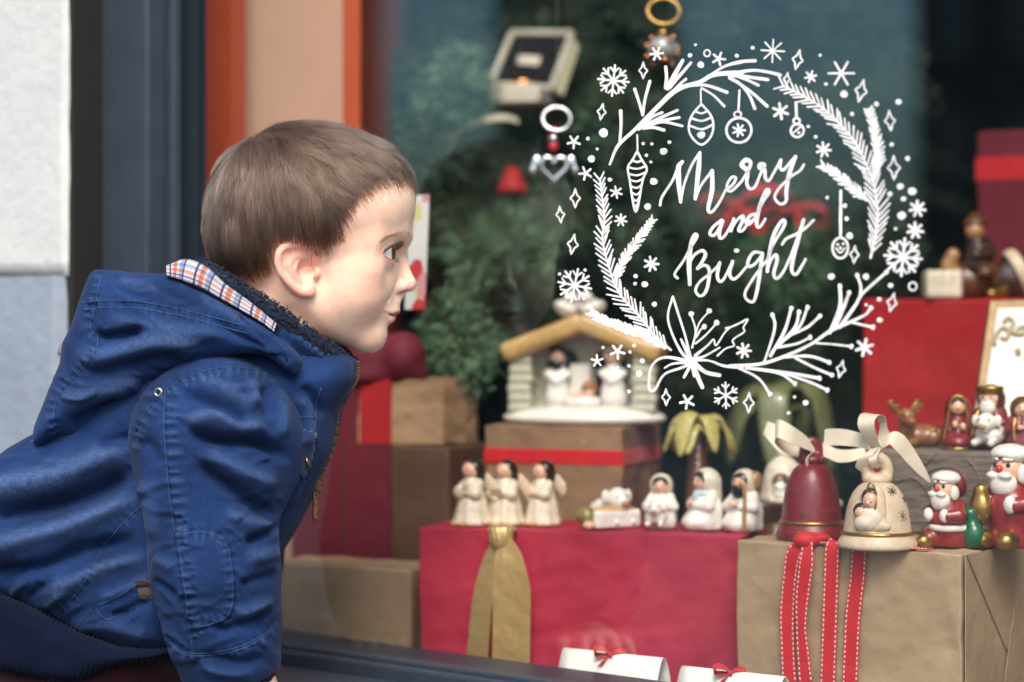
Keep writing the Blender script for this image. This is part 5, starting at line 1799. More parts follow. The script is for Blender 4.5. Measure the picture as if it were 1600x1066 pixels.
def angel(px, label, hold):
    tw_ = {'lute': (-46, 0.965), 'book': (-34, 0.95), 'hands': (-52, 0.94)}[hold]
    a = fig('angel_figurine', label, 'figurine', px, 2.005, b_red.z1 + 0.0004, R(tw_[0]), 'cream angels on the crimson box', tw_[1])
    h = 0.0011
    B = (-0.026, -0.026, -0.002), (0.026, 0.026, 0.068)
    def robe(P):
        ang = np.arctan2(P[1], P[0])
        d = chain(P, [(0, 0, 0.004), (0, 0, 0.018), (0, 0, 0.032), (0, 0, 0.041)], [0.0185, 0.0140, 0.0098, 0.0085], 0.006)
        d = d + 0.0008 * np.cos(ang * 9) * np.clip((0.03 - P[2]) / 0.02, 0, 1)
        return smax(d, -P[2] + 0.0005, 0.002)
    sp(a, 'robe', robe, *B, h, C_CREAM)
    for s_ in (-1, 1):
        sp(a, 'sleeve', lambda P, s_=s_: chain(P, [(0.008 * s_, 0, 0.040), (0.0115 * s_, -0.007, 0.031), (0.003 * s_, -0.0125, 0.030 + 0.003 * s_)], [0.0052, 0.0055, 0.0042], 0.002), *B, h, C_CREAM)
        sp(a, 'wing', lambda P, s_=s_: smin(ell(P, (0.010 * s_, 0.010, 0.042), (0.0065, 0.003, 0.008)), ell(P, (0.015 * s_, 0.012, 0.036), (0.006, 0.0028, 0.0085)), 0.003), *B, h, C_BISQUE)
        sp(a, 'foot', lambda P, s_=s_: ell(P, (0.006 * s_, -0.0165, 0.0025), (0.005, 0.006, 0.003)), *B, 0.0009, C_OCHRE)
    sp(a, 'head', lambda P: smin(sph(P, (0, -0.0015, 0.0525), 0.0088), sph(P, (0, -0.0102, 0.0515), 0.0012), 0.002), *B, h, C_SKIN)
    sp(a, 'hair', lambda P: smax(smin(ell(P, (0, 0.0022, 0.0545), (0.0108, 0.0100, 0.0092)), ell(P, (0, 0.0050, 0.0465), (0.0108, 0.0075, 0.0095)), 0.004), -ell(P, (0, -0.012, 0.050), (0.0082, 0.008, 0.0088)), 0.001), *B, h, C_HAIR)
    eye_dots(a, [(-0.0032, -0.0098, 0.0532), (0.0032, -0.0098, 0.0532)], 0.0008, C_HAIR)
    if hold == 'book':
        sp(a, 'song_book', lambda P: rbox(P, (0, -0.0165, 0.033), (0.0075, 0.0012, 0.0055), 0.0008, rotx(R(25))), *B, 0.0009, C_BISQUE)
    elif hold == 'lute':
        sp(a, 'lute', lambda P: smin(ell(P, (-0.002, -0.0165, 0.0315), (0.0065, 0.003, 0.0055)), cone(P, (0, -0.0165, 0.033), (0.011, -0.0155, 0.040), 0.0013, 0.0012), 0.002), *B, 0.0009, C_BISQUE)
    else:
        sp(a, 'hands', lambda P: ell(P, (0, -0.0155, 0.032), (0.0028, 0.003, 0.0042)), *B, 0.0009, C_SKIN)
    return a
angel(738, 'cream angel figurine holding a lute, leftmost of three on the crimson box', 'lute')
angel(790, 'cream angel figurine with a song book, middle of three on the crimson box', 'book')
angel(848, 'cream angel figurine with folded hands, rightmost of three on the crimson box', 'hands')

def robed(name, label, px, Y, z, rot, H, robe_m, hood_m, group=None, beard=None, kneel=False, hair=C_HAIR, trim=None, scarf=None, hands=True, arm_m=None):
    """a small robed ceramic figure of height H (built at 0.062 and scaled)"""
    a = fig(name, label, 'figurine', px, Y, z, rot, group, H / 0.062)
    h = 0.0011
    B = (-0.028, -0.030, -0.002), (0.028, 0.028, 0.066)
    sp(a, 'robe', lambda P: smax(smin(chain(P, [(0, 0.002, 0.006), (0, 0.001, 0.020), (0, 0, 0.034)], [0.017, 0.0155, 0.0095], 0.006), ell(P, (0, -0.009 if kneel else -0.002, 0.008), (0.0155, 0.0165, 0.010)), 0.006) + 0.0006 * np.cos(np.arctan2(P[1], P[0]) * 7), -P[2] + 0.0005, 0.002), *B, h, robe_m)
    for s_ in (-1, 1):
        sp(a, 'sleeve', lambda P, s_=s_: chain(P, [(0.009 * s_, 0.001, 0.034), (0.0135 * s_, -0.006, 0.024), (0.005 * s_, -0.014, 0.0245)], [0.0056, 0.006, 0.0045], 0.002), *B, h, arm_m or robe_m)
    if hands:
        sp(a, 'hands', lambda P: smin(sph(P, (-0.003, -0.0165, 0.026), 0.0032), sph(P, (0.003, -0.0165, 0.026), 0.0032), 0.002), *B, 0.0009, C_SKIN)
    hd = sp(a, 'head', lambda P: smin(ell(P, (0, -0.003, 0.046), (0.0095, 0.0093, 0.0102)), sph(P, (0, -0.0124, 0.0450), 0.0016), 0.002), *B, h, C_SKIN)
    sp(a, 'hair', lambda P: smax(ell(P, (0, -0.0018, 0.0478), (0.0105, 0.0102, 0.0100)), -ell(P, (0, -0.014, 0.0430), (0.0085, 0.010, 0.0085)), 0.001), *B, h, hair)
    if hood_m is not None:
        sp(a, 'hood', lambda P: smax(smin(ell(P, (0, 0.001, 0.0475), (0.0122, 0.0118, 0.0120)), chain(P, [(0, 0.004, 0.044), (0, 0.005, 0.030)], [0.011, 0.0115]), 0.006), -ell(P, (0, -0.0155, 0.0435), (0.0090, 0.0135, 0.0108)), 0.002), *B, h, hood_m)
    if trim is not None:
        pts = [(0.0096 * math.cos(t), -0.0085, 0.0435 + 0.0112 * math.sin(t)) for t in np.linspace(R(-60), R(240), 22)]
        tube('hood_trim', pts, 0.0010, trim, a)
    if beard is not None:
        sp(a, 'beard', lambda P: smax(smin(ell(P, (0, -0.0095, 0.0385), (0.0078, 0.0055, 0.0075)), ell(P, (0, -0.0118, 0.042), (0.0048, 0.003, 0.0022)), 0.002), -sph(P, (0, -0.0135, 0.0478), 0.0035), 0.001), *B, h, beard)
    if scarf is not None:
        sp(a, 'scarf', lambda P: smin(ell(P, (0, -0.002, 0.0355), (0.0105, 0.0110, 0.0042)), ell(P, (0.001, -0.0125, 0.030), (0.004, 0.0025, 0.007)), 0.003), *B, h, scarf)
    eye_dots(a, [(-0.0036, -0.0114, 0.0478), (0.0036, -0.0114, 0.0478)], 0.0009, C_BLACK)
    return a

def sheep_parts(root, c, s_, m=C_WHITE, face=-1):
    """sheep lying down, looking along -y"""
    c = np.array(c)
    B = c + np.array((-0.03, -0.034, -0.002)) * s_, c + np.array((0.03, 0.03, 0.042)) * s_
    h = 0.0012
    sp(root, 'sheep_body', lambda P: ell(P, c + np.array((0, 0.004, 0.012)) * s_, (0.0165 * s_, 0.022 * s_, 0.0125 * s_)) + 0.0008 * np.cos(P[0] * 900) * np.cos(P[2] * 900) * np.cos(P[1] * 900), *B, h, m)
    hd = sp(root, 'sheep_head', lambda P: smin(ell(P, c + np.array((0, -0.014, 0.025)) * s_, (0.0105 * s_, 0.010 * s_, 0.0105 * s_)), ell(P, c + np.array((0, -0.0225, 0.0215)) * s_, (0.0065 * s_, 0.0075 * s_, 0.0065 * s_)), 0.003), *B, h, m)
    for k in (-1, 1):
        sp(root, 'ear', lambda P, k=k: ell(P, c + np.array((0.0118 * k, -0.012, 0.027)) * s_, (0.0045 * s_, 0.003 * s_, 0.0065 * s_)), *B, 0.0009, m)
        sp(root, 'foreleg', lambda P, k=k: cone(P, c + np.array((0.008 * k, -0.012, 0.006)) * s_, c + np.array((0.009 * k, -0.026, 0.004)) * s_, 0.0045 * s_, 0.0038 * s_), *B, h, m)
    sp(root, 'muzzle', lambda P: ell(P, c + np.array((0, -0.0282, 0.0212)) * s_, (0.0045 * s_, 0.0032 * s_, 0.0035 * s_)), *B, 0.0009, C_TAN)
    eye_dots(root, [c + np.array((-0.0055, -0.0222, 0.028)) * s_, c + np.array((0.0055, -0.0222, 0.028)) * s_], 0.0011)

ZT = b_red.z1 + 0.0004
# sheep bent over the manger
mg = fig('manger_figurine', 'cream sheep figurine lying over a hay-filled manger with an olive bundle', 'figurine', 945, 1.985, ZT, R(28))
sheep_parts(mg, (0.008, 0.004, 0.002), 0.98)
Bm = (-0.036, -0.03, -0.002), (0.04, 0.03, 0.03)
sp(mg, 'manger', lambda P: smax(smax(rbox(P, (0.002, -0.012, 0.009), (0.024, 0.011, 0.009), 0.004), -rbox(P, (0.002, -0.012, 0.018), (0.021, 0.008, 0.008), 0.003), 0.002), -P[2] + 0.0004, 0.001), *Bm, 0.0012, C_WHITE)
sp(mg, 'hay', lambda P: ell(P, (0.002, -0.013, 0.0165), (0.022, 0.0095, 0.0045)) + 0.0006 * np.cos(P[0] * 1500 + 8 * np.cos(P[1] * 600)), *Bm, 0.0010, C_OCHRE)
sp(mg, 'olive_bundle', lambda P: smin(ell(P, (-0.024, -0.008, 0.012), (0.009, 0.010, 0.0085)), ell(P, (-0.020, -0.010, 0.005), (0.010, 0.010, 0.005)), 0.003), *Bm, 0.0011, C_OLIVE)
sp(mg, 'foot', lambda P: ell(P, (-0.026, -0.016, 0.004), (0.0055, 0.006, 0.0042)), *Bm, 0.0010, C_SKIN)
# child with a lamb
k1 = robed('shepherd_child_figurine', 'white hooded child figurine hugging a lamb in front of its chest', 1033, 1.975, ZT, R(-12), 0.052, C_WHITE, C_CREAM, 'white shepherd figurines', hands=False)
sheep_parts(k1, (-0.003, -0.014, 0.004), 0.78)
k2 = robed('shepherd_figurine', 'white kneeling shepherd figurine with a pale blue scarf beside the palm trunk', 1103, 1.96, ZT, R(-62), 0.0585, C_WHITE, C_CREAM, 'white shepherd figurines', kneel=True, scarf=C_BLUEW)
k3 = robed('shepherd_figurine', 'white shepherd figurine with a black beard and brown staff', 1163, 1.945, ZT, R(-40), 0.0585, C_WHITE, C_CREAM, 'white shepherd figurines', beard=C_BLACK, kneel=True)
tube('staff', smooth_path([(0.013, -0.020, 0.001), (0.0125, -0.0185, 0.02), (0.012, -0.017, 0.038), (0.0095, -0.018, 0.0465), (0.0055, -0.019, 0.044)], 6), 0.0019, C_TAN, k3)
sp(k3, 'shoulder_bag', lambda P: ell(P, (0.010, 0.004, 0.048), (0.0065, 0.007, 0.0095)), (-0.028, -0.03, 0), (0.028, 0.028, 0.066), 0.0011, C_TAN)

# --- palms
def palm(name, label, px, Y, z, trunk_h, r0, n, leaf, spread, leaf_m, group='ceramic palm trees', drop=0.5, seed=1, bald=False):
    a = fig(name, label, 'palm', px, Y, z, 0, group)
    rg = random.Random(seed)
    prof = []
    nseg = 11
    for i in range(nseg):
        zz = trunk_h * i / nseg; r_ = r0 * (1 - 0.35 * i / nseg)
        prof += [(r_ * 0.86, zz), (r_ * 1.06, zz + trunk_h / nseg * 0.8), (r_ * 0.9, zz + trunk_h / nseg * 0.98)]
    lathe('trunk', [(0.0001, 0)] + prof + [(0.0001, trunk_h)], (0, 0, 0), C_BROWN, a, 18)
    for i in range(n):
        az = 2 * math.pi * (i + 0.3 * rg.random()) / n + (0.4 if i % 2 else 0)
        up = 0.30 + 0.25 * (i % 2)
        L = leaf * rg.uniform(0.85, 1.1)
        pts = smooth_path([(0, 0, trunk_h - 0.002), (math.cos(az) * L * 0.35, math.sin(az) * L * 0.35, trunk_h + L * up), (math.cos(az) * L * 0.75, math.sin(az) * L * 0.75, trunk_h + L * (up - 0.15)), (math.cos(az) * L * 1.0 * spread, math.sin(az) * L * spread, trunk_h - L * drop)], 5)
        wd = np.interp(np.linspace(0, 1, len(pts)), [0, .2, .55, .85, 1], [0.20, 0.40, 0.55, 0.42, 0.08]) * L
        side = np.array((-math.sin(az), math.cos(az), 0))
        V, F = [], []
        for k, (p, w_) in enumerate(zip(pts, wd)):
            for j, t in enumerate((-1, -0.5, 0, 0.5, 1)):
                V.append(p + side * w_ * 0.5 * t + np.array((0, 0, -0.10 * w_ * abs(t) ** 1.5 + (0.05 * w_ if j == 2 else 0))))
        for k in range(len(pts) - 1):
            for j in range(4):
                F.append((k * 5 + j, k * 5 + j + 1, (k + 1) * 5 + j + 1, (k + 1) * 5 + j))
        lo_ = obj('palm_leaf', V, F, leaf_m, a)
        s_ = lo_.modifiers.new('thick', 'SOLIDIFY'); s_.thickness = 0.0035; s_.offset = 0
        sub = lo_.modifiers.new('sub', 'SUBSURF'); sub.levels = 1; sub.render_levels = 1
    return a
C_PALM = ceramic('yellow_green_ceramic', (0.50, 0.44, 0.14), 0.45, 0.4)
C_PALM2 = ceramic('sage_green_ceramic', (0.17, 0.19, 0.075), 0.5, 0.5)
palm('palm_tree_figurine', 'small ceramic palm with brown ringed trunk and yellow-green leaves', 1090, 2.06, ZT, 0.080, 0.0125, 12, 0.034, 1.0, C_PALM, seed=2)
palm('palm_tree_figurine', 'bigger sage green ceramic palm standing in the dark behind the bells', 1215, 2.36, Z_FLOOR, 0.225, 0.018, 11, 0.066, 0.95, C_PALM2, drop=0.75, seed=5)

# --- stable on the brown box
ZS = b_sh.z1 + 0.0004
st = fig('nativity_stable', 'ceramic stable with tan roof and small white nativity figures on the brown box', 'stable', 914, 2.165, ZS, R(-12))
h = 0.0020
Bs = (-0.088, -0.045, -0.002), (0.088, 0.045, 0.135)
sp(st, 'base', lambda P: smax(ell(P, (0, -0.004, 0.006), (0.082, 0.040, 0.0135)), -P[2] + 0.0005, 0.003), *Bs, h, C_WHITE)
# uneven stone blocks of the wall and pillars, each its own piece
rg = random.Random(4)
def stone(c, hx, hy, hz):
    sp(st, 'stone', lambda P: rbox(P, c, (hx, hy, hz), min(hx, hy, hz) * 0.6), (c[0] - hx * 1.3, c[1] - hy * 1.3, c[2] - hz * 1.3), (c[0] + hx * 1.3, c[1] + hy * 1.3, c[2] + hz * 1.3), 0.0016, C_STONE)
for x, top in ((-0.062, 7), (0.062, 7)):
    for i in range(top):
        stone((x + rg.uniform(-0.001, 0.001), -0.012, 0.016 + i * 0.0094), 0.0115 + rg.uniform(0, 0.001), 0.0115, 0.0052)
def arch(P, cx):
    return np.minimum(vlen(P[0] - cx, np.maximum(P[2] - 0.062, 0) * 1.0, 0 * P[0]) - 0.0155, 9) if False else vlen(P[0] - cx, np.maximum(P[2] - 0.060, 0)) - 0.0150
def backwall(P):
    d = rbox(P, (0, 0.014, 0.050), (0.060, 0.006, 0.044), 0.003)
    gab = (P[2] - (0.096 - np.abs(P[0]) * 0.32)) * 0.95
    d = smax(d, gab, 0.003)
    for cx in (-0.024, 0.024):
        d = smax(d, -np.maximum(arch(P, cx), -(P[2] - 0.018)), 0.003)
    br = np.abs(np.sin(P[2] * math.pi / 0.0115)) ** 0.5 * 0.0012
    return d - br + 0.0008
sp(st, 'back_wall', backwall, *Bs, 0.0018, C_STONE)
def roofh(s_):
    def f(P):
        a = math.atan(0.40)
        X = P[0] * s_
        u = X * math.cos(a) - (P[2] - 0.1005) * math.sin(a); w_ = X * math.sin(a) + (P[2] - 0.1005) * math.cos(a)
        q = vlen(np.maximum(np.abs(u - 0.041) - 0.037, 0), np.maximum(np.abs(P[1] + 0.002) - 0.024, 0), np.maximum(np.abs(w_) - 0.0025, 0)) - 0.0065
        return q + 0.0009 * np.cos(P[1] * 520 + X * 60)
    return f
for s_ in (-1, 1):
    sp(st, 'roof', roofh(s_), (-0.1, -0.045, 0.05), (0.1, 0.045, 0.125), 0.0018, C_OCHRE)
def mini(root, x, y, z, s_, robe, veil=None, hair=C_HAIR, beard=None):
    c = np.array((x, y, z))
    lo = c + np.array((-0.02, -0.02, -0.002)) * s_; hi = c + np.array((0.02, 0.02, 0.062)) * s_
    sp(root, 'figure_robe', lambda P: smin(chain(P, [c + np.array((0, 0, 0.008)) * s_, c + np.array((0, 0, 0.034)) * s_], [0.013 * s_, 0.008 * s_]), chain(P, [c + np.array((-0.010, -0.004, 0.031)) * s_, c + np.array((0, -0.010, 0.024)) * s_, c + np.array((0.010, -0.004, 0.031)) * s_], [0.004 * s_] * 3), 0.004 * s_), lo, hi, 0.0015, robe)
    sp(root, 'figure_head', lambda P: sph(P, c + np.array((0, -0.002, 0.047)) * s_, 0.0085 * s_), lo, hi, 0.0013, C_SKIN)
    sp(root, 'figure_hair', lambda P: smax(sph(P, c + np.array((0, 0.0005, 0.0485)) * s_, 0.0100 * s_), -ell(P, c + np.array((0, -0.012, 0.046)) * s_, (0.008 * s_, 0.009 * s_, 0.0085 * s_)), 0.001), lo, hi, 0.0013, veil or hair)
    if beard:
        sp(root, 'figure_beard', lambda P: ell(P, c + np.array((0, -0.008, 0.0405)) * s_, (0.006 * s_, 0.004 * s_, 0.006 * s_)), lo, hi, 0.0012, beard)
mini(st, -0.026, -0.006, 0.018, 1.02, C_WHITE, beard=C_BLACK)
mini(st, 0.030, -0.008, 0.018, 1.05, C_WHITE, veil=C_WHITE)
sp(st, 'drapery', lambda P: rbox(P, (-0.004, 0.000, 0.038), (0.011, 0.004, 0.022), 0.004) + 0.001 * np.cos(P[0] * 1100), *Bs, 0.0018, C_WHITE)
sp(st, 'ox', lambda P: smin(ell(P, (0.006, -0.006, 0.034), (0.009, 0.012, 0.009)), ell(P, (0.006, -0.016, 0.038), (0.006, 0.008, 0.006)), 0.004), *Bs, 0.0018, C_TAN)
sp(st, 'cradle', lambda P: smax(ell(P, (0.000, -0.020, 0.022), (0.020, 0.010, 0.009)), -ell(P, (0.0, -0.020, 0.031), (0.016, 0.008, 0.006)), 0.002), *Bs, 0.0016, C_WHITE)
sp(st, 'baby', lambda P: smin(sph(P, (0.008, -0.021, 0.030), 0.0048), cone(P, (0.004, -0.021, 0.028), (-0.010, -0.021, 0.027), 0.0045, 0.003), 0.002), *Bs, 0.0014, C_SKIN)
# two white doves on the ridge
for i, (x, z) in enumerate(((-0.012, 0.106), (0.012, 0.106))):
    dv = fig('dove_figurine', ('plump white dove figurine, left of the pair on the stable roof', 'plump white dove figurine, right of the pair on the stable roof')[i], 'figurine', 906 + (16 if i else -18), 2.16, ZS + 0.107, R(20 - 50 * i), 'doves on the stable roof')
    Bd = (-0.02, -0.02, -0.004), (0.02, 0.025, 0.03)
    sp(dv, 'body', lambda P: smin(ell(P, (0, 0.002, 0.008), (0.0105, 0.014, 0.0100)), cone(P, (0, 0.012, 0.008), (0, 0.021, 0.011), 0.005, 0.0025), 0.004), *Bd, 0.0013, C_WHITE)
    sp(dv, 'head', lambda P: sph(P, (0, -0.008, 0.018), 0.0068), *Bd, 0.0012, C_WHITE)
    sp(dv, 'beak', lambda P: cone(P, (0, -0.014, 0.018), (0, -0.0178, 0.017), 0.0018, 0.0005), *Bd, 0.0007, C_OCHRE)
    for k in (-1, 1):
        sp(dv, 'wing', lambda P, k=k: ell(P, (0.0095 * k, 0.004, 0.010), (0.003, 0.011, 0.006)), *Bd, 0.0012, C_WHITE)

# --- bells
ZB = TOP + 0.0003
def bell(px, Y, rpx, hpx, m, label, gold=True):
    s_ = Y / FPX
    a = fig('bell_figurine', label, 'bell', px, Y, ZB, 0, 'ceramic bells on the kraft box')
    r, H = rpx * s_, hpx * s_
    prof = [(r * 0.90, 0.0), (r * 0.97, H * 0.015), (r, H * 0.05), (r * 0.985, H * 0.10), (r * 0.93, H * 0.16), (r * 0.885, H * 0.205), (r * 0.86, H * 0.23), (r * 0.845, H * 0.30), (r * 0.815, H * 0.42), (r * 0.775, H * 0.55), (r * 0.715, H * 0.68), (r * 0.63, H * 0.79), (r * 0.51, H * 0.885), (r * 0.36, H * 0.95), (r * 0.19, H * 0.985), (r * 0.05, H)]
    prof = [tuple(p) for p in smooth_path([np.array(p) for p in prof], 4)]
    lathe('bell_body', prof, (0, 0, 0), m, a, 56)
    gp = [(r * 0.85, H * 0.205), (r * 0.905, H * 0.212), (r * 0.92, H * 0.232), (r * 0.905, H * 0.252), (r * 0.845, H * 0.258)]
    lathe('gold_band', gp, (0, 0, 0), C_GOLD, a, 56)
    return a, r, H
def bell_star(a, r, H, az, zf, size, rf):
    """incised star, as dark scored lines on the bell"""
    rr = r * rf
    lst = []
    for k in range(4):
        t = math.pi * k / 4 + 0.2
        pts = []
        for q in (-1, -0.33, 0.33, 1):
            da = size * (1.25 if k % 2 else 1) * q * math.cos(t) / rr; dz = size * (1.25 if k % 2 else 1) * q * math.sin(t)
            zz = H * zf + dz
            ri = rr + (-0.33) * dz * 0.6
            pts.append((ri * math.cos(az + da), ri * math.sin(az + da), zz))
        lst.append(tube_vf(pts, 0.00038, 5))
    v, f = join_vf(lst)
    obj('star', v, f, C_BROWN, a)
ra, rr1, H1 = bell(1268, 1.862, 55, 124, C_BURG, 'burgundy bell with stars and a gold band, left of the pair')
for az, zf, rf in ((-88, 0.62, 0.735), (-112, 0.36, 0.83), (-135, 0.60, 0.745), (-62, 0.40, 0.815), (-40, 0.62, 0.735), (-115, 0.83, 0.56)):
    bell_star(ra, rr1, H1, R(az), zf, 0.0042, rf)
sp(ra, 'handle', lambda P: smin(ell(P, (0, 0, H1 * 1.01), (0.011, 0.011, 0.006)), chain(P, [(0.006 * math.cos(t), 0.001, H1 * 1.10 + 0.0095 * math.sin(t)) for t in np.linspace(0, 2 * math.pi, 13)], [0.0048] * 13), 0.004), (-0.02, -0.02, H1 * 0.95), (0.02, 0.02, H1 * 1.3), 0.0011, C_BURG)
# gilt writing on the foot
def foot(q, z):
    a_ = R(-108) + q / rr1
    return np.array((rr1 * 0.985 * math.cos(a_), rr1 * 0.985 * math.sin(a_), H1 * 0.10 + z)) + np.array((math.cos(a_), math.sin(a_), 0)) * 0.0004
for pts in ([(-.011, .002), (-.008, .0025), (-.005, .002)], [(-.008, .0025), (-.0085, -.002)], [(-.005, .003), (-.0056, -.002), (-.004, .0006), (-.003, 0), (-.0032, -.002)], [(-.002, .0006), (-.0018, -.0016), (-.0004, -.0016), (.0004, .0006), (.0004, -.002), (.0014, .0004), (.0026, .0002), (.0028, -.0018)], [(.004, -.0014), (.007, -.002), (.0105, -.0012)]):
    tube('gilt_signature', smooth_path([foot(*p) for p in pts], 5), 0.0003, C_GOLD, ra, 5)
rb, rr2, H2 = bell(1371, 1.795, 62, 107, C_BISQUE, 'cream bell with a mother and child in relief, right of the pair')
for az, zf, rf in ((-62, 0.86, 0.60), (-48, 0.50, 0.795), (-25, 0.7, 0.70)):
    bell_star(rb, rr2, H2, R(az), zf, 0.0042, rf)
sp(rb, 'handle', lambda P: smin(ell(P, (0, 0, H2 * 1.0), (0.011, 0.011, 0.006)), chain(P, [(0.0085 * math.cos(t), 0.001, H2 * 1.13 + 0.011 * math.sin(t)) for t in np.linspace(0, 2 * math.pi, 15)], [0.0048] * 15), 0.004), (-0.022, -0.02, H2 * 0.93), (0.022, 0.02, H2 * 1.4), 0.0011, C_BISQUE)
# relief of mother and child
azr = R(-113)
def onb(da, z, out, rf):
    rr = rr2 * rf + out
    return np.array((rr * math.cos(azr + da), rr * math.sin(azr + da), z))
er = rotz(azr + R(90))
Br = (-0.036, -0.036, 0.004), (0.02, 0.004, 0.058)
sp(rb, 'relief_veil', lambda P: smin(smin(ell(P, onb(0.02, H2 * 0.76, -0.003, 0.67), (0.0105, 0.006, 0.0115), er), ell(P, onb(0.24, H2 * 0.52, -0.0035, 0.78), (0.0075, 0.0055, 0.0165), er), 0.004), ell(P, onb(0.10, H2 * 0.36, -0.003, 0.815), (0.0145, 0.0055, 0.006), er), 0.004), *Br, 0.0009, C_BISQUE)
sp(rb, 'relief_robe', lambda P: smin(smin(ell(P, onb(-0.02, H2 * 0.46, -0.001, 0.79), (0.011, 0.0065, 0.0105), er), ell(P, onb(-0.16, H2 * 0.40, 0.000, 0.81), (0.0085, 0.006, 0.006), er), 0.003), ell(P, onb(-0.30, H2 * 0.35, 0.000, 0.825), (0.0045, 0.004, 0.0035), er), 0.002), *Br, 0.0009, C_CREAM)
sp(rb, 'relief_face', lambda P: smin(ell(P, onb(0.0, H2 * 0.71, 0.001, 0.695), (0.0066, 0.0058, 0.0082), er), sph(P, onb(-0.04, H2 * 0.69, 0.0068, 0.70), 0.0011), 0.002), *Br, 0.0008, C_SKIN)
sp(rb, 'relief_hair', lambda P: smax(ell(P, onb(-0.01, H2 * 0.765, -0.001, 0.67), (0.0080, 0.0062, 0.0085), er), -ell(P, onb(0.0, H2 * 0.695, 0.004, 0.70), (0.0068, 0.008, 0.0080), er), 0.001), *Br, 0.0008, C_HAIR)
sp(rb, 'child_face', lambda P: ell(P, onb(-0.28, H2 * 0.545, 0.0015, 0.765), (0.0055, 0.005, 0.0058), er), *Br, 0.0008, C_SKIN)
sp(rb, 'child_hair', lambda P: smax(ell(P, onb(-0.30, H2 * 0.575, 0.0005, 0.755), (0.0068, 0.0055, 0.0068), er), -ell(P, onb(-0.265, H2 * 0.535, 0.004, 0.77), (0.0056, 0.007, 0.0056), er), 0.001), *Br, 0.0008, C_HAIR)
pts = [onb(0.02 + 0.175 * math.cos(t) * (1 if math.cos(t) > 0 else 0.8), H2 * 0.745 + 0.0135 * math.sin(t) , 0.0042, 0.655 if math.sin(t) > 0 else 0.72) for t in np.linspace(R(-55), R(190), 20)]
pts = [onb(0.20, H2 * 0.40, 0.003, 0.80), onb(0.165, H2 * 0.53, 0.003, 0.775)] + pts
tube('relief_trim', pts, 0.0008, C_GOLD, rb)
for da, z_ in ((-0.06, 0.70), (0.05, 0.715)):
    tube('closed_eye', [onb(da + q * 0.028, H2 * (z_ - 0.012 * (1 - q * q)), 0.0066, 0.695) for q in (-1, -0.4, 0.4, 1)], 0.00035, C_HAIR, rb, 5)
tube('mouth', [onb(-0.03 + q * 0.02, H2 * 0.645, 0.0062, 0.70) for q in (-1, 0, 1)], 0.0004, C_ROSE, rb, 5)

# satin ribbons tied to the handles
def satin(name, label, strips, loc):
    root = thing(name, label, 'ribbon', 'cream satin ribbons on the bells', loc=loc)
    for (pts, wpx, sd) in strips:
        P3 = smooth_path([W(x, y, Y) for x, y, Y in pts], 8)
        w_ = np.interp(np.linspace(0, 1, len(P3)), np.linspace(0, 1, len(wpx)), wpx) * 1.82 / FPX
        sdv = np.array(sd, float)
        if sdv.ndim == 1:
            sdv = np.tile(sdv, (len(P3), 1))
        else:
            sdv = np.stack([np.interp(np.linspace(0, 1, len(P3)), np.linspace(0, 1, len(sdv)), sdv[:, k]) for k in range(3)], 1)
        sdv /= np.linalg.norm(sdv, axis=1)[:, None]
        o = ribbon('ribbon_strip', P3, sdv, w_, 0.0005, R_CREAM)
        adopt(o, root)
    return root
satin('ribbon', 'cream satin bow on the handle of the burgundy bell', [
    ([(1276, 704, 1.862), (1256, 690, 1.85), (1234, 678, 1.84), (1216, 670, 1.842), (1212, 680, 1.855), (1228, 696, 1.868), (1252, 706, 1.872), (1274, 706, 1.868)], [12, 26, 34, 34, 32, 28, 20, 12], [(0.1, 0.55, 0.8)] * 2),
    ([(1274, 704, 1.866), (1250, 702, 1.885), (1224, 692, 1.90), (1206, 676, 1.905), (1196, 668, 1.905)], [12, 28, 34, 30, 22], (0.35, 0.3, 0.9)),
    ([(1274, 703, 1.864), (1290, 704, 1.86), (1308, 712, 1.855), (1330, 712, 1.85), (1352, 706, 1.85)], [12, 24, 22, 20, 16], (0.0, 0.35, 0.95)),
    ([(1272, 705, 1.855), (1262, 716, 1.850), (1262, 728, 1.852), (1272, 734, 1.862)], [10, 10, 10, 10], (0.5, 0.85, 0.2))], W(1273, 704, 1.86))
satin('ribbon', 'cream satin bow standing up from the handle of the cream bell', [
    ([(1372, 704, 1.795), (1360, 684, 1.785), (1353, 662, 1.782), (1360, 648, 1.79), (1374, 652, 1.802), (1382, 672, 1.81), (1380, 692, 1.806), (1372, 704, 1.80)], [14, 22, 28, 30, 30, 28, 22, 14], [(0.85, -0.45, 0.1), (0.8, -0.55, 0.1), (0.5, 0.8, -0.3), (0.85, -0.45, 0.2)]),
    ([(1370, 700, 1.797), (1350, 690, 1.80), (1322, 684, 1.81), (1300, 683, 1.82), (1288, 684, 1.825)], [14, 22, 26, 27, 26], (0.1, 0.25, 0.95)),
    ([(1376, 694, 1.795), (1392, 684, 1.79), (1406, 692, 1.79), (1422, 712, 1.795), (1440, 736, 1.80), (1454, 754, 1.805)], [12, 22, 26, 22, 14, 3], [(0.3, 0.2, 0.9), (0.6, 0.1, 0.7), (0.8, 0.0, 0.5)]),
    ([(1368, 700, 1.79), (1354, 712, 1.786), (1348, 726, 1.79), (1352, 738, 1.797)], [14, 24, 24, 8], (0.9, -0.3, 0.3)),
    ([(1370, 702, 1.79), (1364, 716, 1.784), (1366, 726, 1.786), (1374, 730, 1.792)], [14, 13, 12, 12], (0.9, -0.3, 0.3))], W(1371, 700, 1.797))

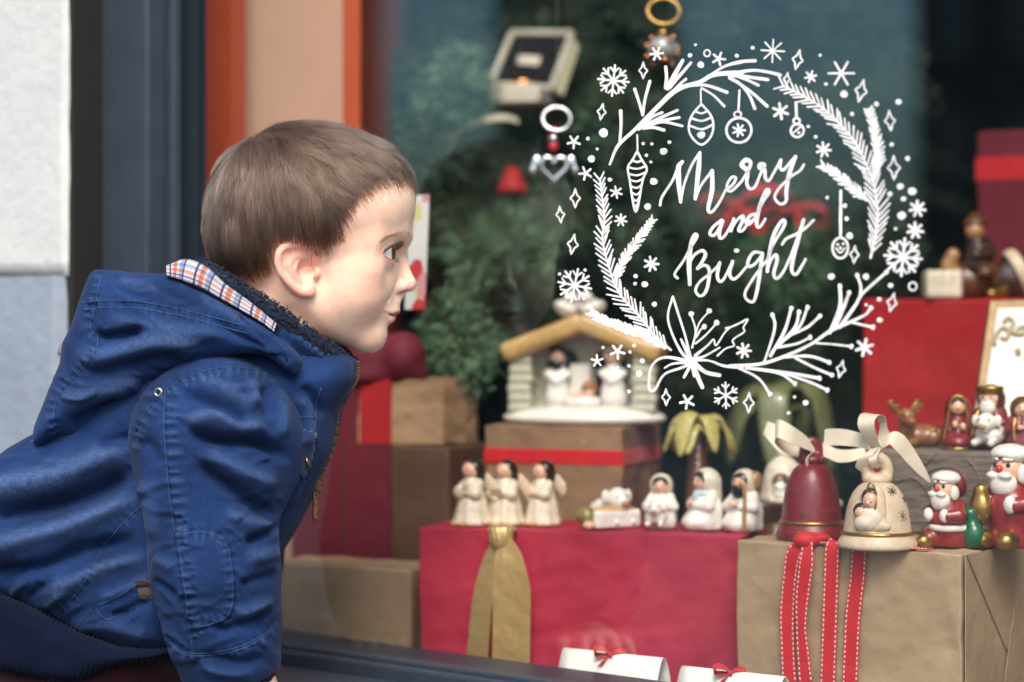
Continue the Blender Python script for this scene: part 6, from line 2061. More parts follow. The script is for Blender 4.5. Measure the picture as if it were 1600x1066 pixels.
# --- Santas
def santa(label, px, Y, rot, H, standing):
    a = fig('santa_figurine', label, 'figurine', px, Y, ZB, rot, 'father christmas figurines on the kraft box', H / 0.062)
    h = 0.0011
    B = (-0.03, -0.036, -0.002), (0.03, 0.034, 0.068)
    if standing:
        sp(a, 'coat', lambda P: smax(smin(chain(P, [(0, 0, 0.004), (0, 0, 0.020), (0, 0, 0.036)], [0.0155, 0.0150, 0.0105], 0.006), ell(P, (0, -0.004, 0.026), (0.0145, 0.0135, 0.0125)), 0.005), -P[2] + 0.0005, 0.001), *B, h, C_RED)
    else:
        sp(a, 'coat', lambda P: smax(smin(smin(chain(P, [(0, 0.004, 0.010), (0, 0.0, 0.022), (0, -0.002, 0.034)], [0.0155, 0.0140, 0.0105], 0.006), chain(P, [(-0.008, 0.0, 0.008), (-0.009, -0.014, 0.007)], [0.0085, 0.0075]), 0.005), chain(P, [(0.008, 0.004, 0.008), (0.010, 0.020, 0.005)], [0.0085, 0.0060]), 0.005), -P[2] + 0.0005, 0.001), *B, h, C_RED)
    sp(a, 'belt', lambda P: vlen(vlen(P[0], P[1] - 0.001) - 0.0145, (P[2] - (0.0165 if not standing else 0.020))) - 0.0030, *B, h, C_WHITE)
    for s_ in (-1, 1):
        sp(a, 'arm', lambda P, s_=s_: chain(P, [(0.010 * s_, 0.0, 0.034), (0.0150 * s_, -0.006, 0.027), (0.010 * s_, -0.0135, 0.0265)], [0.0055, 0.0058, 0.0050], 0.002), *B, h, C_RED)
        sp(a, 'cuff', lambda P, s_=s_: ell(P, (0.0085 * s_, -0.0155, 0.0268), (0.0046, 0.0036, 0.0056)), *B, 0.0009, C_WHITE)
        sp(a, 'boot', lambda P, s_=s_: smax(ell(P, (0.009 * s_, (-0.018 if standing or s_ < 0 else 0.026), 0.0055), (0.0062, 0.0085, 0.0062)), -P[2] + 0.0005, 0.001), *B, 0.0010, C_GOLD)
    sp(a, 'head', lambda P: ell(P, (0, -0.004, 0.047), (0.0102, 0.0098, 0.0105)), *B, h, C_SKIN)
    sp(a, 'beard', lambda P: smax(smin(smin(ell(P, (0, -0.0105, 0.0385), (0.0088, 0.0068, 0.0085)), ell(P, (-0.0042, -0.0150, 0.0438), (0.0046, 0.0032, 0.0026)), 0.0015), ell(P, (0.0042, -0.0150, 0.0438), (0.0046, 0.0032, 0.0026)), 0.0015), -sph(P, (0, -0.0165, 0.0500), 0.0034), 0.001), *B, 0.0009, C_WHITE)
    sp(a, 'sideburns', lambda P: smin(ell(P, (-0.0098, -0.0045, 0.0445), (0.0028, 0.0045, 0.0062)), ell(P, (0.0098, -0.0045, 0.0445), (0.0028, 0.0045, 0.0062)), 0.001), *B, 0.0009, C_WHITE)
    sp(a, 'hat', lambda P: smax(smin(ell(P, (0, 0.002, 0.0515), (0.0112, 0.0108, 0.0112)), ell(P, (0, 0.0105, 0.0485), (0.0078, 0.0070, 0.0095)), 0.005), -ell(P, (0, -0.016, 0.0430), (0.0105, 0.0125, 0.0095)), 0.001), *B, h, C_RED)
    sp(a, 'hat_brim', lambda P: smax(ell(P, (0, -0.0035, 0.0560), (0.0122, 0.0112, 0.0065)), -ell(P, (0, -0.013, 0.0485), (0.0095, 0.0095, 0.0062)), 0.0015), *B, 0.0009, C_WHITE)
    sp(a, 'nose', lambda P: sph(P, (0, -0.0150, 0.0478), 0.0024), *B, 0.0007, C_ROSE)
    for s_ in (-1, 1):
        sp(a, 'eye', lambda P, s_=s_: ell(P, (0.0046 * s_, -0.0122, 0.0500), (0.0014, 0.0012, 0.0017)), *B, 0.0005, C_BLACK)
        sp(a, 'eyebrow', lambda P, s_=s_: cone(P, (0.0025 * s_, -0.0132, 0.0535), (0.0068 * s_, -0.0112, 0.0532), 0.0012, 0.0009), *B, 0.0006, C_WHITE)
    return a
santa('small kneeling santa figurine beside the cream bell', 1483, 1.800, R(-52), 0.0635, False)
s2 = santa('taller standing santa figurine with a gold sack at the right edge', 1584, 1.800, R(-48), 0.0855, True)
Bq = (-0.04, -0.045, -0.002), (0.03, 0.03, 0.06)
sp(s2, 'gold_sack', lambda P: smin(ell(P, (-0.0105, -0.0185, 0.024), (0.0075, 0.0065, 0.0105)), sph(P, (-0.010, -0.019, 0.035), 0.0042), 0.003), *Bq, 0.0011, C_GOLD)
sp(s2, 'green_sack', lambda P: smax(smin(ell(P, (-0.0125, -0.024, 0.008), (0.0075, 0.0065, 0.0088)), cone(P, (-0.0125, -0.024, 0.014), (-0.014, -0.024, 0.0205), 0.0032, 0.0048), 0.002), -P[2] + 0.0004, 0.001), *Bq, 0.0010, C_GREEN)

# --- weathered block behind the bells with four figures
K_SLATE = mat('grey_brown_wood_block', (0.20, 0.155, 0.125), 0.8, dark=(0.125, 0.095, 0.078), vscale=30, bump=0.003, bscale=40, stretch=(1, 1, 4))
b_blk = Box('wooden_block', 'weathered grey-brown block with carved lines behind the bells', 'block', plan(1372, 1.935), plan(1556, 1.865), 0.10, TOP + 0.0003, zpx(707, 1.885), K_SLATE, amp=0.002)
for pts in ([(1425, 708), (1436, 722), (1450, 722), (1462, 708)], [(1440, 742), (1470, 730), (1500, 735), (1512, 770), (1505, 800)], [(1420, 745), (1440, 755), (1455, 790), (1440, 830)], [(1400, 800), (1430, 815), (1470, 812), (1500, 822)], [(1510, 715), (1528, 740), (1535, 780), (1530, 830)], [(1380, 742), (1400, 752), (1415, 748)]):
    adopt(tube('carved_line', smooth_path([b_blk.front(x, y, 0.0008) for x, y in pts], 6), 0.0009, K_SLATE, None, 6), b_blk.root)
b_blk2 = Box('wooden_block', 'grey-brown block behind the standing santa, right of the carved one', 'block', plan(1558, 1.875), plan(1720, 1.80), 0.10, TOP + 0.0003, zpx(709, 1.87), K_SLATE, amp=0.002)
ZK = b_blk.z1 + 0.0004
dr = fig('deer_figurine', 'brown deer figurine with gold-edged ears lying on the carved block', 'figurine', 1425, 1.955, ZK, R(18), None, 0.98)
Bd = (-0.03, -0.03, -0.002), (0.034, 0.03, 0.048)
C_DEER = ceramic('deer_brown_ceramic', (0.30, 0.125, 0.05), 0.35)
sp(dr, 'body', lambda P: smax(smin(ell(P, (0.010, 0.002, 0.0105), (0.0190, 0.0125, 0.0105)), ell(P, (0.018, -0.003, 0.009), (0.010, 0.0125, 0.0095)), 0.004), -P[2] + 0.0004, 0.001), *Bd, 0.0012, C_DEER)
sp(dr, 'neck', lambda P: chain(P, [(-0.004, 0, 0.012), (-0.008, -0.004, 0.026)], [0.0085, 0.0060]), *Bd, 0.0012, C_DEER)
sp(dr, 'head', lambda P: smin(ell(P, (-0.009, -0.006, 0.0285), (0.0075, 0.0085, 0.0078)), ell(P, (-0.0095, -0.0145, 0.0245), (0.0048, 0.0068, 0.0048)), 0.003), *Bd, 0.0011, C_DEER)
for k in (-1, 1):
    er_ = sp(dr, 'ear', lambda P, k=k: ell(P, (-0.009 + 0.0115 * k, -0.003, 0.0375), (0.0042, 0.0025, 0.0075), roty(R(38 * k))), *Bd, 0.0009, C_DEER)
    tube('ear_rim', [np.array((-0.009 + 0.0115 * k, -0.0055, 0.0375)) + roty(R(38 * k)) @ np.array((0.0036 * math.cos(t), 0, 0.0066 * math.sin(t))) for t in np.linspace(0, 2 * math.pi, 15)], 0.0006, C_GOLD, er_, 5)
    sp(dr, 'foreleg', lambda P, k=k: cone(P, (-0.004, -0.006 + 0.005 * k, 0.005), (-0.017, -0.010 + 0.006 * k, 0.004), 0.0042, 0.0034), *Bd, 0.0011, C_DEER)
    eye_dots(dr, [(-0.009 + 0.0058 * k, -0.0115, 0.0300)], 0.0014)
sp(dr, 'tail', lambda P: ell(P, (0.0225, -0.011, 0.012), (0.004, 0.003, 0.006)), *Bd, 0.0009, C_GOLD)
tube('haunch_line', [(0.018 + 0.0085 * math.cos(t), -0.0145 + 0.001 * abs(math.cos(t)), 0.0095 + 0.008 * math.sin(t)) for t in np.linspace(R(-50), R(200), 16)], 0.0006, C_GOLD, dr, 5)

md = fig('madonna_figurine', 'kneeling woman figurine in a burgundy robe and gold-edged veil on the block', 'figurine', 1496, 1.930, ZK, R(-8), None, 0.80)
Bmd = (-0.026, -0.028, -0.002), (0.026, 0.024, 0.066)
sp(md, 'robe', lambda P: smax(smin(chain(P, [(0, 0, 0.006), (0, 0, 0.030)], [0.0165, 0.0098]), ell(P, (0, -0.008, 0.008), (0.0165, 0.0150, 0.0095)), 0.006), -P[2] + 0.0004, 0.001), *Bmd, 0.0012, C_BURG)
sp(md, 'veil', lambda P: smax(smax(smin(ell(P, (0, 0.001, 0.0480), (0.0120, 0.0112, 0.0122)), chain(P, [(0, 0.003, 0.042), (0, 0.004, 0.006)], [0.0125, 0.0185]), 0.008), -ell(P, (0, -0.0165, 0.036), (0.0120, 0.0150, 0.0240)), 0.002), -P[2] + 0.0004, 0.001), *Bmd, 0.0012, C_BURG)
tube('veil_trim', smooth_path([(-0.0165, -0.010, 0.004), (-0.0135, -0.0090, 0.022), (-0.0098, -0.0078, 0.040), (-0.0068, -0.0070, 0.0545), (0, -0.0062, 0.0590), (0.0068, -0.0070, 0.0545), (0.0098, -0.0078, 0.040), (0.0135, -0.0090, 0.022), (0.0165, -0.010, 0.004)], 6), 0.0012, C_GOLD, md)
sp(md, 'head', lambda P: smin(ell(P, (0, -0.0035, 0.0470), (0.0088, 0.0088, 0.0098)), sph(P, (0, -0.0125, 0.0460), 0.0013), 0.002), *Bmd, 0.0011, C_SKIN)
sp(md, 'hair', lambda P: smax(ell(P, (0, -0.0020, 0.0495), (0.0097, 0.0097, 0.0092)), -ell(P, (0, -0.015, 0.0440), (0.0085, 0.011, 0.0092)), 0.001), *Bmd, 0.0011, C_HAIR)
sp(md, 'hands', lambda P: smin(ell(P, (-0.0035, -0.0150, 0.028), (0.0034, 0.0038, 0.0046)), ell(P, (0.0050, -0.0150, 0.0255), (0.0034, 0.0038, 0.0046)), 0.001), *Bmd, 0.0009, C_SKIN)
sp(md, 'infant', lambda P: ell(P, (0, -0.0175, 0.0085), (0.0090, 0.0055, 0.0040)), *Bmd, 0.0010, C_WHITE)
sp(md, 'gold_base', lambda P: smax(ell(P, (0, -0.004, 0.0), (0.0195, 0.0185, 0.0062)), -P[2] + 0.0002, 0.0005), *Bmd, 0.0011, C_GOLD)

kg = robed('king_figurine', 'king figurine with gold crown and white beard carrying a sheep on the block', 1548, 1.925, ZK, R(-30), 0.0600, C_BURG, C_BROWN, None, beard=C_WHITE, hair=C_WHITE)
lathe('crown', [(0.0112, 0.050), (0.0124, 0.0515), (0.0120, 0.0555), (0.0126, 0.0572), (0.0100, 0.0578), (0.0098, 0.0530)], (0, -0.001, 0), C_GOLD, kg, 24)
tube('robe_trim', smooth_path([(-0.008, -0.010, 0.036), (-0.010, -0.015, 0.026), (-0.011, -0.0185, 0.012)], 6), 0.0014, C_GOLD, kg)
sheep_parts(kg, (0.004, -0.014, 0.004), 0.86)
kg2 = robed('king_figurine', 'burgundy king figurine with gold trim, cut by the right edge above the standing santa', 1597, 1.90, b_blk2.z1 + 0.0004, R(-10), 0.050, C_BURG, C_BROWN, None, hair=C_BROWN)
tube('robe_trim', smooth_path([(-0.007, -0.0105, 0.037), (-0.0095, -0.0155, 0.026), (-0.0085, -0.0185, 0.010)], 6), 0.0015, C_GOLD, kg2)

# --- small white bell-house behind the burgundy bell
bh = fig('bell_figurine', 'small cream bell with an arched niche, half hidden behind the burgundy bell', 'bell', 1224, 2.00, TOP + 0.021, 0, None)
prof = [(0.0215, 0), (0.0225, 0.004), (0.0205, 0.010), (0.0185, 0.024), (0.0150, 0.034), (0.0080, 0.041), (0.0015, 0.043)]
def bellhouse(P):
    r_ = vlen(P[0], P[1])
    d = r_ - np.interp(P[2], [p[1] for p in prof], [p[0] for p in prof]).astype(np.float32)
    d = np.maximum(np.maximum(d, P[2] - 0.043), -P[2])
    nich = np.maximum(vlen(P[0] + 0.004, np.maximum(P[2] - 0.018, 0)) - 0.0085, np.maximum(P[1] + 0.006, -(P[2] - 0.004)))
    return smax(d, -nich, 0.002)
sp(bh, 'bell_body', bellhouse, (-0.026, -0.026, -0.003), (0.026, 0.026, 0.046), 0.0013, C_CREAM)
mini(bh, -0.004, -0.010, 0.004, 0.40, C_WHITE, veil=C_WHITE)
sp(bh, 'handle', lambda P: smin(sph(P, (0, 0, 0.046), 0.0055), chain(P, [(0.007 * math.cos(t), 0, 0.054 + 0.006 * math.sin(t)) for t in np.linspace(0, 6.28, 11)], [0.0026] * 11), 0.003), (-0.014, -0.01, 0.038), (0.014, 0.01, 0.066), 0.0011, C_WHITE)
cr = Box('wooden_crate', 'small tan stand under the half-hidden cream bell', 'stand', plan(1186, 2.03), plan(1262, 1.99), 0.05, TOP + 0.0003, TOP + 0.0205, K_BROWN, amp=0.0005, bev=0.001)
cr.band(TOP + 0.0150, TOP + 0.0208, C_WHITE, 'white_rim', 0.001)

# --- leaning white plaque with scrolls
pq = thing('plaque', 'white plaque in a bronze-edged frame with scroll relief, leaning at the right edge', 'plaque', loc=W(1590, 700, 1.99))
M_PLQ = mat('pale_plaque_face', (0.72, 0.74, 0.70), 0.5, var=0.06, vscale=20)
C_BRONZE = mat('bronze_edge', (0.24, 0.16, 0.085), 0.4, 0.6, var=0.4, vscale=90)
def P3(px, py):
    """points of the leaning face: further back the higher"""
    return W(px, py, 1.975 + (700 - py) * 0.00022)
def slabq(name, quad, t, m):
    q = [P3(*p) for p in quad]
    n = np.cross(q[1] - q[0], q[3] - q[0]); n /= np.linalg.norm(n)
    if n[1] < 0: n = -n
    V = [*q, *[p + n * t for p in q]]
    o = obj(name, V, [(3, 2, 1, 0), (4, 5, 6, 7), (0, 1, 5, 4), (1, 2, 6, 5), (2, 3, 7, 6), (3, 0, 4, 7)], m, None, smooth=False)
    bevel(o, 0.0012, 2)
    return adopt(o, pq)
slabq('plaque_back', [(1547, 469), (1760, 462), (1746, 712), (1512, 712)], 0.010, C_BRONZE)
fq_ = [P3(*p) + np.array((0, -0.0022, 0)) for p in ((1558, 482), (1748, 476), (1735, 700), (1526, 702))]
nq = np.cross(fq_[1] - fq_[0], fq_[3] - fq_[0]); nq /= np.linalg.norm(nq); nq = nq if nq[1] > 0 else -nq
adopt(obj('plaque_face', [*fq_, *[p + nq * 0.0018 for p in fq_]], [(3, 2, 1, 0), (4, 5, 6, 7), (0, 1, 5, 4), (1, 2, 6, 5), (2, 3, 7, 6), (3, 0, 4, 7)], M_PLQ, None, smooth=False), pq)
M_SCROLL = ceramic('antique_gold_scroll', (0.40, 0.31, 0.17), 0.3, 0.4)
for pts in ([(1552, 540), (1556, 522), (1566, 512), (1575, 520), (1570, 530), (1562, 526)], [(1575, 520), (1582, 505), (1574, 497), (1567, 504)], [(1570, 512), (1585, 522), (1600, 520), (1618, 505), (1632, 500)], [(1585, 522), (1592, 512), (1604, 512)]):
    adopt(tube('scroll', smooth_path([P3(*p) + np.array((0, -0.0035, 0)) for p in pts], 6), 0.0019, M_SCROLL, None, 7), pq)
adopt(sdf_obj('medallion', lambda P: ell(P, P3(1589, 551) + np.array((0, -0.003, 0)), (0.0030, 0.002, 0.0050)), P3(1589, 551) - 0.012, P3(1589, 551) + 0.012, 0.0009, M_SCROLL), pq)

# --- camels and kings up on the red box
ZR = b_back.z1 + 0.0004
cm = fig('camel_figurine', 'brown camel figurine lying with a rider and a pale cloth on the red box', 'figurine', 1512, 2.20, ZR, R(0), 'kings and camels on the red box')
Bc = (-0.055, -0.035, -0.002), (0.05, 0.04, 0.092)
sp(cm, 'body', lambda P: smax(smin(ell(P, (0.006, 0.004, 0.018), (0.030, 0.018, 0.019)), ell(P, (0.010, 0.004, 0.036), (0.014, 0.012, 0.012)), 0.008), -P[2] + 0.0005, 0.002), *Bc, 0.0018, C_BROWN)
sp(cm, 'pale_cloth', lambda P: smax(rbox(P, (-0.027, -0.006, 0.014), (0.019, 0.015, 0.0145), 0.004) + 0.0008 * np.cos(P[0] * 700), -P[2] + 0.0004, 0.001), *Bc, 0.0017, C_CREAM)
sp(cm, 'neck', lambda P: chain(P, [(-0.014, 0.0, 0.025), (-0.020, -0.004, 0.034), (-0.016, -0.006, 0.044)], [0.010, 0.008, 0.007]), *Bc, 0.0017, C_TAN)
sp(cm, 'rider_robe', lambda P: smin(chain(P, [(0.010, -0.004, 0.036), (0.008, -0.006, 0.056)], [0.016, 0.010]), chain(P, [(0.018, -0.004, 0.056), (0.020, -0.016, 0.046), (0.004, -0.022, 0.044)], [0.0055, 0.006, 0.0045]), 0.004), *Bc, 0.0017, C_DBROWN)
sp(cm, 'rider_head', lambda P: ell(P, (0.005, -0.010, 0.068), (0.0095, 0.0092, 0.0100)), *Bc, 0.0016, C_TAN)
sp(cm, 'turban', lambda P: smin(ell(P, (0.006, -0.007, 0.076), (0.0125, 0.0115, 0.0068)), ell(P, (0.008, -0.003, 0.082), (0.008, 0.008, 0.006)), 0.004), *Bc, 0.0016, C_BROWN)
sp(cm, 'saddle_bag', lambda P: ell(P, (0.022, -0.010, 0.026), (0.010, 0.008, 0.012)), *Bc, 0.0016, C_GOLD)
cm2 = fig('camel_figurine', 'dark camel figurine with a cream saddle band at the right edge on the red box', 'figurine', 1583, 2.19, ZR, R(0), 'kings and camels on the red box')
sp(cm2, 'body', lambda P: smax(smin(ell(P, (0.004, 0.004, 0.020), (0.030, 0.018, 0.021)), ell(P, (0.006, 0.002, 0.036), (0.016, 0.013, 0.011)), 0.008), -P[2] + 0.0005, 0.002), *Bc, 0.0018, C_DBROWN)
sp(cm2, 'saddle_band', lambda P: smax(np.abs(ell(P, (0.006, 0.002, 0.026), (0.026, 0.020, 0.024))) - 0.0012, np.abs(P[0] - 0.004 + 0.5 * (P[2] - 0.03)) - 0.007, 0.001), *Bc, 0.0015, C_BISQUE)
sp(cm2, 'head', lambda P: smin(chain(P, [(-0.018, 0, 0.020), (-0.026, -0.006, 0.028)], [0.010, 0.008]), ell(P, (-0.031, -0.012, 0.026), (0.008, 0.009, 0.007)), 0.004), *Bc, 0.0017, C_BROWN)
sp(cm2, 'foreleg', lambda P: cone(P, (-0.012, -0.012, 0.007), (-0.026, -0.018, 0.005), 0.006, 0.005), *Bc, 0.0016, C_GOLD)

# --- two rolled cards with bows, standing just behind the glass
M_CARD = mat('ivory_card', (0.80, 0.80, 0.74), 0.7, var=0.05, vscale=40, bump=0.0004, bscale=150)
M_PENCIL = mat('grey_print', (0.35, 0.36, 0.38), 0.8)
def card(label, a, b, Ya, Yb, ht, word):
    A = W(a[0], a[1], Ya); Bq_ = W(b[0], b[1], Yb)
    root = thing('folded_card', label, 'card', 'cards with red bows', loc=((A + Bq_) / 2) * np.array((1, 1, 0)) + np.array((0, 0, Z_FLOOR)))
    u = Bq_ - A; L_ = np.linalg.norm(u); u /= L_
    back = np.array((-u[1], u[0], 0)); back /= np.linalg.norm(back)
    back = back if back[1] > 0 else -back
    zt = max(A[2], Bq_[2])
    H_ = zt - Z_FLOOR - 0.001
    # teardrop section: front sheet, rolled top, back sheet
    sec = smooth_path([(-0.018, -H_), (-0.013, -H_ * 0.6), (-0.006, -H_ * 0.2), (-0.001, -0.001), (0.004, -0.002), (0.010, -H_ * 0.25), (0.014, -H_ * 0.6), (0.016, -H_)], 5)
    V, F = [], []
    n = len(sec)
    for e in np.linspace(0, 1, 9):
        top = A + (Bq_ - A) * e
        for q in sec:
            p = top + back * q[0]
            p[2] = top[2] + q[1] * (top[2] - Z_FLOOR - 0.001) / H_
            V.append(p)
    for i in range(8):
        for k in range(n - 1):
            F.append((i * n + k, i * n + k + 1, (i + 1) * n + k + 1, (i + 1) * n + k))
    o = obj('card_sheet', V, F, M_CARD, None)
    sm = o.modifiers.new('thick', 'SOLIDIFY'); sm.thickness = 0.0006
    adopt(o, root)
    mid = A + (Bq_ - A) * 0.47 + np.array((0, -0.004, -0.001))
    bow(root, mid, 0.0135, R_RED, R(-8), True)
    return root, A, Bq_, u
card('ivory rolled card with a red bow, left of the two by the glass', (881, 1013), (1036, 1029), 1.868, 1.812, 0.05, '')
card('ivory rolled card with a red bow, right of the two by the glass', (1066, 1041), (1226, 1058), 1.795, 1.735, 0.05, '')

# --- fir tree, sprays and the things hung in them
def needle_material(name, c0, c1):
    return mat(name, c1, 0.55, dark=c0, vscale=35, spec=0.4)
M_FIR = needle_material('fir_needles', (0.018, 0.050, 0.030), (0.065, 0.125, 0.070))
M_FIR2 = needle_material('lit_fir_needles', (0.020, 0.065, 0.045), (0.085, 0.155, 0.085))  # light on the garlands and sprays is put into this paler colour
M_FIR3 = needle_material('bright_lit_fir_needles', (0.04, 0.12, 0.085), (0.15, 0.26, 0.14))  # brightest copy, the sprays' highlights put into the needle colour
M_BARK = mat('fir_bark', (0.05, 0.03, 0.018), 0.9, var=0.4, vscale=40)
def needles(branches, nl, per, width, seed):
    """branches: list of smooth 3-D paths; returns one mesh of flat diamond needles"""
    rg = np.random.default_rng(seed)
    V = []
    for path in branches:
        path = np.asarray(path)
        cum = np.concatenate(([0], np.cumsum(np.linalg.norm(np.diff(path, axis=0), axis=1))))
        n = max(4, int(cum[-1] / per))
        t = np.sort(rg.random(n)) * cum[-1]
        P0 = np.stack([np.interp(t, cum, path[:, k]) for k in range(3)], 1)
        T = np.stack([np.interp(t, cum, np.gradient(path, axis=0)[:, k]) for k in range(3)], 1)
        T /= np.maximum(np.linalg.norm(T, axis=1), 1e-9)[:, None]
        rv = rg.normal(0, 1, (n, 3)); rv -= T * np.sum(rv * T, 1)[:, None]; rv /= np.linalg.norm(rv, axis=1)[:, None]
        d = T * rg.uniform(0.35, 0.8, n)[:, None] + rv
        d /= np.linalg.norm(d, axis=1)[:, None]
        L_ = nl * rg.uniform(0.7, 1.1, n) * (1 - 0.5 * (t / cum[-1]) ** 4)
        sd = np.cross(d, rg.normal(0, 1, (n, 3))); sd /= np.maximum(np.linalg.norm(sd, axis=1), 1e-9)[:, None]
        a = P0; b = P0 + d * (L_ * 0.5)[:, None] + sd * width; c = P0 + d * L_[:, None]; e = P0 + d * (L_ * 0.5)[:, None] - sd * width
        V.append(np.stack([a, b, c, e], 1).reshape(-1, 3))
    V = np.concatenate(V)
    Q = np.arange(len(V)).reshape(-1, 4)
    return V, Q
def fir_tree(label, px, Y, z0, height, rad, nb, seed):
    root = thing('fir_tree', label, 'fir tree', 'fir trees at the back of the display', loc=W(px, 500, Y) * np.array((1, 1, 0)) + np.array((0, 0, z0)))
    c = np.array(root.location)
    rg = np.random.default_rng(seed)
    br = []
    for i in range(nb):
        t = (i + rg.random()) / nb
        zz = z0 + height * (0.05 + 0.93 * t)
        az = i * 2.39996 + rg.uniform(-0.3, 0.3)
        L_ = rad * (1 - 0.8 * t) * rg.uniform(0.75, 1.15)
        dirv = np.array((math.cos(az), math.sin(az), 0))
        main = smooth_path([np.array((c[0], c[1], zz)), np.array((c[0], c[1], zz)) + dirv * L_ * 0.5 + np.array((0, 0, -0.02)), np.array((c[0], c[1], zz)) + dirv * L_ + np.array((0, 0, -0.10 * L_ - 0.03))], 6)
        br.append(main)
        for k in range(9):
            f = 0.25 + 0.75 * k / 9
            p = main[int(f * (len(main) - 1))]
            sgn = 1 if k % 2 else -1
            side = np.array((-dirv[1], dirv[0], 0)) * sgn
            l2 = L_ * 0.38 * (1.25 - f) + 0.03
            br.append(smooth_path([p, p + (dirv * 0.6 + side * 0.8) * l2 * 0.5, p + (dirv * 0.75 + side * 0.75) * l2 + np.array((0, 0, -0.02))], 4))
    V, Q = needles(br, 0.022, 0.0021, 0.0010, seed)
    cr_ = npobj('crown', V, Q, M_FIR, None, smooth=False); adopt(cr_, root)
    v, f = tube_vf([(c[0], c[1], z0 - 0.0), (c[0], c[1], z0 + height * 0.5), (c[0], c[1], z0 + height)], [0.025, 0.015, 0.003], 8)
    adopt(obj('trunk', v, f, M_BARK, None), root)
    tw = join_vf([tube_vf(b, np.linspace(0.0022, 0.0006, len(b)), 4, False) for b in br])
    o = npobj('twigs', np.array(tw[0]), np.array(tw[1]), M_BARK, None); adopt(o, root)
    o['kind'] = 'stuff'
    return root
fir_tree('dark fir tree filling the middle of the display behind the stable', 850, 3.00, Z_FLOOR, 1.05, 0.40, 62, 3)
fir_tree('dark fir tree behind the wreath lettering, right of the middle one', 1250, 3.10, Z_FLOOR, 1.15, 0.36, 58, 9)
def spray(label, paths, seed, Y, nl=0.020, m=None):
    root = thing('fir_spray', label, 'fir spray', 'fir sprays hung in the window', loc=W(paths[0][0][0], paths[0][0][1], Y))
    br = []
    for pp in paths:
        main = smooth_path([W(x, y, Y + dy) for x, y, dy in pp], 6)
        br.append(main)
        rg = np.random.default_rng(seed)
        n = len(main)
        for k in range(2, n - 1, 2):
            T = main[min(k + 1, n - 1)] - main[k - 1]; T /= np.linalg.norm(T)
            for sgn in (-1, 1):
                sd = np.cross(T, (0, 1, 0)); sd /= np.linalg.norm(sd)
                l2 = 0.045 * (1 - 0.6 * k / n) * rg.uniform(0.8, 1.2)
                br.append(smooth_path([main[k], main[k] + (T * 0.6 + sd * sgn * 0.7) * l2 * 0.5, main[k] + (T * 0.8 + sd * sgn * 0.6 + np.array((0, rg.uniform(-0.4, 0.4), 0))) * l2], 4))
    V, Q = needles(br, nl, 0.0010, 0.0010, seed)
    adopt(npobj('needles', V, Q, m or M_FIR2, None, smooth=False), root)
    tw = join_vf([tube_vf(b, np.linspace(0.0018, 0.0006, len(b)), 4, False) for b in br])
    adopt(npobj('twig', np.array(tw[0]), np.array(tw[1]), M_BARK, None), root)
    return root
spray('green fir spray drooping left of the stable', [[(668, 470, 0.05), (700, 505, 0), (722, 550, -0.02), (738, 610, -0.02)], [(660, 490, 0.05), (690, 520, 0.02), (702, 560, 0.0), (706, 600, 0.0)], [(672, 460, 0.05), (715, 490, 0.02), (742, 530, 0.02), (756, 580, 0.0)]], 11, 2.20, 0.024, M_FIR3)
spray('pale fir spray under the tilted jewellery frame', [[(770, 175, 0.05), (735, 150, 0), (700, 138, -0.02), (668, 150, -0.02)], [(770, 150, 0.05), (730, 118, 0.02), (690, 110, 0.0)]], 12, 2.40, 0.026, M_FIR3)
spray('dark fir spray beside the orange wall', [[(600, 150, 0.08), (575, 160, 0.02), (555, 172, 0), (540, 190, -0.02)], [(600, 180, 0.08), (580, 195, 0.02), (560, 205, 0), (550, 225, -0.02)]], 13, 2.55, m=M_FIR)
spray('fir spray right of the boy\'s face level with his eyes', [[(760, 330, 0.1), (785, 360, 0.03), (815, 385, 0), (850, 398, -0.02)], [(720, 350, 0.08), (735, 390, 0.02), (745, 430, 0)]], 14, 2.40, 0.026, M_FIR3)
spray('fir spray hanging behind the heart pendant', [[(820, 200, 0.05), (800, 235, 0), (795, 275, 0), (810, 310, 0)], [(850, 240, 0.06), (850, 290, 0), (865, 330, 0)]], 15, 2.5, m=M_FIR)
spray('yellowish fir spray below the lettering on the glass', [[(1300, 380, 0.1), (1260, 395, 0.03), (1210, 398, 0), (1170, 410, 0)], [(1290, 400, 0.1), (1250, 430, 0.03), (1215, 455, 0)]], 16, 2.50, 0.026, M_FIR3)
# red bows in the tree
for i, (x, y, sz, lab) in enumerate(((1150, 322, 0.045, 'red ribbon bow in the tree, left of two behind the lettering'), (1243, 326, 0.038, 'red ribbon bow in the tree, right of two behind the lettering'))):
    root = thing('bow', lab, 'bow', 'red bows in the fir tree', loc=W(x, y, 2.60))
    bow(root, W(x, y, 2.60), sz, R_RED, R(8 if i == 0 else -25), True, 'bow_loops')
# red bell and orange ball in the tree
rbz = thing('ornament', 'small red bell ornament hanging in the fir sprays', 'ornament', loc=W(800, 255, 2.48))
p0 = W(800, 300, 2.48)
lathe_o = lathe('bell_shape', [(0.0185, 0), (0.019, 0.003), (0.014, 0.010), (0.011, 0.020), (0.007, 0.027), (0.001, 0.030)], p0, K_RED, None, 28); adopt(lathe_o, rbz)
adopt(tube('hanger', [p0 + np.array((0, 0, 0.030)), p0 + np.array((0.001, 0, 0.045)), p0 + np.array((0.0, 0, 0.07))], 0.0006, M_BARK), rbz)
orb = thing('ornament', 'small orange bauble low in the tree behind the sprig', 'ornament', loc=W(906, 318, 2.6))
adopt(sdf_obj('ball', lambda P: sph(P, W(906, 318, 2.6), 0.017), W(906, 318, 2.6) - 0.025, W(906, 318, 2.6) + 0.025, 0.003, ceramic('orange_glass', (0.5, 0.13, 0.03), 0.2, 0.2)), orb)
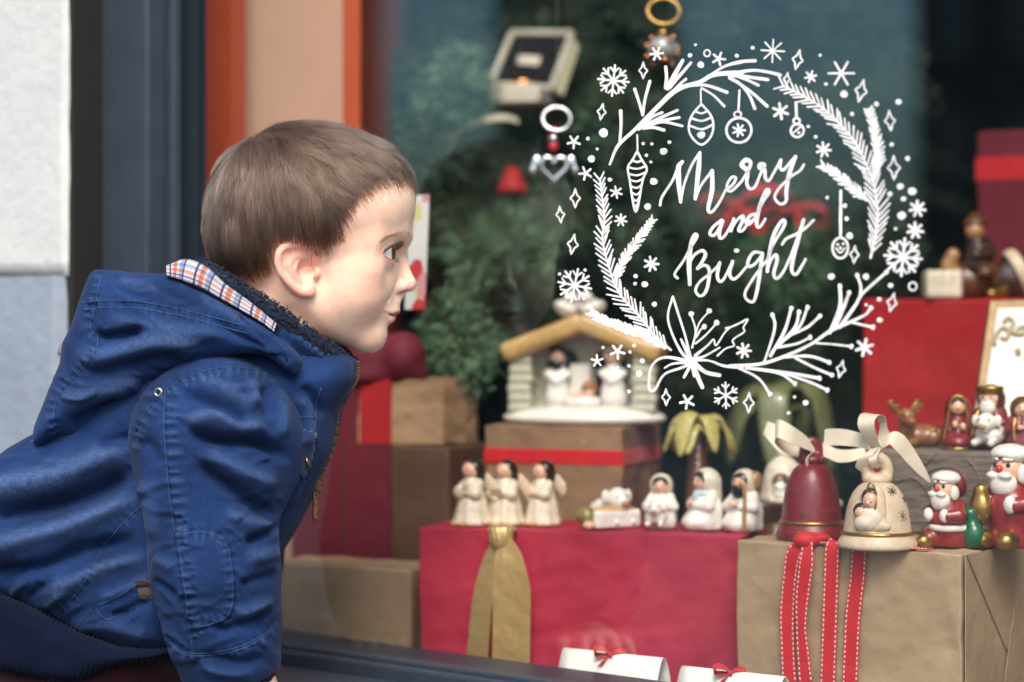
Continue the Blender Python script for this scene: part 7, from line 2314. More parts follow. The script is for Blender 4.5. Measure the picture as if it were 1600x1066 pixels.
adopt(lathe('cap', [(0.005, 0.0), (0.005, 0.006), (0.001, 0.007)], W(906, 318, 2.6) + np.array((0, 0, 0.016)), C_GOLD, None, 12), orb)
M_STRING = mat('clear_thread', (0.25, 0.27, 0.27), 0.4)
M_SILVER = mat('polished_silver', (0.62, 0.66, 0.70), 0.18, 1.0)
# pendants on key rings
def ringp(c, r, t, m, tilt=0.0):
    return tube_vf([np.array(c) + np.array((r * math.cos(a), r * math.sin(a) * math.sin(tilt), r * math.sin(a) * math.cos(tilt))) for a in np.linspace(0, 2 * math.pi, 25)], t, 8, False)
hp_ = thing('pendant', 'silver winged heart pendant with red beads hanging from a ring', 'pendant', 'pendants on key rings', loc=W(866, 222, 2.12))
Yp = 2.12; sP = Yp / FPX
adopt(obj('key_ring', *ringp(W(870, 186, Yp), 22 * sP, 3.2 * sP, M_SILVER, 0.5), M_SILVER), hp_)
for y, r, m in ((205, 8, C_ROSE), (217, 9, M_SILVER), (229, 8.5, C_ROSE)):
    adopt(sdf_obj('bead', lambda P, y=y, r=r: sph(P, W(865, y, Yp), r * sP), W(865, y, Yp) - 12 * sP, W(865, y, Yp) + 12 * sP, 1.6 * sP, m), hp_)
hc = W(866, 262, Yp)
hpts = [hc + sP * 21 * np.array((math.sin(t) ** 3, 0, (13 * math.cos(t) - 5 * math.cos(2 * t) - 2 * math.cos(3 * t) - math.cos(4 * t)) / 16)) for t in np.linspace(0, 2 * math.pi, 33)]
adopt(obj('heart', *tube_vf(hpts, 5.0 * sP, 8, False), M_SILVER), hp_)
for k in (-1, 1):
    adopt(sdf_obj('wing', lambda P, k=k: smin(ell(P, hc + sP * np.array((27 * k, 0, 8)), (9 * sP, 4 * sP, 12 * sP)), ell(P, hc + sP * np.array((33 * k, 0, -4)), (7 * sP, 4 * sP, 9 * sP)), 3 * sP), hc + sP * np.array((27 * k - 20, -10, -20)), hc + sP * np.array((27 * k + 20, 10, 28)), 1.7 * sP, M_SILVER), hp_)
adopt(tube('thread', [W(870, 166, Yp), W(872, -300, Yp)], 0.0003, M_STRING, None, 5), hp_)
gp_ = thing('pendant', 'gold-capped glass ball pendant with modelled orange glints hanging from a gold ring', 'pendant', 'pendants on key rings', loc=W(1036, 60, Yp))
adopt(obj('key_ring', *ringp(W(1037, 18, Yp), 25 * sP, 3.6 * sP, C_GOLD, 0.5), C_GOLD), gp_)
adopt(lathe('cap', [(5 * sP, 0), (10 * sP, 2 * sP), (10 * sP, 10 * sP), (7 * sP, 16 * sP), (2 * sP, 18 * sP)], W(1036, 60, Yp), C_GOLD, None, 18), gp_)
M_GLASSB = mat('smoked_glass_ball', (0.30, 0.33, 0.34), 0.05, spec=0.8, coat=1.0)
adopt(sdf_obj('ball', lambda P: ell(P, W(1035, 76, Yp), (24 * sP, 24 * sP, 20 * sP)), W(1035, 76, Yp) - 34 * sP, W(1035, 76, Yp) + 34 * sP, 3 * sP, M_GLASSB), gp_)
C_COPPER = mat('polished_copper', (0.80, 0.36, 0.14), 0.15, 1.0)
for k in range(14):  # orange glints of the ball, added as small copper spheres
    t = k * 2.4; el_ = R(-55 + 8 * k)
    cpt = W(1035, 78, Yp) + sP * 27 * np.array((math.cos(t) * math.cos(el_), math.sin(t) * math.cos(el_), math.sin(el_)))
    adopt(sdf_obj('bead', lambda P, c=cpt: sph(P, c, 4.2 * sP), cpt - 6 * sP, cpt + 6 * sP, 1.2 * sP, C_COPPER), gp_)
adopt(tube('thread', [W(1037, -8, Yp), W(1037, -300, Yp)], 0.0003, M_STRING, None, 5), gp_)
# --- tilted jewellery frame
jf = thing('jewellery_case', 'open white jewellery case tilted up, dark lining with a necklace', 'case', loc=W(815, 165, 2.5))
M_LIN = mat('dark_velvet', (0.016, 0.016, 0.018), 0.95, spec=0.1)
M_CASE = mat('off_white_case', (0.62, 0.58, 0.48), 0.5, var=0.15, vscale=40)
def JP(x, y, d=0.0):
    return W(x, y, 2.46 + (165 - y) * 0.0006 + d)
def edge(a, b, r, m, n_='frame_edge'):
    adopt(tube(n_, [JP(*a), (JP(*a) + JP(*b)) / 2, JP(*b)], r, m, None, 6), jf)
cn = [(800, 52), (893, 52), (862, 138), (766, 132)]
for i in range(4):
    edge(cn[i], cn[(i + 1) % 4], 0.0042, M_CASE)
V = [JP(*p, 0.004) for p in cn]; V += [v + np.array((0.004, 0.03, 0.0)) for v in V]
adopt(obj('lining', V, [(0, 1, 2, 3), (7, 6, 5, 4), (0, 4, 5, 1), (1, 5, 6, 2), (2, 6, 7, 3), (3, 7, 4, 0)], M_LIN, None, smooth=False), jf)
V = [JP(x, y, -0.001) for x, y in ((811, 86), (845, 88), (842, 102), (808, 100))]; V += [v + np.array((0, 0.002, 0)) for v in V]
adopt(obj('label_tag', V, [(0, 1, 2, 3), (7, 6, 5, 4), (0, 4, 5, 1), (1, 5, 6, 2), (2, 6, 7, 3), (3, 7, 4, 0)], M_CASE, None, smooth=False), jf)
for pts in ([(812, 66), (806, 100), (815, 128), (828, 130)], [(870, 66), (850, 105), (835, 128), (828, 130)]):
    adopt(tube('necklace', smooth_path([JP(x, y, -0.002) for x, y in pts], 5), 0.0011, M_SILVER, None, 6), jf)
adopt(sdf_obj('necklace_pendant', lambda P: ell(P, JP(818, 129, -0.004), (0.012, 0.004, 0.004)), JP(818, 129) - 0.02, JP(818, 129) + 0.02, 0.0018, C_COPPER), jf)
V = [JP(x, y) for x, y in ((893, 54), (905, 74), (880, 150), (862, 138))]; V += [v + np.array((0, 0.02, 0)) for v in V]
adopt(obj('case_side', V, [(0, 1, 2, 3), (7, 6, 5, 4), (0, 4, 5, 1), (1, 5, 6, 2), (2, 6, 7, 3), (3, 7, 4, 0)], mat('case_side_card', (0.34, 0.33, 0.22), 0.6, var=0.2), None, smooth=False), jf)
cb_ = W(812, 152, 2.47)
adopt(box('case_base', cb_, (0.031, 0.03, 0.009), M_CASE, None, rotz(R(-15)), 0.002), jf)
for x, y in ((802, 52), (891, 52)):
    adopt(tube('thread', [JP(x, y), JP(x, y) + np.array((0, 0, 0.35))], 0.0003, M_STRING, None, 5), jf)
# pale curved band arching over the branches
pale_band = tag(ribbon('ribbon', smooth_path([W(x, y, 2.42) for x, y in ((700, 238), (712, 214), (734, 195), (762, 186), (792, 184), (810, 190))], 6), np.array((0.1, 0.5, 0.85)), np.interp(np.linspace(0, 1, 31), [0, .5, 1], [0.004, 0.011, 0.006]), 0.0008, mat('pale_olive_band', (0.46, 0.42, 0.31), 0.5, var=0.2)), 'pale olive curved band arching through the fir branches left of the heart pendant', 'ribbon')

# --- printed leaflet on the inside of the glass beside the boy's nose
def leaflet_material():
    m = bpy.data.materials.new('printed_leaflet'); m.use_nodes = True
    nt = m.node_tree; N = nt.nodes; L = nt.links
    b = N['Principled BSDF']; b.inputs['Roughness'].default_value = 0.4
    tc = N.new('ShaderNodeTexCoord')
    vo = N.new('ShaderNodeTexVoronoi'); vo.inputs['Scale'].default_value = 60
    L.new(tc.outputs['Object'], vo.inputs['Vector'])
    sep = N.new('ShaderNodeSeparateColor'); L.new(vo.outputs['Color'], sep.inputs[0])
    rp = N.new('ShaderNodeValToRGB'); rp.color_ramp.interpolation = 'CONSTANT'
    e = rp.color_ramp.elements
    e[0].position = 0; e[0].color = (0.80, 0.78, 0.74, 1)
    e[1].position = 0.42; e[1].color = (0.62, 0.06, 0.06, 1)
    for p, c in ((0.62, (0.75, 0.74, 0.70)), (0.78, (0.70, 0.66, 0.28)), (0.88, (0.72, 0.34, 0.36))):
        q = e.new(p); q.color = c + (1,)
    L.new(sep.outputs[0], rp.inputs[0]); L.new(rp.outputs[0], b.inputs['Base Color'])
    return m
q = [W(640, 306, 2.06), W(671, 304, 2.04), W(664, 484, 2.04), W(632, 484, 2.06)]
V = [*q, *[p + np.array((0, 0.0012, 0)) for p in q]]
lf = obj('leaflet', V, [(3, 2, 1, 0), (4, 5, 6, 7), (0, 1, 5, 4), (1, 2, 6, 5), (2, 3, 7, 6), (3, 0, 4, 7)], leaflet_material(), None, smooth=False)
bevel(lf, 0.003, 3)
tag(lf, 'white leaflet printed in red and yellow standing just past the boy\'s nose', 'leaflet')

def garland(label, area, n, seed, Y0, Y1, m, drift):
    """many fir twigs wired together, filling a stretch of the window's back"""
    rg = np.random.default_rng(seed)
    root = thing('fir_garland', label, 'garland', 'fir garlands behind the display', loc=W((area[0] + area[2]) / 2, area[1], Y0))
    br = []
    for _ in range(n):
        Y = rg.uniform(Y0, Y1)
        x, y = rg.uniform(area[0], area[2]), rg.uniform(area[1], area[3])
        a = R(drift + rg.normal(0, 45)); L_ = rg.uniform(60, 120)
        p = [W(x, y, Y + 0.05), W(x + L_ * 0.5 * math.cos(a), y + L_ * 0.5 * math.sin(a) - 6, Y), W(x + L_ * math.cos(a), y + L_ * math.sin(a) + 8, Y - 0.02)]
        main = smooth_path(p, 5)
        br.append(main)
        for k in range(2, len(main) - 1, 2):
            T = main[k + 1] - main[k - 1]; T /= np.linalg.norm(T)
            for sg in (-1, 1):
                sd = np.cross(T, (0, 1, 0)); sd /= max(np.linalg.norm(sd), 1e-9)
                l2 = 0.05 * rg.uniform(0.6, 1.1)
                br.append(smooth_path([main[k], main[k] + (T * 0.7 + sd * sg * 0.7) * l2 * 0.5, main[k] + (T * 0.8 + sd * sg * 0.6 + np.array((0, rg.uniform(-0.5, 0.3), 0))) * l2], 4))
    V, Q = needles(br, 0.024, 0.0016, 0.0011, seed)
    adopt(npobj('needles', V, Q, m, None, smooth=False), root)
    tw = join_vf([tube_vf(b, np.linspace(0.0018, 0.0006, len(b)), 4, False) for b in br])
    o = npobj('twigs', np.array(tw[0]), np.array(tw[1]), M_BARK, None); adopt(o, root); o['kind'] = 'stuff'
    return root
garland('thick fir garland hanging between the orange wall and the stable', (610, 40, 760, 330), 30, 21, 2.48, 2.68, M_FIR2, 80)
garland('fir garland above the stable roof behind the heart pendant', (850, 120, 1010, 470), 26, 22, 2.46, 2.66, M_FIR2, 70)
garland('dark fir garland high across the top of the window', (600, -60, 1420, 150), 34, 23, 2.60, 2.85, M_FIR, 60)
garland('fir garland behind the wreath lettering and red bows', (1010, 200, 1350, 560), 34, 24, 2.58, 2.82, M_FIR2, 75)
# ------------------------------------------------------------------ white wreath lettered on the glass
def decal_material():
    m = mat('white_window_paint', (0.80, 0.81, 0.82), 0.8, dark=(0.68, 0.70, 0.72), vscale=90, bump=0.0002, bscale=500)
    nt = m.node_tree; N = nt.nodes; L = nt.links
    tc = N.new('ShaderNodeTexCoord'); nz = N.new('ShaderNodeTexNoise'); nz.inputs['Scale'].default_value = 130; nz.inputs['Detail'].default_value = 4
    L.new(tc.outputs['Object'], nz.inputs['Vector'])
    mr = N.new('ShaderNodeMapRange'); mr.inputs[1].default_value = 0.3; mr.inputs[2].default_value = 0.55; mr.inputs[3].default_value = 0.72; mr.inputs[4].default_value = 1.0
    L.new(nz.outputs[0], mr.inputs[0]); L.new(mr.outputs[0], N['Principled BSDF'].inputs['Alpha'])
    return m
M_DECAL = decal_material()
decal = thing('window_decal', 'white hand-drawn wreath with the words Merry and Bright on the glass', 'decal', loc=on_glass(1155, 350, -0.001))
DK = [0]
def stroke_vf(pts, w, n=6):
    """a brush stroke laid on the outer glass face; pts and w in photograph pixels"""
    P = smooth_path([np.array(p, float) for p in pts], n)
    keep = [0] + [i for i in range(1, len(P)) if np.linalg.norm(P[i] - P[i - 1]) > 0.05]
    P = P[keep]
    m = len(P)
    w = 0.88 * (np.full(m, w) if np.isscalar(w) else np.interp(np.linspace(0, 1, m), np.linspace(0, 1, len(w)), w))
    T = np.gradient(P, axis=0); T /= np.maximum(np.linalg.norm(T, axis=1), 1e-9)[:, None]
    Nn = np.stack([-T[:, 1], T[:, 0]], 1)
    pts2, F = [], []
    DK[0] += 1
    off = -0.0004 - (DK[0] % 60) * 6e-6
    for i in range(m):
        pts2 += [P[i] - Nn[i] * w[i] / 2, P[i] + Nn[i] * w[i] / 2]
    for i in range(m - 1):
        F.append((2 * i, 2 * i + 1, 2 * i + 3, 2 * i + 2))
    for e in (0, m - 1):
        t = -T[e] if e == 0 else T[e]
        arc = []
        a0, a1 = 2 * e, 2 * e + 1
        for k in range(1, 6):
            a = math.pi * k / 6
            arc.append(P[e] + (-Nn[e] * math.cos(a)) * w[e] / 2 + t * math.sin(a) * w[e] / 2)
        b0 = len(pts2); pts2 += arc
        F.append(tuple([a0] + list(range(b0, b0 + 5)) + [a1]))
    return [on_glass(p[0], p[1], off) for p in pts2], F
def blob_vf(c, rx, ry=None, n=14, wob=0.08):
    ry = ry or rx
    DK[0] += 1
    off = -0.0004 - (DK[0] % 60) * 6e-6
    ph = random.random() * 6
    return [on_glass(c[0] + rx * (1 + wob * math.sin(3 * a + ph)) * math.cos(a), c[1] + ry * (1 + wob * math.sin(2 * a + ph)) * math.sin(a), off) for a in np.linspace(0, 2 * math.pi, n, endpoint=False)], [tuple(range(n))]
def draw(name, lst):
    v, f = join_vf(lst)
    me = obj(name, v, f, M_DECAL, None, smooth=False)
    adopt(me, decal)
    return me
def Z(ox, oy, s):
    return lambda x, y: (ox + x / s, oy + y / s)
z1, z2, z3, z4, z5 = Z(1020, 220, 3.948), Z(860, 50, 3.553), Z(1140, 50, 3.553), Z(860, 320, 3.137), Z(1140, 320, 3.134)
def S(z, pts, w, n=6):
    return stroke_vf([z(*p) for p in pts], w, n)
# words
draw('lettering', [S(z1, [(45, 398), (58, 345), (118, 252), (150, 180), (184, 128)], [5, 4.5, 4.5, 5]), S(z1, [(182, 130), (160, 160), (158, 230), (172, 378)], [6, 9, 10, 6]), S(z1, [(172, 378), (192, 275), (238, 155), (290, 74)], [5, 4.5, 5.5]),
    S(z1, [(290, 74), (282, 180), (262, 358)], [6, 9, 6.5]), S(z1, [(262, 358), (298, 275), (366, 186)], [5, 4.5, 5.5]), S(z1, [(366, 186), (366, 300), (342, 420), (366, 438), (412, 378), (448, 305)], [7, 8.5, 7, 5, 5, 4.5]),
    S(z1, [(448, 305), (492, 272), (512, 232), (490, 224), (462, 262), (458, 302), (488, 308), (545, 255)], 4.8), S(z1, [(545, 255), (582, 195), (604, 138), (575, 118), (548, 150), (575, 175), (586, 200), (580, 262), (598, 296), (632, 282), (664, 205)], [4.5, 5.5, 7, 8, 8, 8, 6.5, 6.5, 5.5, 5, 4.5]),
    S(z1, [(664, 205), (690, 150), (662, 146), (658, 168), (690, 178), (694, 228), (716, 246), (745, 200), (790, 118)], [4.5, 6, 7, 7, 6, 6, 5.5, 4.5, 5]), S(z1, [(790, 118), (786, 165), (806, 180), (850, 132), (880, 98)], 5.5), S(z1, [(880, 98), (842, 205), (824, 310), (822, 372), (786, 390), (752, 350), (782, 290), (852, 222), (908, 184), (932, 148)], [6.5, 8, 7, 5.5, 5, 4.8, 4.5, 4.5, 4.5, 4.5])])
draw('lettering', [S(z1, [(425, 490), (372, 532), (352, 575), (385, 578), (432, 500)], 5.5), S(z1, [(432, 495), (412, 560), (414, 600), (442, 588), (482, 522), (500, 482)], [6, 6.5, 5.5, 5, 4.5, 4.5]), S(z1, [(500, 482), (492, 520), (482, 556)], 6), S(z1, [(484, 548), (520, 490), (556, 464), (552, 500), (528, 552), (556, 552), (596, 492)], [4.5, 4.5, 6, 6.5, 5.5, 5, 4.5]),
    S(z1, [(640, 452), (602, 462), (574, 500), (592, 516), (628, 482)], 5.5), S(z1, [(628, 482), (676, 380), (716, 318), (700, 306), (662, 396), (642, 490), (646, 532), (668, 524), (694, 482)], [5, 6, 6.5, 6, 7, 7, 5.5, 5, 4.5])])
draw('lettering', [S(z1, [(152, 848), (136, 820), (188, 742), (232, 662), (272, 592), (258, 580), (236, 640), (224, 745), (228, 886)], [5, 4.5, 4.5, 5, 5.5, 6, 7.5, 9, 6.5]), S(z1, [(222, 762), (258, 704), (304, 678), (324, 706), (296, 760), (272, 792), (318, 768), (348, 796), (342, 880), (320, 942), (286, 956), (264, 920), (292, 868), (350, 822), (402, 772)], [4.5, 5, 6, 6.5, 5.5, 4.5, 5.5, 6.5, 6.5, 5.5, 5, 5, 4.5, 4.5, 4.5]),
    S(z1, [(402, 772), (414, 752), (398, 826), (410, 866), (438, 852), (492, 745)], [5, 5.5, 6, 5.5, 5, 4.5]), S(z1, [(492, 745), (474, 818), (490, 852), (520, 842), (586, 768)], [6, 6, 5.5, 5, 4.5]), blob_vf(z1(516, 678), 4.4, 3.6),
    S(z1, [(674, 692), (622, 690), (588, 742), (592, 776), (632, 758), (676, 700)], [5, 5.5, 6, 5.5, 5, 5]), S(z1, [(676, 696), (662, 800), (646, 910), (622, 990), (582, 982), (568, 942), (602, 876), (660, 792), (704, 738)], [6, 7, 6.5, 5.5, 5, 5, 4.5, 4.5, 4.5]),
    S(z1, [(704, 738), (742, 640), (800, 545), (816, 502), (796, 494), (750, 572), (722, 682), (706, 806)], [4.5, 5, 5.5, 6, 6, 7, 7, 6.5]), S(z1, [(706, 800), (730, 735), (758, 704), (766, 740), (746, 820), (766, 850), (806, 806), (852, 706), (892, 600), (930, 488)], [4.5, 5, 6, 6.5, 6, 5.5, 5, 4.5, 4.5, 5]),
    S(z1, [(930, 488), (892, 620), (862, 742), (858, 806), (884, 824), (916, 778), (942, 732)], [6, 8, 7.5, 6, 5.5, 5, 4.5]), S(z1, [(798, 640), (822, 606), (880, 578), (940, 540), (992, 490)], [4.5, 5, 5, 5, 4.5])])
# bare twigs
def twigs(z, lst, tip=0.0):
    out = []
    for (pts, w) in lst:
        out.append(S(z, pts, w))
        if tip:
            e = z(*pts[-1]); out.append(blob_vf(e, tip, tip * 1.15))
    return out
draw('branch', twigs(z2, [([(330, 735), (375, 632), (470, 542), (590, 422), (700, 322), (830, 278), (900, 240), (1000, 228), (1066, 226)], [4, 6, 6.5, 8, 9, 7, 8, 8, 7]), ([(385, 605), (392, 520), (390, 440)], [5, 5, 7]), ([(512, 460), (492, 390), (468, 318)], [5, 5, 6]), ([(512, 462), (526, 370), (552, 275)], [5, 5, 6]),
    ([(640, 310), (645, 250), (640, 195)], [7, 6, 6]), ([(650, 312), (700, 220), (735, 158)], [9, 8, 6]), ([(662, 305), (720, 240), (780, 172)], [8, 6, 5]), ([(690, 322), (720, 290), (752, 262)], [6, 5, 5]), ([(740, 302), (860, 296), (980, 335)], [5, 5, 6]), ([(840, 312), (905, 352), (965, 412)], [4, 4, 5]),
    ([(490, 540), (560, 475), (620, 448)], [6, 5, 5]), ([(520, 522), (600, 482), (705, 435)], [7, 5.5, 5]), ([(540, 510), (630, 490), (715, 475)], [7, 5, 5]), ([(520, 528), (620, 500), (732, 522)], [7, 5, 4.5]), ([(515, 535), (570, 530), (630, 545)], [6, 5.5, 6]), ([(880, 245), (970, 190), (1066, 168)], [4, 4.5, 4.5])])
    + twigs(z3, [([(0, 235), (120, 214), (210, 222), (282, 240)], [7, 5, 5, 6]), ([(0, 180), (60, 165), (142, 160)], [4.5, 5, 6]), ([(0, 240), (100, 250), (212, 265)], [7, 6, 6]), ([(40, 245), (100, 268), (160, 296)], [5, 4.5, 5]), ([(0, 255), (60, 292), (108, 350), (140, 425)], [6, 5, 5, 6]), ([(40, 275), (125, 338), (208, 412)], [5, 5, 6])]))
draw('branch', twigs(z5, [([(0, 788), (150, 780), (280, 738), (400, 682), (490, 620), (590, 575), (640, 552)], [5, 6, 6, 5, 6, 6, 5])]) + twigs(z5, [([(640, 552), (670, 535), (692, 505)], [5, 4.5, 5]), ([(590, 575), (650, 588), (702, 600)], [4, 4.5, 5]), ([(490, 628), (540, 500), (540, 398)], [6, 7, 6]), ([(520, 600), (560, 500), (585, 432)], [6, 6, 5]), ([(540, 600), (618, 490), (650, 436), (768, 330)], [7, 6, 5, 5]), ([(640, 452), (642, 400), (625, 346)], [6, 5.5, 5]),
    ([(425, 678), (510, 684), (596, 694)], [3.5, 3.5, 3.5]), ([(170, 770), (210, 650), (222, 585), (210, 540)], [4, 5, 5, 5]), ([(200, 740), (268, 620), (302, 508)], [6, 6, 5]), ([(240, 690), (320, 600), (340, 525)], [6, 5.5, 5]), ([(250, 675), (340, 600), (382, 502)], [6, 5, 5]), ([(290, 642), (380, 600), (442, 546)], [5, 5, 5]), ([(230, 700), (330, 680), (394, 650)], [5, 4.5, 4]),
    ([(250, 748), (390, 742), (488, 772)], [5, 5.5, 5]), ([(320, 750), (420, 800), (500, 834)], [4.5, 5, 5]), ([(80, 800), (240, 825), (320, 876)], [4.5, 5, 5]), ([(100, 800), (300, 826), (440, 850)], [5, 6, 6]), ([(280, 830), (400, 872), (478, 908)], [4, 5, 5]), ([(40, 798), (140, 850), (198, 928)], [4.5, 4.5, 4.5])], 3.6))
# fir sprigs
def firv(pts, nl, gap, w, sw, taper=0.45, start=0.03, ang=36):
    P = smooth_path([np.array(p, float) for p in pts], 10)
    cum = np.concatenate(([0], np.cumsum(np.linalg.norm(np.diff(P, axis=0), axis=1))))
    out = [stroke_vf(pts, [sw * 1.2, sw, sw * 0.8])]
    T = np.gradient(P, axis=0); T /= np.linalg.norm(T, axis=1)[:, None]
    k = 0
    for s_ in np.arange(cum[-1] * start, cum[-1], gap):
        p = np.array([np.interp(s_, cum, P[:, i]) for i in (0, 1)]); t = np.array([np.interp(s_, cum, T[:, i]) for i in (0, 1)])
        f = s_ / cum[-1]
        L_ = nl * (1 - taper * f ** 2) * random.uniform(0.88, 1.1) * min(1, 0.55 + 4 * f)
        for sg in (-1, 1):
            a = R(ang + random.uniform(-6, 6)) * sg
            d = np.array((t[0] * math.cos(a) - t[1] * math.sin(a), t[0] * math.sin(a) + t[1] * math.cos(a)))
            q = p + t * random.uniform(-1, 1)
            out.append(stroke_vf([q, q + d * L_ * 0.55, q + d * L_], [w, w, w * 0.85], 2))
    return out
draw('fir_sprig', firv([z5(690, 260), z5(715, 150), z5(725, 40), z3(818, 960), z3(800, 840), z3(760, 740), z3(700, 620), z3(620, 520), z3(520, 425), z3(400, 350), z3(298, 300)], 27, 9.2, 3.5, 3.8))
draw('fir_sprig', firv([z3(805, 800), z3(825, 700), z3(820, 620), z3(800, 520), z3(772, 428)], 15, 6.5, 4.2, 6, 0.3))
draw('fir_sprig', firv([z3(760, 930), z3(700, 880), z3(640, 830), z3(570, 775), z3(515, 742)], 14, 6.0, 4.2, 6, 0.3))
draw('fir_sprig', firv([z4(590, 712), z4(520, 650), z4(430, 540), z4(335, 430), z4(285, 300), z4(255, 170), z2(300, 1050), z2(290, 940), z2(275, 820)], 24, 8.6, 3.4, 3.6))
draw('fir_sprig', firv([z4(320, 370), z4(365, 262), z4(430, 172), z4(502, 72)], 13, 6.2, 3.8, 4.2, 0.3))
draw('fir_sprig', firv([z4(560, 700), z4(470, 640), z4(350, 598), z4(250, 560), z4(200, 528)], 13, 5.5, 4.6, 6.5, 0.3))
# poinsettia
draw('flower', [S(z4, [(690, 760), (660, 640), (630, 545), (600, 450)], [5, 4, 4.5, 4]), S(z4, [(600, 450), (576, 540), (592, 620), (640, 720), (685, 765)], [4, 4, 4, 5, 6]), S(z4, [(690, 770), (560, 748), (494, 796), (484, 898), (512, 906), (558, 832), (640, 800), (690, 775)], [7, 5, 4, 5, 5, 4, 5, 7]), S(z4, [(690, 770), (600, 780), (560, 800)], [6, 4, 3]),
    S(z4, [(690, 765), (660, 700), (640, 660)], [8, 6, 4]), S(z4, [(695, 700), (712, 620), (690, 540)], [4, 3.5, 3]), blob_vf(z4(690, 535), 4.4), S(z4, [(705, 660), (730, 580), (778, 522)], [3.5, 3, 3]), blob_vf(z4(778, 520), 4.4), S(z4, [(712, 680), (760, 640), (812, 584)], [3.5, 3.5, 3]), blob_vf(z4(815, 578), 4.4), S(z4, [(715, 650), (735, 615), (752, 600)], 3.4), blob_vf(z4(754, 598), 4.2),
    S(z4, [(710, 740), (770, 690), (800, 660), (812, 690), (860, 620), (905, 590), (945, 575)], [6, 3.5, 3, 3, 3, 3, 2.6]), S(z5, [(-20, 605), (30, 590), (88, 560), (68, 600), (72, 622), (30, 650), (14, 668), (22, 690), (-20, 705), (-60, 740)], [3, 3, 3, 3, 3, 3, 3, 3, 3, 3.4]), S(z4, [(715, 755), (760, 740), (830, 700)], [6, 4, 3]), S(z4, [(700, 760), (780, 765), (850, 790), (941, 800)], [6, 3.5, 5, 5]),
    S(z4, [(698, 780), (725, 850), (745, 895)], [8, 8, 7]), S(z4, [(705, 775), (760, 820), (828, 836)], [8, 7, 7]), S(z4, [(695, 785), (705, 840)], [6, 5]), S(z4, [(688, 785), (655, 845)], [6, 5]), blob_vf(z4(692, 772), 9, 9)])
# hanging ornaments
def ring_s(z, c, rx, ry, w):
    return S(z, [(c[0] + rx * math.cos(a), c[1] + ry * math.sin(a)) for a in np.linspace(0.3, 2 * math.pi + 0.3, 13)], w, 4)
draw('ornament', [S(z2, [(835, 320), (836, 400)], 3), S(z2, [(838, 400), (785, 465), (768, 535), (790, 590), (840, 626), (888, 585), (905, 525), (890, 462), (838, 400)], 4), S(z2, [(812, 445), (840, 452), (866, 442)], 3.6), S(z2, [(778, 478), (840, 494), (895, 474)], 4), S(z2, [(770, 520), (840, 540), (904, 514)], 4), blob_vf(z2(838, 572), 6.5, 5.5)])
draw('ornament', [S(z2, [(1050, 325), (1044, 440)], 4.2), ring_s(z2, (1040, 458), 20, 16, 3.5), ring_s(z2, (1047, 546), 70, 68, 4.6)] + [S(z2, [(1047 + 34 * math.cos(a), 546 + 34 * math.sin(a)), (1047, 546)], 4) for a in np.arange(7) * 0.9])
draw('ornament', [S(z2, [(482, 572), (484, 660)], 3), S(z2, [(482, 662), (455, 712), (430, 752), (440, 822), (474, 1000), (512, 825), (535, 762), (508, 712), (482, 662)], 4), S(z2, [(452, 712), (482, 722), (510, 712)], 4)] + [S(z2, [(a, y), ((a + b) / 2, y + 8), (b, y - 8)], 3.6) for a, b, y in ((432, 532, 752), (434, 528, 788), (442, 515, 822), (450, 508, 858), (457, 500, 895), (462, 492, 930), (468, 484, 962))])
draw('ornament', [S(z3, [(368, 392), (372, 478)], 5), ring_s(z3, (372, 495), 18, 16, 4), ring_s(z3, (376, 548), 36, 36, 4.5), S(z3, [(355, 560), (390, 530)], 3), blob_vf(z3(384, 560), 2.5)])
draw('ornament', [S(z3, [(617, 882), (614, 1066)], 5), S(z5, [(545, 0), (543, 152)], 5), ring_s(z5, (542, 212), 38, 50, 4.5), S(z5, [(520, 212), (542, 235), (565, 212)], 3), blob_vf(z5(530, 195), 2.2), blob_vf(z5(556, 192), 2.2), blob_vf(z5(542, 212), 2.6)])
# snowflakes, stars, diamonds, dots
def flake(c, r, n, w, br=True, rot=0.0):
    out = []
    for k in range(n):
        a = 2 * math.pi * k / n + rot
        d = np.array((math.cos(a), math.sin(a))); c_ = np.array(c)
        out.append(stroke_vf([c_, c_ + d * r * 0.5, c_ + d * r], w, 2))
        if br:
            for sg in (-1, 1):
                b = a + sg * 0.75
                out.append(stroke_vf([c_ + d * r * 0.55, c_ + d * r * 0.55 + np.array((math.cos(b), math.sin(b))) * r * 0.38], w * 0.9, 2))
    return out
for c, r, n, w, br, rot in (((958.5, 126), 24, 8, 4, True, 0.1), ((1207.5, 79.5), 18, 8, 3, False, 0.05), ((1314.5, 114.7), 20, 6, 4, False, 0.0), ((1411, 402), 29, 8, 5, True, 0.1), ((898, 446), 26, 8, 4, True, 0.2), ((1134, 618), 20, 6, 3.6, True, 0.5)):
    draw('snowflake', flake(c, r, n, w, br, rot))
for c, r in (((1123, 92), 10), ((896.6, 221.7), 10), ((915, 271), 10), ((1219.6, 173.8), 12), ((1266.6, 120), 9), ((1287, 234), 11), ((1433.5, 326), 12), ((1430, 360), 12), ((1350.6, 543), 13), ((1017.8, 412.4), 11), ((970, 344), 9), ((1162, 548), 11), ((1073.6, 627.6), 11), ((965, 549.5), 11), ((933, 564), 9), ((962.7, 300.5), 9), ((1026, 84), 10), ((961, 580), 8)):
    draw('star', flake(c, r, random.choice((5, 6, 6, 7)), r * 0.42, False, random.random()))
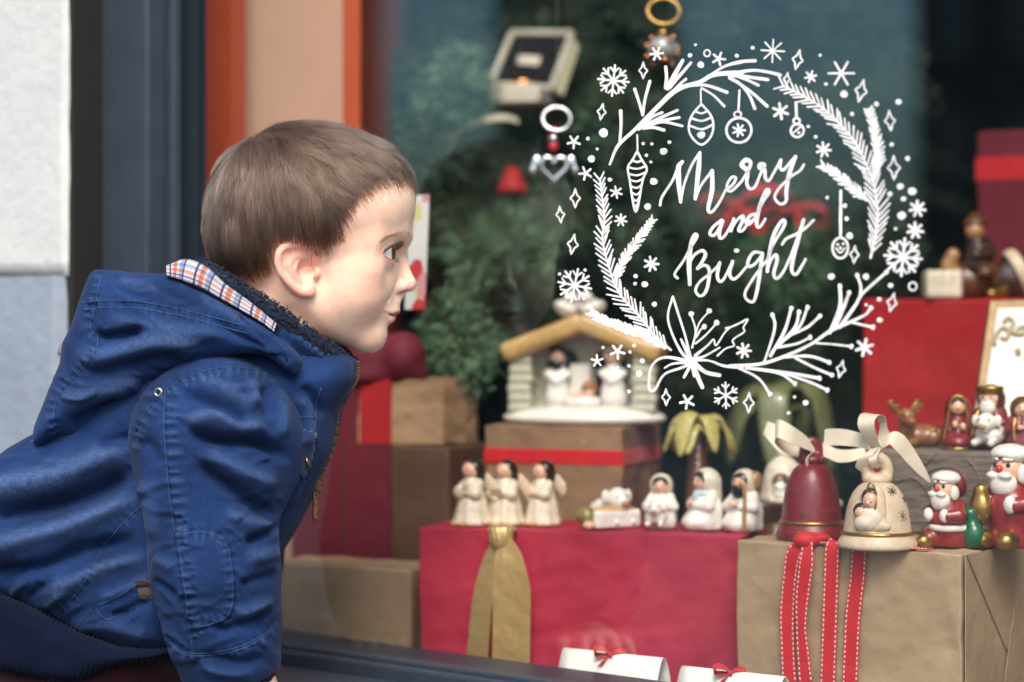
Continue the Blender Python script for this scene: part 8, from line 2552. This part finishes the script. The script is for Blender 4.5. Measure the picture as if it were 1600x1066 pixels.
for c, ry in (((940, 175), 13), ((1005, 110.5), 13), ((898.8, 310), 15), ((875.5, 335.7), 13), ((895, 382), 16), ((1246.4, 93.6), 16), ((1229.5, 123.7), 10), ((1345.5, 142.3), 18), ((1390.5, 189), 16), ((1396.7, 262.5), 19), ((1335, 398), 14), ((1393.7, 473), 15), ((1314, 577), 14), ((1170, 629.5), 16), ((1040.7, 621), 13)):
    t = random.uniform(-0.1, 0.25); rx = ry * 0.52
    q = [np.array(c) + np.array((x * math.cos(t) - y * math.sin(t), x * math.sin(t) + y * math.cos(t))) for x, y in ((0, -ry), (rx * 0.4, -ry * 0.3), (rx, 0), (rx * 0.4, ry * 0.35), (0, ry), (-rx * 0.4, ry * 0.3), (-rx, 0), (-rx * 0.4, -ry * 0.35), (0, -ry))]
    draw('diamond', [stroke_vf(q, 3.2, 2)])
for z, lst, rings in ((z2, [(805, 72, 8), (775, 130, 12), (835, 182, 18), (1035, 132, 10), (295, 560, 24), (208, 592, 10), (260, 650, 8), (228, 705, 19), (515, 620, 9), (563, 622, 9), (660, 612, 10), (628, 663, 20), (533, 685, 9), (557, 722, 8), (573, 830, 20), (540, 970, 18), (330, 820, 12)], [(870, 118, 17)]),
                      (z3, [(128, 88, 11), (40, 132, 11), (503, 130, 9), (535, 290, 10), (635, 345, 20), (680, 455, 11), (815, 400, 13), (938, 388, 16), (437, 525, 9), (478, 582, 10), (900, 625, 12), (988, 703, 13), (947, 858, 18), (1013, 885, 22), (965, 927, 14), (955, 1020, 22), (542, 920, 9), (640, 965, 12), (650, 1037, 12), (890, 900, 14)], []),
                      (z5, [(573, 68, 12), (588, 152, 18), (845, 52, 20), (813, 118, 9), (497, 352, 19), (668, 352, 17), (788, 395, 14), (732, 463, 12), (668, 490, 8), (735, 565, 15), (248, 948, 10), (318, 942, 9), (372, 970, 16), (288, 1020, 10)], [(897, 400, 19)]),
                      (z4, [(418, 350, 12), (415, 387, 10), (462, 390, 18), (510, 488, 14), (410, 690, 10), (450, 765, 14), (385, 790, 10), (435, 828, 18), (385, 915, 11), (258, 700, 9), (390, 722, 9), (170, 320, 9), (45, 340, 9)], [])):
    for x, y, r in lst:
        draw('dot', [blob_vf(z(x, y), r / 3.3, r / 3.5, 12)])
    for x, y, r in rings:
        draw('dot', [ring_s(z, (x, y), r, r * 1.05, 3.2)])
# ------------------------------------------------------------------ across the square: the houses the glass mirrors
def mirrored(px, D):
    """the plan point D metres along the ray that the glass throws back at photograph column px"""
    p = on_glass(px, HZ)
    d = np.array(((px - 800) / FPX, 1.0, 0)); d /= np.linalg.norm(d)
    r_ = d - 2 * np.dot(d, GN) * GN
    return (p + r_ * D)[:2]
def house(label, px0, px1, D, height, depth, m, floors, cols, roof_h):
    a, b = mirrored(px0, D), mirrored(px1, D)
    u = b - a; L_ = np.linalg.norm(u); u /= L_
    away = (a + b) / 2; away /= np.linalg.norm(away)
    n = np.array((-u[1], u[0])); n = n if np.dot(n, away) > 0 else -n
    c = (a + b) / 2 + n * depth / 2
    rot = np.array(((u[0], n[0], 0), (u[1], n[1], 0), (0, 0, 1)))
    root = thing('town_house', label, 'house', 'houses across the square', loc=(c[0], c[1], 0))
    adopt(box('wall', (c[0], c[1], height / 2), (L_ / 2, depth / 2, height / 2), m, None, rot), root)
    V = []
    for s_ in (-1, 1):
        for q in (-1, 1):
            V.append((*(c + u * s_ * (L_ / 2 + 0.2) + n * q * (depth / 2 + 0.2)), height))
    V += [(*(c - u * L_ * 0.3), height + roof_h), (*(c + u * L_ * 0.3), height + roof_h)]
    adopt(obj('roof', V, [(0, 1, 4), (2, 5, 3), (0, 4, 5, 2), (1, 3, 5, 4), (0, 2, 3, 1)], M_ROOF, None, smooth=False), root)
    for f_ in range(floors):
        for k in range(cols):
            z = (f_ + 0.55) * height / floors; s_ = (k + 0.5) / cols * L_ - L_ / 2
            p = c + u * s_ - n * (depth / 2 + 0.01)
            w = adopt(box('window', (p[0], p[1], z), (L_ / cols * 0.24, 0.04, height / floors * 0.28), M_WGLASS, None, rot), root)
    return root
M_ROOF = mat('dark_roof_tiles', (0.06, 0.04, 0.035), 0.9, var=0.3, vscale=2)
house('dark grey town house mirrored in the glass over the fir tree', 772, 1062, 62, 19, 9, M_FAC, 5, 3, 2.5)
house('grey town house mirrored in the glass at the left of the tree', 330, 596, 58, 17, 9, M_FAC2, 5, 3, 2.5)
house('dark town house mirrored in the glass right of the wreath', 1432, 1900, 60, 18, 9, M_FAC, 5, 4, 2.5)
house('low distant house mirrored in the glass behind the wreath', 1040, 1450, 100, 5.0, 9, M_FAC, 2, 4, 1.2)
house('low distant house mirrored in the glass left of the case', 560, 800, 98, 4.5, 9, M_FAC, 2, 3, 1.2)
